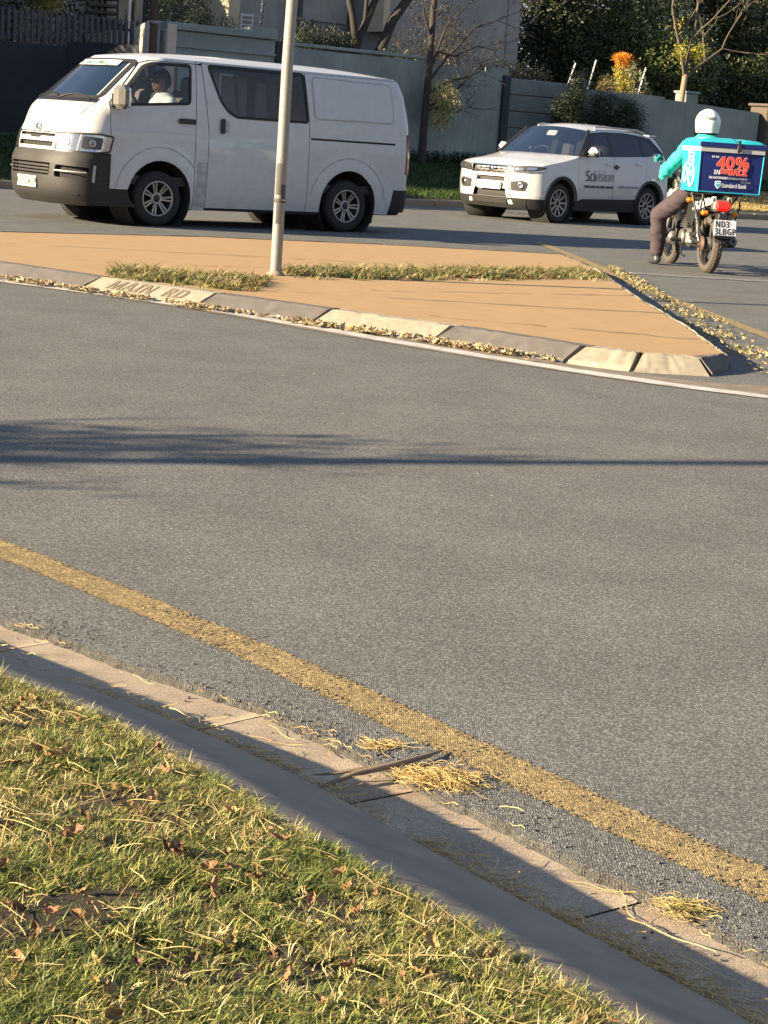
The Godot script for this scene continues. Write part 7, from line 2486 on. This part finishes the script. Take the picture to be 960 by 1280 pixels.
	P.call("front_mudguard", g, M.bike_black)
	P.call("headlamp", sdf([[Vector3(0, 0.90, -1.16), Vector3(0, 0.90, -1.24), 0.10, 0.085]], 0.02, 0.02), M.bike_black)
	g = Geo.new()
	g.tube([Vector3(-0.36, 0.945, -0.93), Vector3(-0.22, 0.975, -1.0), Vector3(-0.08, 0.97, -1.05), Vector3(0.08, 0.97, -1.05), Vector3(0.22, 0.975, -1.0), Vector3(0.36, 0.945, -0.93)], 0.012, 8)
	var hb: Node = P.call("handlebar", g, M.bike_black)
	for s in [-1, 1]:
		g = Geo.new(); g.tube([Vector3(s * 0.26, 0.967, -0.98), Vector3(s * 0.375, 0.942, -0.922)], 0.018, 10)
		P.call("grip", g, M.rubber, hb)
		g = Geo.new(); g.tube([Vector3(s * 0.24, 0.96, -1.03), Vector3(s * 0.30, 0.95, -1.045), Vector3(s * 0.40, 0.93, -1.0)], [0.008, 0.006, 0.007], 6)
		P.call("lever", g, M.satin_silver, hb)
		g = Geo.new(); g.tube([Vector3(s * 0.24, 0.98, -1.0), Vector3(s * 0.29, 1.08, -0.99), Vector3(s * 0.36, 1.15, -0.96)], 0.007, 6)
		var ms: Node = P.call("mirror_stalk", g, M.bike_black, hb)
	for s in [-1, 1]:
		g = Geo.new()
		g.lathe([Vector2(0.0, -0.015), Vector2(0.05, -0.008), Vector2(0.056, 0.004), Vector2(0.05, 0.006), Vector2(0.0, 0.006)], 20, Transform3D(Basis(Vector3(1, 0, 0), PI / 2).scaled(Vector3(1.25, 0.85, 1)), Vector3(s * 0.385, 1.175, -0.955)))
		P.call("mirror", g, M.mirror_glass, hb)
	g = Geo.new(); g.box(Vector3(0, 1.02, -1.10), Vector3(0.18, 0.12, 0.06), 0.02, Basis(Vector3(1, 0, 0), 0.5))
	P.call("instrument_pod", g, M.bike_black)

# ---- the rider
func build_rider():
	var t := thing("person", "rider in a teal jacket and white helmet astride the delivery motorcycle, left foot down", "person", BIKE_AT, deg_to_rad(BIKE_TURN))
	var hd := Vector3(0.05, 1.55, -0.64)
	# joints
	var hl := Vector3(-0.10, 0.87, -0.50)
	var kl := Vector3(-0.30, 0.57, -0.93)
	var al := Vector3(-0.29, 0.13, -0.95)
	var hr := Vector3(0.10, 0.87, -0.50)
	var kr := Vector3(0.25, 0.68, -0.92)
	var ar := Vector3(0.21, 0.37, -0.62)
	var sl := Vector3(-0.16, 1.32, -0.59)
	var el := Vector3(-0.35, 1.05, -0.68)
	var wl := Vector3(-0.32, 0.975, -0.90)
	var sr := Vector3(0.24, 1.32, -0.59)
	var er := Vector3(0.40, 1.05, -0.68)
	var wr := Vector3(0.32, 0.975, -0.90)
	var bones := [
		[hd + Vector3(0, 0.03, 0.01), hd + Vector3(0, -0.05, -0.03), 0.09, 0.07], [hd + Vector3(0, -0.02, -0.095), hd + Vector3(0, -0.04, -0.105), 0.014, 0.016],
		[hd + Vector3(0, -0.06, 0.01), Vector3(0.04, 1.37, -0.59), 0.058, 0.06], [Vector3(0.04, 1.31, -0.59), Vector3(0, 0.92, -0.48), 0.13, 0.14],
		[sl, el, 0.05, 0.042], [el, wl, 0.042, 0.03], [sr, er, 0.05, 0.042], [er, wr, 0.042, 0.03],
		[hl, kl, 0.085, 0.06], [kl, al, 0.058, 0.04], [hr, kr, 0.085, 0.06], [kr, ar, 0.058, 0.04],
		[al + Vector3(0, -0.06, 0.04), al + Vector3(-0.015, -0.09, -0.14), 0.036, 0.028], [ar + Vector3(0, -0.03, 0.04), ar + Vector3(0, -0.05, -0.14), 0.036, 0.028]]
	obj("body", sdf(bones, 0.03, 0.017), M.skin_tone, t)
	# hands closed round the grips, five fingers each
	for s in [-1, 1]:
		var w := Vector3(s * 0.32, 0.975, -0.90)
		var hb := []
		hb.append([w, w + Vector3(-s * 0.01, 0.0, -0.035), 0.028, 0.034])
		hb.append([w + Vector3(-s * 0.03, 0.012, -0.03), w + Vector3(s * 0.035, 0.005, -0.02), 0.022, 0.02])
		for k in 4:
			var o := Vector3(s * (0.032 - 0.021 * k), 0.012 + 0.002 * k, -0.035 - 0.006 * k)
			var a: Vector3 = w + o
			var b: Vector3 = a + Vector3(0, 0.004, -0.034 - 0.003 * (1 if k == 1 or k == 2 else 0))
			var c := b + Vector3(0, -0.03, -0.008)
			var d := c + Vector3(0, -0.012, 0.022)
			hb.append([a, b, 0.0095, 0.009]); hb.append([b, c, 0.009, 0.008]); hb.append([c, d, 0.008, 0.007])
		var th := w + Vector3(-s * 0.04, 0.0, -0.015)
		hb.append([th, th + Vector3(-s * 0.022, -0.012, -0.018), 0.012, 0.010])
		hb.append([th + Vector3(-s * 0.022, -0.012, -0.018), th + Vector3(-s * 0.03, -0.02, -0.042), 0.010, 0.0085])
		obj("gloved_hand", sdf(hb, 0.007, 0.006), M.hair_black, t)
	obj("jacket", sdf([
		[Vector3(0.04, 1.33, -0.59), Vector3(0, 0.93, -0.47), 0.155, 0.165], [Vector3(-0.12, 1.335, -0.59), Vector3(0.20, 1.335, -0.59), 0.085, 0.085],
		[Vector3(0.045, 1.39, -0.61), Vector3(0.04, 1.35, -0.59), 0.085, 0.10], [Vector3(-0.09, 1.2, -0.62), Vector3(-0.1, 0.95, -0.52), 0.09, 0.1], [Vector3(0.09, 1.2, -0.62), Vector3(0.1, 0.95, -0.52), 0.09, 0.1],
		[sl, el, 0.078, 0.068], [el, wl + Vector3(-0.005, 0, 0.03), 0.068, 0.047], [sr, er, 0.078, 0.068], [er, wr + Vector3(0.005, 0, 0.03), 0.068, 0.047],
		[el + Vector3(0.01, 0.03, 0.03), el + Vector3(0.04, 0.02, -0.05), 0.055, 0.05]], 0.04, 0.014, 0.024), M.jacket_teal, t)
	# reflective bands round the fore-arms and the back
	for s in [-1, 1]:
		var ea: Vector3 = el if s < 0 else er
		var eb: Vector3 = wl if s < 0 else wr
		var a := ea.lerp(eb, 0.42)
		var d := (eb - ea).normalized()
		var g := Geo.new()
		g.tube([a - d * 0.02, a + d * 0.02], [0.0625, 0.058], 16, false)
		obj("reflective_band", g, M.reflective, t)
	obj("trousers", sdf([
		[Vector3(0, 0.93, -0.46), Vector3(0, 0.86, -0.44), 0.15, 0.13], [hl + Vector3(0, -0.01, 0), kl, 0.115, 0.088], [kl, kl.lerp(al, 0.55), 0.088, 0.082], [kl.lerp(al, 0.5), al + Vector3(0, 0.02, 0), 0.085, 0.078],
		[kl + Vector3(-0.03, -0.03, 0.02), kl.lerp(al, 0.4) + Vector3(-0.02, 0, 0.02), 0.075, 0.075],
		[hr + Vector3(0, -0.01, 0), kr, 0.115, 0.085], [kr, ar + Vector3(0, 0.03, 0), 0.083, 0.066],
		[hl.lerp(kl, 0.35) + Vector3(0, -0.04, 0), hl.lerp(kl, 0.7) + Vector3(0, -0.035, 0), 0.085, 0.08]], 0.035, 0.014, 0.016), M.trouser, t)
	for q in [[al, 0.0], [ar, 0.06]]:
		var a: Vector3 = q[0]
		var g := sdf([[a + Vector3(0, 0.06, 0.005), a + Vector3(0, -0.05, 0.025), 0.046, 0.044], [a + Vector3(0, -0.075, 0.045), a + Vector3(-0.012, -0.09, -0.12), 0.042, 0.034], [a + Vector3(-0.01, -0.095, -0.10), a + Vector3(-0.02, -0.098, -0.165), 0.034, 0.027]], 0.02, 0.011)
		var b := obj("boot", g, M.boot, t)
		g = Geo.new(); g.tube([a + Vector3(0, 0.075, 0.005), a + Vector3(0, 0.035, 0.008)], [0.049, 0.050], 14, false)
		obj("ankle_band", g, M.sock_white, b)
	obj("scarf", sdf([[Vector3(0.05, 1.48, -0.62), Vector3(0.045, 1.41, -0.60), 0.085, 0.105], [hd + Vector3(0, -0.09, 0.0), hd + Vector3(0, -0.06, -0.06), 0.088, 0.08]], 0.03, 0.015), M.scarf, t)
	# helmet: shell with an opening below and in front
	var hc := Vector3(0.05, 1.595, -0.635)
	var g := Geo.new().smooth()
	var us := []
	for i in 15: us.append(i / 14.0)
	var vs := []
	for i in 33: vs.append(TAU * i / 32.0)
	var shell := func(u: float, v: float) -> Vector3:
		# u from the crown down to the rim; the rim drops at the back and sides and rises in front (-z)
		var front := maxf(0.0, -cos(v))
		var lowest := lerpf(2.30, 1.62, pow(front, 0.6))
		var a := u * lowest
		var taper := 1.0 - 0.10 * maxf(0.0, a - 1.6)
		return hc + Vector3(0.137 * sin(minf(a, 1.75)) * sin(v) * taper, 0.148 * cos(a) if a < 1.6 else 0.148 * cos(1.6) - 0.16 * (a - 1.6), 0.155 * sin(minf(a, 1.75)) * cos(v) * taper)
	g.grid(shell, us, vs)
	var hm := obj("helmet", g, M.helmet_white, t)
	g = Geo.new().smooth()
	g.grid(func(u, v): return hc + (shell.call(u, v) - hc) * 0.90, us, vs)
	obj("helmet_lining", g, M.hair_black, hm)
	g = Geo.new()
	var rim := []
	for i in 33: rim.append(shell.call(1.0, TAU * i / 32.0))
	g.tube(rim, 0.007, 6, false)
	obj("rim_trim", g, M.rubber, hm)
	g = Geo.new().smooth()
	g.grid(func(u, v): return hc + Vector3(0.142 * sin(v) * cos(u * 0.15), u * 0.09 - 0.055, 0.160 * cos(v) * cos(u * 0.3)), [-1, -0.5, 0, 0.5, 1], [PI - 1.0, PI - 0.6, PI - 0.2, PI + 0.2, PI + 0.6, PI + 1.0])
	obj("visor", g, M.glass_dark, hm)
	var letters := ["L", "A", "Z", "E", "R"]
	for i in 5:
		var v := -0.42 + 0.17 * i
		var p := hc + Vector3(0.137 * sin(1.28) * sin(v), 0.148 * cos(1.28) + 0.0, 0.155 * sin(1.28) * cos(v))
		var n := Vector3(sin(v) * 0.95, 0.29, cos(v) * 0.95).normalized()
		var x := Vector3.UP.cross(n).normalized()
		text("helmet_lettering", letters[i], 0.030, 0.002, M.ink, hm, Transform3D(Basis(x, n.cross(x), n), p + n * 0.003), true, 0.9)

# ---- the delivery box on the rack
func build_delivery_box():
	var t := thing("delivery_box", "large navy and cyan delivery box with red lettering on the motorcycle rack", "box", BIKE_AT + Basis(Vector3.UP, deg_to_rad(BIKE_TURN)) * Vector3(0.07, 0, 0), deg_to_rad(BIKE_TURN))
	var W := 0.352
	var z0 := -0.37
	var z1 := 0.23
	var y0 := 0.865
	var y1 := 1.385
	# slightly wider at the top
	var corner := func(sx: float, y: float, z: float) -> Vector3:
		var k: float = 0.97 + 0.035 * (y - y0) / (y1 - y0)
		return Vector3(sx * W * k, y, -0.07 + (z + 0.07) * k)
	var face := func(a: Vector3, b: Vector3, c: Vector3, d: Vector3) -> Geo:
		var g := Geo.new()
		g.smooth()
		var n := (b - a).cross(d - a).normalized()
		g.grid(func(u, v):
			var p := a.lerp(b, u).lerp(d.lerp(c, u), v)
			var bow := sin(PI * u) * sin(PI * v) * 0.008
			return p - n * bow if n.dot(p - Vector3(0, 1.1, -0.07)) < 0 else p + n * bow, [0, 0.15, 0.35, 0.5, 0.65, 0.85, 1.0], [0, 0.2, 0.5, 0.8, 1.0])
		return g
	obj("back_panel", face.call(corner.call(-1, y0, z1), corner.call(1, y0, z1), corner.call(1, y1, z1), corner.call(-1, y1, z1)), M.box_navy, t)
	obj("left_panel", face.call(corner.call(-1, y0, z0), corner.call(-1, y0, z1), corner.call(-1, y1, z1), corner.call(-1, y1, z0)), M.box_cyan, t)
	obj("right_panel", face.call(corner.call(1, y0, z1), corner.call(1, y0, z0), corner.call(1, y1, z0), corner.call(1, y1, z1)), M.box_cyan, t)
	obj("front_panel", face.call(corner.call(1, y0, z0), corner.call(-1, y0, z0), corner.call(-1, y1, z0), corner.call(1, y1, z0)), M.box_navy, t)
	var g := Geo.new()
	g.quad(corner.call(-1, y0, z0), corner.call(1, y0, z0), corner.call(1, y0, z1), corner.call(-1, y0, z1))
	obj("base", g, M.bike_black, t)
	g = Geo.new()
	for s in [-1, 1]: g.tube([corner.call(s, y0, z1), corner.call(s, y1, z1)], 0.007, 6)
	g.tube([corner.call(-1, y0, z1), corner.call(1, y0, z1)], 0.006, 6)
	g.tube([corner.call(-1, y0, z0), corner.call(-1, y0, z1)], 0.006, 6)
	obj("corner_piping", g, M.box_cyan, t)
	# lid: a soft cushion-like cover, dipped where the strap pulls it down
	var lw := W + 0.018
	g = Geo.new().smooth()
	var us := []
	for i in 25: us.append(-1.0 + i / 12.0)
	var zs := []
	for i in 15: zs.append(-1.0 + i / 7.0)
	g.grid(func(u, v):
		var e := 1.0 - pow(maxf(absf(u), absf(v)), 6.0)
		var dip := 0.022 * exp(-pow((u - 0.18) / 0.07, 2.0))
		return Vector3(u * lw, y1 - 0.012 + 0.062 * pow(maxf(e, 0.0), 0.5) - dip * pow(maxf(e, 0.0), 0.3) - 0.012 * absf(u) * (1.0 if u > 0 else 0.4), -0.07 + v * 0.318), us, zs)
	var lid := obj("lid", g, M.box_lid, t)
	g = Geo.new()
	g.box(Vector3(0, y1 - 0.028, z1 + 0.022), Vector3(lw * 2, 0.050, 0.008), 0.003)
	g.box(Vector3(0, y1 - 0.028, z0 - 0.022), Vector3(lw * 2, 0.050, 0.008), 0.003)
	obj("lid_flap", g, M.box_navy, lid)
	g = Geo.new()
	for s in [-1, 1]: g.box(Vector3(s * (lw + 0.0), y1 - 0.03, -0.07), Vector3(0.008, 0.045, 0.61), 0.003)
	obj("lid_side", g, M.box_lid, lid)
	# reflective tape round the top, buckle strap
	g = Geo.new()
	g.box(Vector3(0, y1 - 0.078, z1 + 0.014), Vector3(W * 2.0, 0.048, 0.006), 0.0)
	g.box(Vector3(-W - 0.008, y1 - 0.078, -0.07), Vector3(0.006, 0.048, 0.60), 0.0)
	obj("reflective_tape", g, M.box_tape, t)
	g = Geo.new()
	g.box(Vector3(0.058, y1 - 0.035, z1 + 0.030), Vector3(0.030, 0.13, 0.008), 0.002)
	g.box(Vector3(0.058, y1 - 0.055, z1 + 0.036), Vector3(0.048, 0.06, 0.014), 0.004)
	obj("buckle_strap", g, M.bike_black, t)
	# print on the back
	var zf := z1 + 0.013
	var B := Basis(Vector3(1, 0, 0), 0.02)
	var at := func(x: float, y: float) -> Transform3D: return Transform3D(B, Vector3(x, y, zf))
	var halo := func(s: String, x: float, y: float, h: float, sq: float):
		# pale outline: the same letters a little larger in slices behind the red ones
		for o in [[-0.005, 0.0], [0.005, 0.0], [0.0, 0.005], [0.0, -0.005], [0.004, 0.004], [-0.004, -0.004], [0.004, -0.004], [-0.004, 0.004]]:
			text("print", s, h, 0.001, M.box_pink, t, Transform3D(B, Vector3(x + o[0], y + o[1], zf - 0.0012)), true, sq)
		text("print", s, h, 0.001, M.box_red, t, Transform3D(B, Vector3(x, y, zf + 0.0012)), true, sq)
	text("print", "UP TO", 0.020, 0.001, M.print_white, t, at.call(-0.19, 1.232), true)
	halo.call("40%", 0.015, 1.175, 0.118, 1.12)
	text("print", "IN", 0.045, 0.001, M.print_white, t, at.call(-0.155, 1.075), true)
	halo.call("CASH", -0.075, 1.085, 0.042, 0.72)
	halo.call("BACK", 0.075, 1.082, 0.060, 0.95)
	text("print", "IN ACCOUNT", 0.024, 0.001, M.print_white, t, at.call(-0.135, 1.018), true, 1.0)
	text("print", "REWARDS POINTS", 0.022, 0.001, M.box_tape, t, at.call(0.07, 1.017), false, 0.95)
	text("print", "Ts & Cs apply", 0.013, 0.001, M.box_tape, t, at.call(0.17, 0.985), false)
	var sh := Geo.new()
	sh.prism(soften(poly([-0.032, 0.040, 0.032, 0.040, 0.034, -0.008, 0.0, -0.045, -0.034, -0.008]), 0.012), 0.0015)
	var so := obj("shield", sh, M.print_white, t)
	so.transform = Transform3D(B, Vector3(-0.135, 0.945, zf))
	sh = Geo.new()
	sh.prism(soften(poly([-0.022, 0.030, 0.022, 0.030, 0.023, -0.004, 0.0, -0.030, -0.023, -0.004]), 0.008), 0.0015)
	obj("shield_field", sh, M.box_cyan, so).position = Vector3(0, 0, 0.0012)
	sh = Geo.new()
	sh.prism(poly([-0.022, 0.004, 0.022, 0.010, 0.022, 0.018, -0.022, 0.012]), 0.0015)
	obj("shield_band", sh, M.print_white, so).position = Vector3(0, 0, 0.0024)
	text("print", "Standard Bank", 0.042, 0.001, M.print_white, t, at.call(0.045, 0.940), false, 0.72)
	# print on the left side: upright word turned on its side, then a large outlined number
	var SB := Basis(Vector3(0, 0, 1), Vector3(0, 1, 0), Vector3(-1, 0, 0))
	var sx := -W - 0.0115
	text("print", "SIXTY", 0.20, 0.001, M.print_white, t, Transform3D(SB * Basis(Vector3(0, 0, 1), PI / 2), Vector3(sx, 1.225, -0.03)), true, 0.26)
	for q in [[-0.185, 0.060, 0.075], [0.015, 0.085, 0.115]]:
		var pts := []
		for i in 33: pts.append(Vector3(sx + 0.002, 1.025 + q[2] * sin(TAU * i / 32.0), q[0] + q[1] * cos(TAU * i / 32.0)))
		var rg := Geo.new()
		rg.tube(pts, 0.011, 6, false)
		obj("print_ring", rg, M.print_white, t)
	var rg := Geo.new()
	rg.tube([Vector3(sx + 0.002, 1.05, -0.243), Vector3(sx + 0.002, 1.11, -0.225), Vector3(sx + 0.002, 1.155, -0.17), Vector3(sx + 0.002, 1.16, -0.13)], 0.011, 6)
	obj("print_ring", rg, M.print_white, t)
	rg = Geo.new()
	rg.tube([Vector3(sx + 0.002, 1.03, 0.015), Vector3(sx + 0.002, 1.075, 0.015)], 0.007, 6)
	rg.tube([Vector3(sx + 0.002, 1.03, 0.015), Vector3(sx + 0.002, 1.015, 0.045)], 0.007, 6)
	obj("print_hand", rg, M.print_white, t)
